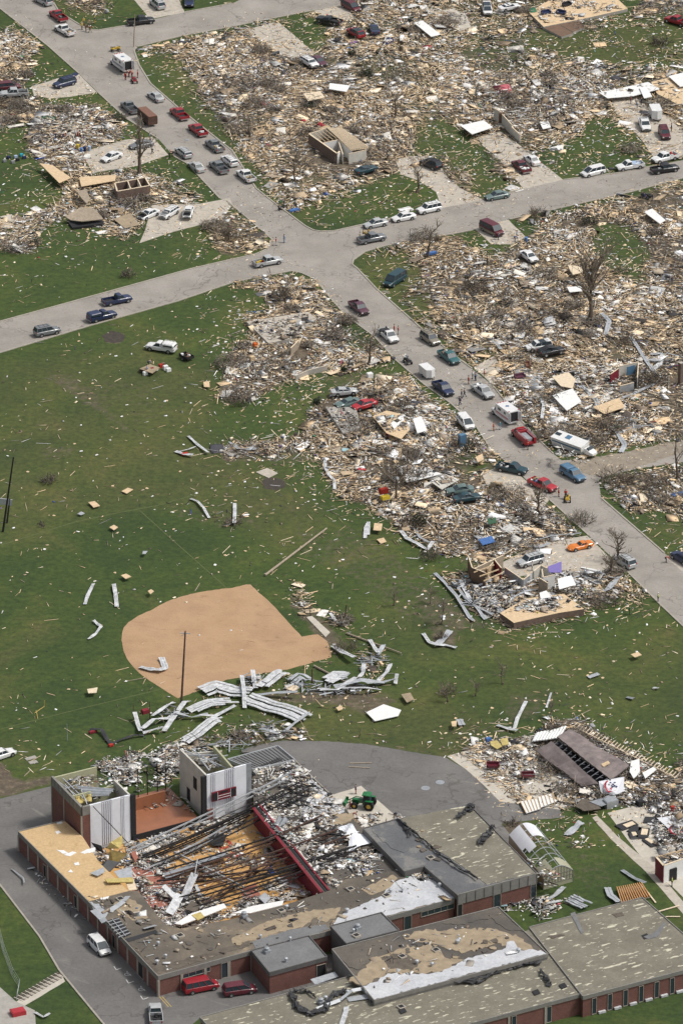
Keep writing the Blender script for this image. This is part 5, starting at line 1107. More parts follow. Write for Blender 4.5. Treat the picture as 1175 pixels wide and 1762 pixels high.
# small scabs of torn felt on the flat roofs
rr = random.Random(77)
for (cx_, cy_, sx_, sy_, z_, n_) in ((350,1620,70,22,H1,14),(500,1575,60,14,H1,10),(720,1630,90,26,zC,16),(850,1620,40,20,zC,8),(730,1450,60,24,zA,8)):
    for k in range(n_):
        x, y = cx_+rr.gauss(0, .5)*sx_, cy_+rr.gauss(0, .5)*sy_; a = rr.uniform(2, 8)
        patch([(x+math.cos(t)*a*rr.uniform(.5, 1.2), y+math.sin(t)*a*.5*rr.uniform(.5, 1.2)) for t in (0, 1, 2, 3, 4, 5)], z_, rr.choice(('brown_patch','tan_patch','roof_brown_dark')), .8, 3, k=2)
# ---------------- wreckage ----------------
dm, nt, p = Mx('wreckage_mix', .85)
at_ = nt.nodes.new('ShaderNodeAttribute'); at_.attribute_name = 'col'
nv = ramp(nt, noise(nt, 2.5, 4, .7), [(.3, (.85, .85, .85)), (.7, (1.12, 1.12, 1.12))]); nt.links.new(mix(nt, 1.0, at_.outputs['Color'], nv, 'MULTIPLY'), p.inputs['Base Color'])
UNIT = np.array([[i, j, k] for i in (-.5, .5) for j in (-.5, .5) for k in (-.5, .5)])
FQ = np.array([(0,1,3,2),(4,6,7,5),(0,4,5,1),(2,3,7,6),(0,2,6,4),(1,5,7,3)])
def boxes_np(C, D, yaw, pit, rol, jit=0.0, seed=0):
    n = len(C); rs = np.random.RandomState(seed); v = UNIT[None]*D[:, None, :]
    if jit: v[:, :, :2] += rs.uniform(-1, 1, (n, 8, 2))*jit*np.minimum(D[:, None, :2], 1.2)
    cr, sr = np.cos(rol)[:, None], np.sin(rol)[:, None]; x, y, z = v[..., 0], v[..., 1], v[..., 2]
    y, z = y*cr-z*sr, y*sr+z*cr
    cp, sp = np.cos(pit)[:, None], np.sin(pit)[:, None]; x, z = x*cp+z*sp, -x*sp+z*cp
    cy, sy = np.cos(yaw)[:, None], np.sin(yaw)[:, None]; x, y = x*cy-y*sy, x*sy+y*cy
    z = z - np.minimum(0, z.min(1, keepdims=True)+C[:, 2:3]-.0)*0
    V = np.stack([x, y, z], -1)+C[:, None, :]; V[..., 2] = np.maximum(V[..., 2], .015)
    Fi = (FQ[None]+np.arange(n)[:, None, None]*8).reshape(-1, 4); return V.reshape(-1, 3), Fi
PAL = {'wood': [(.80,.60,.38),(.72,.53,.32),(.88,.75,.56),(.58,.43,.26),(.82,.66,.45),(.42,.32,.21),(.30,.22,.14)], 'white': [(.82,.81,.78),(.74,.73,.70),(.88,.88,.88),(.64,.62,.58),(.76,.72,.64)],
 'grey': [(.34,.33,.31),(.24,.235,.225),(.44,.44,.43),(.38,.345,.30)], 'dark': [(.035,.033,.032),(.075,.06,.05),(.12,.095,.075),(.05,.05,.06)], 'brown': [(.26,.20,.145),(.34,.27,.20),(.20,.155,.115),(.42,.35,.26)],
 'col': [(.03,.08,.35),(.35,.03,.04),(.10,.20,.42),(.5,.32,.05),(.05,.2,.1),(.25,.15,.35),(.5,.12,.15),(.02,.03,.10),(.35,.55,.6)]}
def pick(rs, n, w_):
    keys = list(PAL); pr = np.stack([w_[k] for k in keys], 1); pr = pr/pr.sum(1, keepdims=True); cs = pr.cumsum(1); u = rs.rand(n, 1); ki = (u > cs).sum(1).clip(0, len(keys)-1); out = np.zeros((n, 3))
    for i, k in enumerate(keys):
        m = ki == i; pal = np.array(PAL[k]); out[m] = pal[rs.randint(0, len(pal), m.sum())]
    return out*rs.uniform(.8, 1.2, (n, 1)), ki
for n_, pl, m_ in DRIVES:
    k = inpoly(pl, gx, gy); Rm[k] *= {'shed_floor': .95, 'courtyard': .55}.get(n_, .30)
EXC = []   # (x, y, r) world spots kept clear: filled by the placement tables before this runs
def clear(X, Y):
    k = np.ones(len(X), bool)
    for x, y, r in EXC: k &= ((X-x)**2+(Y-y)**2) > r*r
    return k
HEAPS = [(20,150,'heap of splintered boards beside the street at the upper left edge'),(130,235,'pale flattened house rubble around the lot with the navy and yellow bins'),(200,330,'ruins and splintered boards between the white cars with open hoods and the tall broken tree'),
 (150,5,'small heap of broken boards on the lawn by the firefighters'),(310,150,'splintered boards strewn on the grass beside the ambulance street'),(430,130,'tan wreckage of a house beside the two side by side parked cars'),(470,230,'wreckage and torn lumber left of the roofless brick house'),
 (600,170,'broken timber field behind the roofless brick house'),(650,300,'wreckage around the crushed green car'),(690,60,'house wreckage around the crushed dark and red cars'),(820,90,'pale wreckage beside the tan bare house floor'),(760,180,'broken timber and grey branches in the upper middle'),
 (900,190,'house wreckage with a standing wall above the driveway of the maroon pickup'),(1010,170,'white sheet littered house wreckage near the group of people'),(1100,110,'grass with scattered boards left of the red truck at the edge'),(960,285,'wreckage on the lawn beside the white minivan street'),(1000,15,'wreckage around the bare tan house floor with dark bins'),
 (540,360,'splintered boards on the corner lawn by the crossroads'),(410,400,'brush and chips piled on the corner left of the crossroads'),(720,470,'wreckage on the lot behind the teal van'),(860,440,'wreckage around the half buried white car'),(950,400,'brush and boards along the lower side of the right hand street'),
 (1110,370,'long boards fanned across the grass below the dark pickup'),(870,530,'tan wreckage field right of the tan wagon'),(1010,500,'wreckage around the tall broken tree on the right'),(1130,560,'wreckage at the right edge below the green patch'),(960,640,'white house wreckage around the dark bare floor'),
 (1090,680,'wreckage with torn grey sheet metal at the right'),(980,760,'brush and wreckage around the overturned white motor home'),(1110,850,'brush and boards below the dirt side road'),(500,580,'house wreckage on the pale concrete slab by the street corner'),(470,660,'branches and chips below the pale slab'),
 (640,700,'house wreckage around the crushed red and silver cars'),(720,770,'multicoloured belongings and boards in the middle heap'),(600,790,'splintered boards along the field edge'),(700,860,'grey brush and wreckage around the bare forked tree'),(830,880,'white and tan house wreckage beside the teal wreck'),(900,920,'boards left of the orange sports car'),
 (900,1020,'grey bent metal wreckage around the half standing house'),(580,1130,'wreckage of the dugout beside the infield'),(430,1210,'wreckage under the fallen white siding'),(900,1330,'wreckage spilled over the concrete shed floor'),(1100,1350,'wreckage right of the mauve fallen roof'),(990,1480,'chips and boards on the grass behind the school'),(330,1300,'wreckage heaped behind the stage house'),(410,895,'small heap of branches on the far side of the ball field')]
def make_heaps():
    rs = np.random.RandomState(3); N = 1350000
    X = rs.uniform(-78, 80, N); Y = rs.uniform(-125, 320, N); px, py = PXY(X, Y, 0)
    inb = (px > -25) & (px < 1200) & (py > -30) & (py < 1600)
    r = look(Rm, px+rs.normal(0, 3, N), py+rs.normal(0, 2, N)); nz = .65*vnoise(X, Y, 5.5, 5)+.35*vnoise(X, Y, 1.6, 6)
    big = vnoise(X+300, Y+50, 14, 9)
    r2 = np.where(r > .5, r*(.42+.75*nz+.85*(big-.45)), r*np.clip((nz-.3)*3.0, 0, 1.7))
    acc = inb & (rs.rand(N) < (r2*.9-.12).clip(0, 1)*.62) & (look(hard.astype(float), px, py) < .5) & (look(bld.astype(float), px, py) < .5) & clear(X, Y)
    # keep crisp margins near streets
    X, Y, px, py, r, nz, big = [a[acc] for a in (X, Y, px, py, r, nz, big)]; n = len(X); W = look(Wm, px, py)+(vnoise(X, Y, 9, 21)-.5)*.8; W = W.clip(0, 1)
    t = rs.rand(n); br = vnoise(X, Y, 11, 33)
    stick = t < .56; chip = (t >= .56) & (t < .92); sht = t >= .92
    huge = sht & (rs.rand(n) < .12)
    L = np.where(stick, rs.gamma(2.2, .56, n).clip(.3, 5.5), np.where(chip, rs.uniform(.1, .38, n), rs.uniform(.5, 1.4, n))); L = np.where(huge, rs.uniform(1.7, 3.4, n), L)
    Wd = np.where(stick, rs.uniform(.05, .15, n), np.where(chip, L*rs.uniform(.4, 1, n), L*rs.uniform(.4, .8, n)))
    T = np.where(stick, .06, np.where(chip, rs.uniform(.03, .14, n), .04))
    hm = (r*(.15+1.2*nz*nz)*.85).clip(.05, 1.3); z = hm*rs.rand(n)**1.1+.05
    yaw = vnoise(X, Y, 16, 41)*math.pi*2.4+rs.normal(0, .6, n); pit = rs.normal(0, .09, n)*(stick*.5+1)+np.where(rs.rand(n) < .05, rs.uniform(-.9, .9, n), 0); rol = rs.normal(0, .18, n)
    tw = stick & (rs.rand(n) < (br-.45)*2.2); Wd = np.where(tw, rs.uniform(.035, .08, n), Wd); L = np.where(tw, L*1.4, L); pit = pit+tw*rs.normal(0, .25, n); D0 = np.where(tw, 1.0, 0.0)
    w_ = {'wood': np.where(stick, 3.6, np.where(chip, 1.6, 2.0))*(1.15-W*.75)*(1-.95*D0), 'white': np.where(stick, .40, 1.5)*(.15+1.6*W)*(1-D0), 'grey': .08+.32*br*(1-W*.3)+D0*.6, 'dark': .2+.26*chip+D0*.4, 'brown': .4*(.4+br)*(1.1-.5*W)+D0*1.2, 'col': .02+.22*chip*W*W*2}
    w_ = {k: np.broadcast_to(v, (n,)).astype(float) for k, v in w_.items()}
    col, ki = pick(rs, n, w_)
    hx = np.array([[*GN(a, b)] for a, b, _ in HEAPS]); own = np.zeros(n, int); best = np.full(n, 1e9)
    for i in range(len(HEAPS)):
        dd = (X-hx[i, 0])**2+((Y-hx[i, 1])*.7)**2; m = dd < best; own[m] = i; best[m] = dd[m]
    # tangles of broken twigs and limbs
    q = rs.choice(n, 260, replace=False); q = q[br[q] > .42][:95]; tx = []
    for i in q:
        m_ = rs.randint(70, 170); R0 = rs.uniform(1.2, 3.4); a = rs.uniform(0, 6.28, m_); rad = R0*np.sqrt(rs.rand(m_)); tx.append(np.stack([X[i]+np.cos(a)*rad, Y[i]+np.sin(a)*rad, rs.rand(m_)*R0*.42+.2], 1))
    tx = np.concatenate(tx); nt_ = len(tx); pal = np.array([(.14,.115,.088),(.22,.18,.14),(.08,.067,.055),(.31,.26,.20),(.26,.24,.21)])
    X = np.concatenate([X, tx[:, 0]]); Y = np.concatenate([Y, tx[:, 1]]); z = np.concatenate([z, tx[:, 2]]); L = np.concatenate([L, rs.uniform(.6, 2.4, nt_)]); Wd = np.concatenate([Wd, rs.uniform(.03, .09, nt_)]); T = np.concatenate([T, rs.uniform(.03, .07, nt_)])
    yaw = np.concatenate([yaw, rs.uniform(0, 6.3, nt_)]); pit = np.concatenate([pit, rs.normal(0, .5, nt_)]); rol = np.concatenate([rol, rs.normal(0, .3, nt_)]); col = np.concatenate([col, pal[rs.randint(0, 5, nt_)]*rs.uniform(.8, 1.2, (nt_, 1))])
    hx_ = [GN(a, b) for a, b, _ in HEAPS]
    for i in range(len(HEAPS)):
        dd = (tx[:, 0]-hx_[i][0])**2+((tx[:, 1]-hx_[i][1])*.7)**2
        if i == 0: bt = dd.copy(); ow = np.zeros(nt_, int)
        else: k2 = dd < bt; ow[k2] = i; bt[k2] = dd[k2]
    own = np.concatenate([own, ow]); n += nt_
    C = np.stack([X, Y, z], 1); D = np.stack([L, Wd, T], 1); tot = 0
    for i, (a, b, lab) in enumerate(HEAPS):
        m = own == i
        if m.sum() < 30: continue
        tot += m.sum(); V, Fi = boxes_np(C[m], D[m], yaw[m], pit[m], rol[m], .16, i); o = Vector((hx[i, 0], hx[i, 1], 0)); V -= np.array(o)
        ob = np_mesh('debris_heap', V, Fi, dm, cols=np.repeat(col[m], 8, 0), label=lab, cat='debris', kind='stuff', group='heaps of storm wreckage'); ob.location = o
    print('heap pieces', tot)
def gym_rubble():
    rs = np.random.RandomState(8)
    specs = [([(158,1462),(430,1396),(440,1400),(410,1425),(300,1450),(285,1490),(215,1500),(165,1480)], 0, 2600, .5, .5),
      ([(215,1500),(262,1488),(300,1520),(360,1550),(400,1552),(440,1530),(520,1500),(575,1530),(556,1537),(400,1580),(290,1606),(240,1540)], 0, 4200, .8, .7),
      ([(262,1488),(420,1405),(480,1460),(560,1520),(470,1500),(380,1520),(330,1540)], 0, 2300, .35, .3),
      ([(434,1326),(506,1310),(545,1350),(500,1400),(520,1440),(560,1470),(640,1450),(690,1498),(600,1512),(578,1528),(545,1510),(437,1390)], 3.4, 2400, .9, .35),
      ([(545,1350),(594,1393),(560,1410),(510,1400)], 3.4, 260, .5, .3),
      ([(500,1400),(600,1412),(610,1440),(560,1470),(520,1440)], 3.4, 900, .8, .6),
      ([(236,1385),(290,1360),(335,1385),(330,1400),(300,1385),(250,1395)], 1.25, 500, .6, .6),
      ([(160,1318),(305,1285),(335,1300),(300,1345),(235,1365),(200,1350)], 0, 1900, .9, 1.8),
      ([(225,1625),(270,1605),(400,1590),(480,1560),(600,1520),(700,1505),(780,1545),(660,1575),(520,1610),(430,1635),(275,1675)], 3.6, 160, .3, .1), ([(150,1540),(230,1560),(280,1600),(200,1590)], 3.6, 60, .3, .1),
      ([(700,1495),(728,1494),(745,1512),(730,1520),(712,1510)], 3.6, 120, .4, .2),
      ([(600,1640),(860,1565),(930,1630),(650,1710)], 4.6, 90, .3, .1), ([(600,1440),(690,1425),(690,1405),(650,1400),(600,1415)], 0, 500, .3, .4)]
    specs += [([(60,1480),(150,1565),(130,1592),(50,1500)], .04, 70, .6, .05), ([(958,768),(1015,788),(1005,800),(952,782)], 2.5, 70, .8, .3), ([(790,990),(860,1000),(900,1040),(870,1075),(810,1040)], .1, 700, .4, 1.0), ([(930,985),(1040,985),(1060,1010),(1010,1030),(940,1010)], .1, 600, 1.0, .7), ([(1122,1395),(1195,1375),(1195,1500),(1145,1498),(1128,1440)], .1, 1500, 1.0, 1.2), ([(895,1485),(925,1478),(975,1520),(940,1535)], 2.6, 90, 1.2, 1.0), ([(860,1560),(930,1540),(1010,1540),(1000,1560),(910,1595)], 0, 420, .6, .9), ([(433,1382),(447,1378),(592,1520),(575,1530)], 3.45, 420, 1.0, .3), ([(985,1365),(1050,1350),(1100,1380),(1040,1395)], .2, 400, .4, 1.2), ([(100,1345),(190,1330),(215,1365),(150,1380)], 7.2, 160, .6, .5), ([(320,1295),(375,1290),(395,1318),(358,1328)], 6.6, 140, .6, .6), ([(915,18),(955,-8),(1035,-20),(1070,12),(1000,28),(940,40)], .7, 420, .8, .3), ([(645,716),(690,714),(700,738),(670,745)], 1.3, 160, .6, .2), ([(870,1055),(905,1034),(965,1026),(998,1046),(960,1052)], 1.3, 330, .9, .35), ([(795,215),(832,208),(845,218),(812,228)], 1.0, 14, .6, .1), ([(430,556),(525,540),(540,548),(500,582),(462,586)], .8, 260, .5, .25), ([(562,702),(610,702),(618,732),(590,740)], .8, 120, .5, .2), ([(375,772),(400,763),(424,771),(398,784)], .2, 30, .3, .2), ([(1125,142),(1160,133),(1190,150),(1165,172)], .7, 40, .8, .1), ([(775,20),(800,24),(805,45),(760,30)], .3, 50, .5, .1), ([(682,800),(740,808),(758,815),(700,828)], 1.1, 120, .5, .4), ([(742,828),(765,816),(788,826),(760,840)], 1.1, 40, .5, .2), ([(1032,158),(1112,142),(1132,152),(1045,167)], 1.0, 60, .9, .2)]
    for poly, z0, n, white, hh in specs:
        P = np.array([GN(x, y, z0) for x, y in poly]); lo, hi = P.min(0), P.max(0); X = rs.uniform(lo[0], hi[0], n*4); Y = rs.uniform(lo[1], hi[1], n*4); k = inpoly([tuple(q) for q in P], X, Y) & (rs.rand(n*4) < (vnoise(X, Y, 3.6, 7)*2.2-.55).clip(0.04 if n > 300 else .5, 1)); X, Y = X[k][:n], Y[k][:n]; m = len(X)
        t = rs.rand(m); stick = t < .28; L = np.where(stick, rs.uniform(.5, 2.4, m), rs.uniform(.1, .6, m)*np.where(rs.rand(m) < .10, 3.2, 1)); Wd = np.where(stick, rs.uniform(.05, .14, m), L*rs.uniform(.3, .9, m)); T = rs.uniform(.03, .12, m); 
        o1 = np.ones(m); col, _ = pick(rs, m, {'wood': o1*.35, 'white': o1*white*3, 'grey': o1*1.2, 'dark': o1*1.0, 'brown': o1*.8, 'col': o1*.07})
        V, Fi = boxes_np(np.stack([X, Y, z0+.06+rs.rand(m)**2.2*hh*vnoise(X, Y, 2.5, 12)*1.4], 1), np.stack([L, Wd, T], 1), rs.uniform(0, 6.3, m), rs.normal(0, .16, m), rs.normal(0, .2, m), .2, 3); V[:, 2] = np.maximum(V[:, 2], z0+.04)
        ob = np_mesh('rubble_litter', V-np.array(OFF), Fi, dm, cols=np.repeat(col, 8, 0), parent=SC_, kind='stuff')
def zone(px, py):
    if look(clay.astype(float), np.array([px]), np.array([py]))[0] > .5: return 'the orange clay infield'
    if py < 240 and px < 300: return 'the small upper left lawn'
    if px < 400 and py < 560: return 'the lawn above the left hand street'
    if px < 240 and py > 1480: return 'the mown strip beside the school car park'
    if py > 1400: return 'the grass behind the school'
    if py > 1200 and px > 700: return 'the grass by the fallen mauve roof'
    if px > 600 and py > 930: return 'the green slope below the half house'
    if py > 1180 and px < 560: return 'the grass behind the stage house'
    if px < 560 and py > 880: return 'the ball field around the clay infield'
    if px < 560 and py > 500: return 'the wide field below the left hand street'
    if px > 850: return 'the green gaps among the right ruins'
    if py < 420: return 'the lawns above the crossroads'
    return 'the narrow lawn between the ruined lots'
def lawn_scatter():
    rs = np.random.RandomState(21); N = 75000
    X = rs.uniform(-72, 74, N); Y = rs.uniform(-125, 300, N); px, py = PXY(X, Y, 0); r = look(Rm, px, py); l = look(Lm, px, py)
    ok = (px > 0) & (px < 1175) & (py > 0) & (py < 1762) & (r < .35) & (look(bld.astype(float), px, py) < .5) & clear(X, Y); hd_ = look(hard.astype(float), px, py) > .5; cl = look(clay.astype(float), px, py) > .5
    left = np.where(px < 1000, 1, .7); nz = vnoise(X, Y, 7, 15)
    dens = (.075+1.9*l)*(.25+1.5*nz**1.5)*np.where(hd_, .05+.5*(l > .22), 1)*np.where(cl, .12, 1)
    k = ok & (rs.rand(N) < dens*.95); X, Y, px, py, l, hd_ = X[k], Y[k], px[k], py[k], l[k], hd_[k]; n = len(X)
    stick = rs.rand(n) < .62; L = np.where(stick, rs.gamma(2.6, .42, n).clip(.3, 3.6), rs.uniform(.15, .7, n)); L = np.where(hd_, L*.5, L); Wd = np.where(stick, rs.uniform(.06, .14, n), L*rs.uniform(.4, .9, n)); T = rs.uniform(.03, .06, n)
    yaw = rs.normal(1.1, .8, n); o1 = np.ones(n); col, ki = pick(rs, n, {'wood': o1*2.4, 'white': o1*np.where(stick, .35, 1.4), 'grey': o1*.35, 'dark': o1*.25, 'brown': o1*.8, 'col': o1*.02})
    size = L*Wd*(py+3000); order = np.argsort(-size*(~hd_)); bigN = order[:300]; rest = np.ones(n, bool); rest[bigN] = False; chips = rest
    for (x_, m_) in (('scattered_splinters', chips),):
        V, Fi = boxes_np(np.stack([X, Y, np.full(n, .05)], 1)[m_], np.stack([L, Wd, T], 1)[m_], yaw[m_], rs.normal(0, .04, m_.sum()), rs.normal(0, .1, m_.sum()), .15, 2)
        np_mesh(x_, V, Fi, dm, cols=np.repeat(col[m_], 8, 0), label='small splinters and chips scattered over lawns and pavement', cat='splinters', kind='stuff')
    print('lawn pieces', n)
    base = {}
    for i in bigN:
        sh = stick[i]; pale = col[i].mean() > .38; key = (sh, pale, rs.randint(3))
        if key not in base:
            m = MB(); q = .1
            if sh: m.add([(-.5,-.5,0),(.46,-.5,0),(.5,.5,0),(-.44,.5,0),(-.5,-.5,1),(.46,-.5,1),(.5,.5,1),(-.44,.5,1)], [(3,2,1,0),(4,5,6,7),(0,1,5,4),(1,2,6,5),(2,3,7,6),(3,0,4,7)])
            else:
                a = [(math.cos(t)*.55*R_.uniform(.8, 1.1), math.sin(t)*.55*R_.uniform(.8, 1.1)) for t in (.7, 1.6, 2.4, 3.3, 3.9, 5.5)]; m.prism(a, 0, 1)
            nm = 'wooden_board' if sh else 'plywood_scrap'; mt = MATS['wood_pale' if pale else ('wood' if key[2] else 'wood_weathered')] if sh else MATS['white_paint' if pale and key[2] == 0 else 'plywood']
            o = m.build(nm, mt); base[key] = o; first = True
        else: o = base[key].copy(); COL.objects.link(o); first = False
        o.location = (X[i], Y[i], .02); o.scale = (L[i], max(Wd[i], .1), .05); o.rotation_euler = (rs.normal(0, .03), rs.normal(0, .03), yaw[i])
        z_ = zone(px[i], py[i]); mat = o.data.materials[0].name
        cdesc = {'wood_pale': 'pale', 'wood': 'tan', 'wood_weathered': 'weathered grey brown', 'white_paint': 'white', 'plywood': 'tan'}[mat]
        tag(o, '%s splintered board lying on %s' % (cdesc, z_) if sh else '%s torn plywood piece lying on %s' % (cdesc, z_), 'board' if sh else 'scrap', 'loose %s on %s' % ('boards' if sh else 'panels', z_))
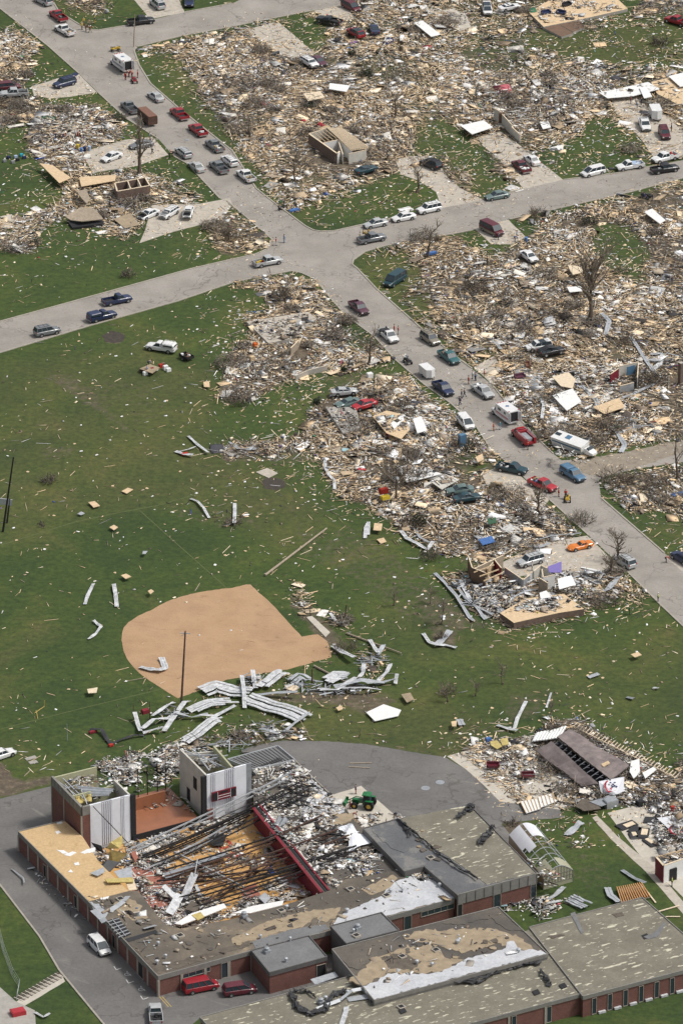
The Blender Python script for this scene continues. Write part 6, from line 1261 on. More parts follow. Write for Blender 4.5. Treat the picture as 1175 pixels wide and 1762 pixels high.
# ---------------- placement tables ----------------
UL = (-1, -.80); DR = (1, .84)
V = vehicle
def ex(px, py, r=2.6): x, y = GN(px, py); EXC.append((x, y, r))
CARS = [
 ('suv','silver',75,5,(-1,-.5),'silver utility vehicle cut off by the upper left edge','suv',{}),
 ('pickup','red',100,31,(-1,-.75),'red pickup with dark gear in its bed, behind the white pickup at the upper left','pickup',{}),
 ('pickup','white',111,56,(-1,-.55),'white pickup with lumber in its bed beside the red pickup at the upper left','pickup',{}),
 ('crew_pickup','black',243,40,(1,-.12),'black pickup turning out of the upper side street','pickup',{}),
 ('suv','silver',271,11,(-1,-.85),'silver utility vehicle parked on the upper driveway above the black pickup','suv',{}),
 ('pickup','navy',326,6,(-.1,1),'dark blue pickup at the top edge right of the silver driveway vehicle','pickup',{}),
 ('quad_bike','yellow',199,87,(1,-.1),'yellow quad bike standing above the first ambulance','quad bike',{}),
 ('ambulance','white',208,116,(-1,-.72),'white ambulance with navy stripe and open rear doors at the upper left','ambulance',{}),
 ('quad_bike','red',231,141,(-.5,-1),'red quad bike behind the open ambulance','quad bike',{}),
 ('suv','navy',111,147,(-1,.28),'dark blue utility vehicle with raised tailgate on a left driveway','suv',{'hatch':True}),
 ('minivan','maroon',14,153,(1,-.1),'maroon minivan cut off by the left edge','minivan',{}),
 ('crew_pickup','silver',24,165,(-1,.05),'silver pickup below the maroon minivan at the left edge','pickup',{}),
 ('sedan','silver',268,170,(-1,-.72),'lone silver sedan on the street above the red pickups','sedan',{}),
 ('pickup','grey',223,189,(-1,-.85),'grey pickup towing the rusty brown stock trailer','pickup',{}),
 ('stock_trailer','rustbrown',254,210,(-1,-.85),'rusty brown stock trailer hitched behind the grey pickup','trailer',{}),
 ('crew_pickup','red',308,200,UL,'red crew cab pickup with empty bed, upper one of the two in a row','pickup',{}),
 ('crew_pickup','red',340,228,UL,'red pickup with white load in its bed, lower one of the two in a row','pickup',{}),
 ('crew_pickup','grey',369,255,UL,'grey pickup with pale load behind the loaded red pickup','pickup',{}),
 ('wagon','white',395,281,UL,'white wagon between the loaded grey pickup and the last white pickup','car',{}),
 ('crew_pickup','white',423,307,UL,'white pickup last in the right hand row before the crossroads','pickup',{}),
 ('crew_pickup','grey',376,292,UL,'grey crew cab pickup double parked left of the white wagon','pickup',{}),
 ('sedan','silver',338,291,UL,'silver sedan with dark sunroof at the driveway mouth','sedan',{}),
 ('wagon','silver',316,267,UL,'silver hatchback wagon above the silver sedan at the driveway mouth','car',{}),
 ('sedan','grey',243,253,(-1,.18),'dark grey sedan behind the tall broken tree on the left driveway','sedan',{}),
 ('sedan','white',192,274,(-1,.38),'white sedan parked alone on the left driveway','sedan',{}),
 ('sedan','white',256,373,(-1,.42),'white sedan with raised hood, left of the three wrecked white cars','sedan',{'hood':True}),
 ('wagon','white',291,371,(-1,.62),'white wagon with raised hood, middle of the three wrecked white cars','car',{'hood':True}),
 ('sedan','white',324,372,(-.35,1),'white battered sedan facing down, right of the three wrecked white cars','sedan',{'hood':True,'crushed':.15}),
 ('pickup','navy',202,521,(1,-.2),'dark blue pickup driving ahead on the left hand street','pickup',{}),
 ('capped_pickup','navy',176,549,(1,-.24),'dark blue pickup with bed cap behind the open dark blue pickup','pickup',{}),
 ('suv','grey',81,575,(1,-.2),'dark grey utility vehicle last on the left hand street','suv',{}),
 ('capped_pickup','white',277,603,(-1,-.16),'white service pickup with ladder rack standing on the grass','pickup',{}),
 ('utility_trailer','black',321,618,(-1,-.5),'small black open trailer behind the white service pickup','trailer',{}),
 ('crew_pickup','silver',461,455,(1,-.2),'silver crew cab pickup with yellow gear crossing the junction','pickup',{}),
 ('crew_pickup','grey',640,415,(1,-.2),'dark grey pickup carrying people in yellow gear','pickup',{}),
 ('sedan','silver',646,389,(-1,.2),'silver sedan, left of the three parked at the kerb by the crossroads','sedan',{}),
 ('sedan','white',694,378,(-1,.2),'white sedan, middle of the three parked at the kerb by the crossroads','sedan',{}),
 ('suv','white',738,364,(-1,.22),'white utility vehicle, right of the three parked at the kerb by the crossroads','suv',{}),
 ('sedan','seagrey',855,341,(-1,.18),'grey green sedan driving on the right hand street','sedan',{}),
 ('suv','black',741,287,(-1,-.4),'black utility vehicle under branches on the curved driveway','suv',{}),
 ('crew_pickup','maroon',896,291,UL,'maroon pickup with white load in its bed on the right driveway','pickup',{}),
 ('sedan','white',915,279,UL,'white sedan beside the maroon pickup on the right driveway','sedan',{}),
 ('minivan','white',1020,300,(-1,.24),'white minivan parked along the right hand street','minivan',{}),
 ('pickup','white',1083,290,(-1,.16),'white pickup draped with a blue cover on the right hand street','pickup',{}),
 ('crew_pickup','white',1143,276,(-1,.25),'white loaded pickup above the black pickup at the right edge','pickup',{}),
 ('crew_pickup','black',1144,295,(1,-.15),'black pickup below the white loaded pickup at the right edge','pickup',{}),
 ('crew_pickup','white',1109,219,(.38,1),'white crew cab pickup on the driveway beside the white box trailer','pickup',{}),
 ('suv','maroon',1143,234,(.45,1),'maroon utility vehicle towing the white box trailer','suv',{}),
 ('box_trailer','white',1128,203,(.45,1),'white box trailer on the right driveway behind the maroon vehicle','trailer',{}),
 ('minivan','maroon',604,15,(1,.5),'maroon minivan at the top centre among wreckage','minivan',{}),
 ('pickup','black',566,41,(-1,-.2),'black crumpled pickup left of the crushed red car','pickup',{'crushed':.4}),
 ('suv','red',612,63,(-1,-.6),'red crushed utility vehicle below the maroon minivan','suv',{'crushed':.45}),
 ('sedan','navy',644,56,(-.4,-1),'dark crushed car right of the red crushed vehicle','sedan',{'crushed':.6}),
 ('wagon','white',533,114,(1,.62),'white wagon side by side with the maroon sedan in the wreckage','car',{'crushed':.1}),
 ('sedan','plum',548,109,(1,.62),'dark maroon sedan side by side with the white wagon in the wreckage','sedan',{}),
 ('minivan','white',838,22,(.2,1),'white crushed van among wreckage at the upper right','van',{'crushed':.45}),
 ('sedan','white',876,18,(1,-.2),'white wrecked car right of the crushed white van','sedan',{'crushed':.4}),
 ('crew_pickup','red',1164,40,(-1,-.3),'red pickup cut off by the upper right edge','pickup',{}),
 ('sedan','dteal',630,298,(1,-.3),'dark green crushed car below the roofless brick house','sedan',{'crushed':.5}),
 ('passenger_van','maroon',846,400,(1,.5),'maroon and beige conversion van with roof ladder on a short driveway','van',{'lower':'tan'}),
 ('sedan','white',910,448,(1,.7),'white sedan half buried in wreckage right of the conversion van','sedan',{'crushed':.25}),
 ('passenger_van','dteal',679,487,(-1,.62),'teal van parked on the grass beside the junction','van',{}),
 ('crew_pickup','plum',618,535,(1,.85),'plum pickup driving down from the crossroads','pickup',{}),
 ('pickup','white',669,583,(1,.9),'white flatbed pickup with black bed parked beside people in red','pickup',{}),
 ('suv','tan',740,588,(1,.7),'tan wagon parked at the right kerb opposite the white flatbed','suv',{}),
 ('crew_pickup','teal',773,620,(1,.75),'green pickup loaded with belongings behind the tan wagon','pickup',{}),
 ('quad_bike','black',701,625,(1,.8),'black quad bike on the left kerb above the white cargo trailer','quad bike',{}),
 ('box_trailer','white',735,648,(1,.8),'white cargo trailer hitched to the dark blue pickup','trailer',{'scale':.85}),
 ('crew_pickup','navy',763,674,(1,.8),'dark blue pickup towing the white cargo trailer','pickup',{}),
 ('crew_pickup','silver',831,679,(1,.72),'silver pickup with white load above the second ambulance','pickup',{}),
 ('ambulance','white',868,720,(-1,-.72),'white ambulance with red stripe and open back on the lower street','ambulance',{}),
 ('fire_truck','red',900,758,(-1,-.9),'red fire service utility truck below the second ambulance','fire truck',{}),
 ('pickup','dteal',881,812,(1,.2),'dark teal pickup turning beside the red pickup','pickup',{}),
 ('crew_pickup','lightred',934,840,(1,.4),'red pickup heaped with belongings below the teal pickup','pickup',{}),
 ('capped_pickup','blue',986,822,(1,.6),'blue pickup with bed cap at the mouth of the dirt road','pickup',{}),
 ('quad_bike','yellow',976,862,(0,1),'red and yellow quad bike in the middle of the lower street','quad bike',{}),
 ('sports','orange',998,944,(-1,.22),'orange sports car on the lower driveway','sports car',{}),
 ('suv','silver',912,971,(-1,.28),'silver utility vehicle with damaged hood beside the half standing house','suv',{}),
 ('suv','silver',1074,972,(-1,-.62),'silver wagon with roof rack parked at the bare tree','suv',{}),
 ('minivan','white',801,735,(1,1.1),'white van stuck in wreckage at the left of the lower street','van',{'crushed':.1}),
 ('suv','white',926,604,(-1,.15),'white wrecked utility vehicle behind the black burnt car','suv',{'crushed':.2}),
 ('suv','black',948,612,(1,-.2),'black burnt car in front of the white wrecked vehicle','car',{'crushed':.5}),
 ('sedan','seagrey',598,701,(-1,.25),'grey crushed sedan left of the red crushed car','sedan',{'crushed':.3}),
 ('sedan','lightred',626,704,(-1,.3),'red crushed sedan in the middle heap','sedan',{'crushed':.25}),
 ('sedan','silver',592,681,(1,-.1),'silver crushed car behind the grey crushed sedan','sedan',{'crushed':.4}),
 ('sedan','seagrey',791,851,(-1,.1),'grey teal wrecked sedan, upper of the pair in wreckage','sedan',{'crushed':.2}),
 ('sedan','dteal',803,864,(1,-.15),'teal wrecked sedan, lower of the pair in wreckage','sedan',{'crushed':.4}),
 ('sedan','white',3,1304,(1,-.35),'white car cut off by the left edge behind the school','sedan',{}),
 ('minivan','white',171,1635,(1,1.02),'white minivan parked beside the west wall of the school','minivan',{}),
 ('passenger_van','red',345,1705,(1,-.2),'bright red van in the school courtyard','van',{'scale':.97}),
 ('minivan','maroon',412,1710,(1,-.15),'dark maroon minivan right of the bright red van','minivan',{}),
 ('pickup','silver',268,1752,(-.1,-1),'silver pickup cut off by the bottom edge','pickup',{}),
 ('wagon','navy',1174,966,(-1,-.6),'dark car cut off by the right edge beside the lower street','car',{}),
 ('quad_bike','black',1111,340,(1,.2),'dark motorcycle beside the right hand street','motorcycle',{}),
]
def place_cars():
    for k, c, x, y, d, lab, cat, kw in CARS:
        z = 0
        if kw.get('crushed', 0) or (x, y) == (910, 448): z = .35
        if k == 'ambulance': root = V(k, c, x, y, d, lab, cat, 'vehicles on the streets and lots', name='ambulance', z=z, **kw)
        else: root = V(k, c, x, y, d, lab, cat, 'vehicles on the streets and lots', name={'suv': 'utility_vehicle', 'wagon': 'station_wagon', 'sports': 'sports_car'}.get(k, k), z=z, **kw)
        ex(x, y, 2.7 if not kw.get('crushed') else 2.0)
# cargo lying in truck beds: things of their own
def cargo(px, py, d, cols, label, cat='cargo', zz=.68, n=7, off=-1.75, sp=(.9, .6), sz=.5):
    hd = heading(px, py, d); root = empty('cargo_pile', G(px, py)+Vector((math.cos(hd)*off, math.sin(hd)*off, zz)), hd, label=label, cat=cat); rr = random.Random(int(px*7)); bb = {}
    for i in range(n):
        c = cols[i % len(cols)]; m = bb.setdefault(c, MB()); m.box((rr.uniform(-sp[0], sp[0]), rr.uniform(-sp[1], sp[1]), rr.uniform(.08, .45)), (rr.uniform(.2, sz*1.6), rr.uniform(.2, sz), rr.uniform(.12, .4)), Matrix.Rotation(rr.uniform(0, 3), 3, 'Z') @ Matrix.Rotation(rr.uniform(-.4, .4), 3, 'Y'), jit=.05)
    for c, m in bb.items(): m.build('bundle', MATS.get(c) or cloth(c), root)
def place_cargo():
    cargo(100,31,(-1,-.75),['plastic_dark','grey'],'dark gear in the bed of the upper left red pickup'); cargo(111,56,(-1,-.55),['wood_pale','wood'],'boards in the bed of the upper left white pickup',n=5)
    cargo(340,228,UL,['white_paint','silverish' if 0 else 'galv'],'white bundles in the bed of the lower red pickup'); cargo(369,255,UL,['white_paint','tan'],'pale bundles in the bed of the grey pickup'); cargo(423,307,UL,['tan'],'tan boxes in the bed of the last white pickup',n=4)
    cargo(461,455,(1,-.2),['yellow','red','tan'],'yellow and red gear in the bed of the silver pickup'); cargo(896,291,UL,['white_paint'],'white bundles in the bed of the maroon pickup'); cargo(1083,290,(-1,.16),['white_paint','lblue','lblue'],'blue and white covers over the white pickup',n=12,zz=.75,off=-.8,sp=(1.2,.7),sz=.9)
    cargo(1143,276,(-1,.25),['white_paint','galv','red'],'white and grey goods in the bed of the white pickup at the edge',n=9); cargo(1144,295,(1,-.15),['white_paint'],'white box in the bed of the black pickup at the edge',n=3)
    cargo(618,535,(1,.85),['lred' if 0 else 'red'],'red bag in the bed of the plum pickup',n=2); cargo(773,620,(1,.75),['tan','white_paint','brown_paint','grey'],'belongings heaped on the green pickup',n=14,zz=.8,sp=(1.0,.7)); cargo(831,679,(1,.72),['white_paint'],'white bundles in the bed of the silver pickup by the ambulance',n=9)
    cargo(881,812,(1,.2),['white_paint','grey'],'white sacks in the bed of the teal pickup',n=5); cargo(934,840,(1,.4),['tan','white_paint','blue','lblue'],'belongings heaped in the bed of the red pickup',n=14,zz=.8); cargo(321,618,(-1,-.5),['brown_paint','white_paint'],'goods on the small black trailer',off=0,zz=.6,n=6)
    cargo(669,583,(1,.9),['plastic_dark'],'black flat bed load on the white flatbed pickup',zz=.9,n=16,sp=(.9,.8),sz=1.0)
    cargo(268,1752,(-.1,-1),['plastic_dark'],'dark gear in the bed of the pickup at the bottom edge',n=5); cargo(701,625,(1,.8),['grey','white_paint'],'bags strapped behind the black quad bike',off=-.6,zz=.9,n=4,sp=(.3,.3),sz=.35)
PEOPLE = [
 (141,50,'yellow','khaki','firefighter in yellow jacket, left of the group at the upper corner','stand',(1,.3),'yellow'),(148,53,'dred','khaki','person in dark red shirt among the firefighters at the upper corner','stand',(-1,.2),None),(155,55,'red','khaki','person in red shirt and khaki trousers, right of the firefighter group','walk',(1,0),None),(153,45,'tan','khaki','firefighter in tan coat at the back of the corner group','stand',(0,1),'black'),(163,40,'navy','yellow','person in navy top and yellow trousers right behind the corner group','stand',(-1,0),'yellow'),(144,42,'yellow','khaki','second firefighter in yellow behind the corner group','stand',(1,1),'tan'),
 (216,137,'red','dred','person in red left of the open ambulance doors','stand',(1,-.4),None),(237,133,'red','dred','person in red right of the open ambulance doors','stand',(-1,0),None),(222,131,'dred','dred','crew member in dark red at the ambulance rear','bend',(-1,-.3),None),(227,132,'red','dred','crew member in red leaning into the ambulance','reach',(-1,-.5),None),
 (327,125,'lblue','jeans','person in light blue beside the wreckage right of the ambulance','stand',(1,0),None),(379,178,'lblue','jeans','person in light blue on the debris strewn upper lawn','stand',(1,0),None),(386,184,'white','jeans','person in white walking over the upper lawn','walk',(-1,.5),None),(357,188,'white','grey','person in white bending over the upper lawn','bend',(1,0),None),
 (96,237,'navy','jeans','person in navy working on the pale flattened rubble','bend',(-1,.2),None),(109,238,'dred','jeans','person in dark red on the pale flattened rubble','bend',(1,.2),None),(134,234,'white','red','person in white and red at the top of the pale rubble','stand',(1,.2),None),(258,240,'lblue','jeans','person in light blue at the rear of the dark grey sedan','stand',(-1,0),None),(262,264,'white','black','person in white walking on the left driveway','walk',(-1,.2),None),(292,271,'black','black','person in black crouching at the driveway mouth','bend',(1,0),None),(297,268,'black','black','second person in black at the driveway mouth','bend',(-1,0),None),
 (207,359,'black','jeans','person in black among the ruins left of the wrecked white cars','stand',(1,0),None),(190,355,'lblue','jeans','person in light blue bending in the ruins','bend',(1,0),None),(480,362,'navy','black','person in navy bending at the kerb above the crossroads','bend',(1,0),None),(489,355,'black','black','person in black standing at the kerb above the crossroads','stand',(-1,0),None),(475,422,'red','white','person in red and white at the left corner of the crossroads','stand',(1,0),None),(489,417,'lblue','lblue','person in light blue standing in the crossroads','stand',(-1,.3),None),
 (560,160,'grey','jeans','person in grey in the upper wreckage field','bend',(1,0),None),(795,195,'black','jeans','person in black on the middle right wreckage','stand',(1,0),None),(1085,178,'dred','navy','person in dark red, left of the group near the white box trailer','stand',(1,0),None),(1094,180,'white','jeans','person in white in the group near the white box trailer','stand',(1,0),None),(1103,180,'navy','navy','person in navy, right of the group near the white box trailer','stand',(-1,0),None),(1096,186,'lblue','navy','person in light blue in front of the group near the box trailer','stand',(-1,0),None),(1155,225,'black','black','person in black beside the maroon towing vehicle','stand',(1,0),None),
 (1040,135,'white','white','person in white on the pale wreckage left of the group','bend',(1,0),None),(1050,152,'lblue','lblue','person in light blue stooping on the white sheets','bend',(1,0),None),(942,190,'lblue','white','person in light blue crouching in the right hand wreckage','bend',(1,0),None),(953,190,'white','jeans','person in white crouching in the right hand wreckage','bend',(-1,0),None),(1108,345,'navy','navy','person in navy on the dark motorcycle','sit',(1,.2),None),(1122,345,'black','jeans','person in dark clothes standing beside the motorcycle','stand',(-1,0),None),
 (886,415,'blue','jeans','person in blue bending beside the conversion van','bend',(1,0),None),(889,410,'lblue','tan','person in light blue beside the conversion van','stand',(1,0),None),(857,412,'navy','navy','person in navy at the front corner of the conversion van','stand',(1,0),None),(838,455,'black','black','person in black in the wreckage below the conversion van','stand',(1,0),None),(1156,488,'navy','jeans','person in navy at the far right wreckage','stand',(1,0),None),(773,484,'navy','grey','person in navy at the edge of the wreckage right of the teal van','stand',(1,0),None),
 (678,572,'red','red','person in red, left of the pair beside the white flatbed','stand',(1,0),None),(685,575,'red','grey','person in red, right of the pair beside the white flatbed','stand',(-1,0),None),(806,661,'red','dred','person in red at the rear of the loaded silver pickup','stand',(1,0),None),(813,652,'white','navy','person in white and navy near the loaded silver pickup','stand',(-1,0),None),(818,655,'lblue','navy','person in light blue near the loaded silver pickup','stand',(-1,.4),None),(833,650,'red','tan','person in red behind the loaded silver pickup','stand',(-1,0),None),(794,685,'black','jeans','person in black left of the silver pickup','stand',(1,0),None),(799,683,'grey','navy','person in grey beside the one in black left of the silver pickup','walk',(-1,0),None),(791,697,'navy','navy','person in navy below the pair left of the silver pickup','walk',(-1,.2),None),
 (849,741,'orange','red','person in orange in front of the fire service truck','stand',(1,0),None),(860,739,'teal','lblue','person in turquoise shirt behind the second ambulance','stand',(-1,0),None),(908,774,'red','navy','person in red shirt behind the fire service truck','stand',(-1,0),None),(961,855,'red','dred','person in red beside the heaped red pickup','stand',(1,0),None),(973,858,'red','black','rider in red on the red and yellow quad bike','sit',(0,1),'red'),(840,865+0,'dred','black','person in dark red on the wreckage by the teal pickup','stand',(1,0),None),
 (548,720,'lblue','navy','person in light blue bending at the left of the middle heap','bend',(1,0),None),(641,722,'yellow','tan','person in yellow, left of the pair on the tan floor in the middle heap','stand',(1,0),None),(651,726,'yellow','jeans','person in yellow, right of the pair on the tan floor in the middle heap','bend',(1,0),None),(650,696,'red','jeans','person in red behind the crushed red sedan','stand',(1,0),None),(657,692,'blue','navy','person in blue behind the crushed red sedan','stand',(1,0),None),(657,730,'dred','navy','person in dark red on the middle heap','bend',(1,0),None),(668,755,'dred','dred','person in dark red bending in the belongings','bend',(-1,0),None),(556,1010+0,'grey','grey','',None,None,None),
 (823,899,'blue','navy','person in blue in the white wreckage below the teal wrecks','stand',(1,0),None),(809,905,'navy','navy','person in navy in the white wreckage','stand',(1,0),None),(846,905,'dred','black','person in dark red in the white wreckage','stand',(1,0),None),
 (1132,1036,'lime','navy','person in lime vest and white cap at the roadside','stand',(-1,0),'white'),(1083,1058,'green','green','person in dark green on the grass by the roadside','stand',(1,0),None),(1007,1025,'lime','grey','person in lime vest on the slab of the half standing house','stand',(1,0),None),(999,1021,'grey','grey','person in grey beside the lime vest on the house slab','stand',(1,0),None),(925,1066,'lime','black','worker in lime vest below the half standing house','stand',(1,0),None),(915,982,'white','grey','person in white in front of the silver utility vehicle','stand',(1,0),None),(1146,968,'red','black','person in red crouching near the right edge of the lower street','bend',(1,0),None),
 (612,1367,'navy','dred','person in navy behind the green tractor','stand',(1,0),None),(602,1393,'dred','dred','person in dark red left of the green tractor','stand',(1,0),None),(608,1410,'lred' if 0 else 'dred','red','person in red bending at the edge of the tractor pad','bend',(1,0),None),
 (253,642,'lblue','navy','person in light blue beside the goods on the grass','stand',(1,0),None),(256,630,'grey','navy','person in grey behind the goods on the grass','bend',(1,0),None),(1156,1530-4,'lime','black','person in lime vest in the doorway of the white ruin','stand',(-1,0),None),
]
def place_people():
    for x, y, t, b, lab, ps, d, hat in PEOPLE:
        if not ps: continue
        z = .55 if (x, y) in ((1108,345),(973,858)) else 0
        r = look(Rm, np.array([x]), np.array([y]))[0]
        if r > .5: ex(x, y, .8)
        person(x, y, t, b, lab, ps, d, hat, z=z+.0, group='people among the wreckage', s=1.0)
    for k, (dx, dy) in enumerate(((-7,-2),(-3,0),(1,-3),(3,-1))):
        lab = ['firefighter in yellow sitting at the tailgate of the dark grey pickup','firefighter in yellow in the middle of the dark grey pickup bed','firefighter in yellow near the cab of the dark grey pickup','second firefighter in yellow beside the cab of the dark grey pickup'][k]
        person(632+dx, 411+dy, 'yellow', 'khaki', lab, 'sit', (1,-.2), 'yellow' if k % 2 else None, z=.55, group='firefighters riding in the dark grey pickup')
    person(619, 405+8, 'tan', 'khaki', 'person in tan standing behind the dark grey pickup', 'stand', (1,0), None)

# ---- trees ----
TREES = [
 (240,298,12.0,'tallest bare broken tree above the ruins on the left driveway',.36,9,(0,0),.5),(680,200,5.5,'bare leafless tree in the upper middle wreckage',.16,7,(0,0),.6),(430,236,5,'bare thin tree on the lawn right of the upper street',.12,6,(0,0),.5),(507,312,6,'bare trunk on the corner lawn above the crossroads',.2,7,(0,0),.4),
 (736,445,7,'snapped tree with side limbs below the parked white vehicles',.26,7,(0,0),.8),(718,330,5.5,'bare tree in front of the black vehicle on the curved driveway',.17,8,(0,0),.6),(1016,552,15,'large bare tree standing in the right hand wreckage',.40,22,(0,0),.42),(635,628,6.8,'bare trunk left of the white flatbed pickup',.26,8,(0,0),.6),
 (682,862,8.5,'bare forked tree with pale limbs in the lower middle wreckage',.22,12,(0,0),.8),(1062,968,6,'bare tree in front of the silver wagon at the lower driveway',.22,14,(0,0),1.0),(1050,990,4.5,'bent bare tree beside the half standing house',.18,12,(0,0),1.0),(925,880,5,'bare scrubby tree below the heaped red pickup',.16,14,(0,0),1.1),
 (865,1178,3.8,'bare sapling on the green slope below the half standing house',.07,9,(0,0),.8),(760,1075,4.6,'bare broken sapling wrapped in sheet metal on the green slope',.09,10,(0,0),.8),(678,1042,3.6,'bare sapling standing in the dark soil patch',.06,9,(0,0),.7),(818,1198,3,'bare small shrub left of the leaning white strips',.06,12,(0,0),1.0),
 (770,1208,3.4,'bare uprooted shrub below the sheet metal sapling',.07,14,(0,0),1.0),(945,1235,3.0,'bare splintered sapling above the mauve fallen roof',.07,9,(0,0),.6),(740,1040,3.2,'bare bush at the left end of the bent metal strips',.05,14,(0,0),1.0),(820,170+0,3.5,'bare sapling in the upper right wreckage',.08,7,(0,0),.6),
 (125,290-0,3.0,'bare small tree left of the white driveway sedan',.08,8,(0,0),.8),(1166,822,9.5,'bare snapped trunk at the right edge below the dirt road',.22,3,(0,0),.3),(920,385,2.8,'bare dark shrub at the lower side of the right hand street',.08,16,(0,0),1.1),(535,1060,2.2,'bare stub of a tree at the dugout',.05,8,(0,0),.8),
 (490,520,4.0,'bare scrub tree at the lower left corner of the crossroads',.12,16,(0,0),.9),(395,415,3.2,'bare scrub tree on the corner left of the crossroads',.1,16,(0,0),.9),
]
def place_trees():
    for i, (x, y, h, lab, r, lm, ln, sp) in enumerate(TREES):
        bare_tree(x, y, h*1.05, lab, r*(1.6 if h < 6 else 1.15), int(lm*1.4), ln, seed=i+3, spread=sp, caught=3 if i in (6, 8, 13) else 0)
    BR = [(220,475,1.7,1.6,'uprooted tree top lying at the edge of the left hand street',.6,130,0),(485,515,2.6,2.4,'dark brush tangle below the crossroads corner',.6,150,30),(395,410,3.2,1.6,'brown brush heap on the corner left of the crossroads',.3,170,0),(410,690,3.6,1.6,'brush heap with grey metal at the field edge below the pale slab',.5,190,0),(592,640,1.0,1.1,'small evergreen bush below the pale slab',.3,20,120),(545,695,1.1,1.2,'dark evergreen bush left of the crushed silver cars',.3,20,130),
      (720,905,2.8,2.6,'dark evergreen tangle held in bent sheet metal',.5,150,160),(1012,385,2.2,1.8,'dark brush beside the right hand street',.6,120,60),(925,370,2.0,1.7,'dark brush with roots by the kerb of the right hand street',.7,120,0),(800,770,3.2,1.6,'broken evergreen boughs beside the white stuck van',.5,160,80),(1060,830,3.6,1.8,'brown brush heap below the dirt side road',.3,210,0),(1130,840,3.2,1.5,'brush heap at the lower right of the dirt side road',.5,160,0),
      (1120,660,3.4,3.2,'grey brown broken trees at the right edge',.5,220,0),(1050,740,3.8,2.2,'brush heap right of the overturned motor home',.5,220,0),(920,755,2.4,1.4,'brush at the kerb right of the fire service truck',.5,130,0),(620,740,3.6,1.3,'brush heap left of the tan floor in the middle heap',.5,180,0),(690,830,4.2,1.5,'grey brush around the forked tree',.5,240,0),(740,960,2.4,1.0,'brush at the lower edge of the middle heap',.4,120,0),
      (1000,900,2.6,2.0,'brush heap beside the street above the orange sports car',.4,160,0),(1040,1040,2.8,1.2,'brown brush below the half standing house',.4,170,0),(760,1100,1.2,1.4,'brush around the sheet metal sapling',.5,90,0),(770,1195,1.6,1.8,'brush around the uprooted shrub',.4,110,0),(595,1120,2.6,.9,'brush in the wreckage of the dugout',.4,130,0),(85,830,1.9,.8,'flattened brush triangle in the wide field',.5,110,0),(70,905,1.0,.6,'small brush pile on the ball field edge',.4,50,0),
      (400,903,1.7,.9,'brush and metal pile at the far edge of the ball field',.5,110,0),(605,95,1.4,1.4,'evergreen remains in the upper middle wreckage',.5,60,70),(630,130,2.2,1.4,'evergreen bough heap in the upper middle wreckage',.5,80,120),(535,185,2.4,1.0,'evergreen boughs above the roofless brick house',.5,80,90),(165,8,1.6,1.2,'dark brush at the top left beside the street',.6,80,0),(1138,75,2.4,1.4,'dark brush pile at the upper right',.7,130,20),(1120,375+5,2.2,1.2,'brush at the lower side of the right hand street near the motorcycle',.4,100,0),
      (205,205,2.0,1.4,'grey green brush on the pale flattened rubble',.4,100,40),(60,420,2.0,1.0,'brush and roots at the left edge lot',.5,100,30),(690,700,2.0,1.2,'brush beside the dark blue towing pickup',.5,90,0),(790,560+0,2.4,1.3,'brush in the wreckage right of the tan wagon',.4,120,0),(815,500,3.0,1.6,'grey brush in the wreckage behind the teal van',.5,150,0),(350,570,.9,.4,'small branch on the wide field',.4,20,0),
      (880,1420,1.6,.4,'charred brush at the bend of the back lane',.8,70,0),(1075,590,2.4,1.6,'brush in the green gap of the right hand wreckage',.5,110,0),(1070,470,2.0,1.2,'brush beside the large bare tree',.5,90,0)]
    for i, b in enumerate(BR): brush(b[0], b[1], b[2], b[3], b[4], i+50, b[5], int(b[6]*.55), ever=b[7], name='evergreen_bush' if b[7] > 100 else 'brush_pile', cat='bush' if b[7] > 100 else 'brush pile')
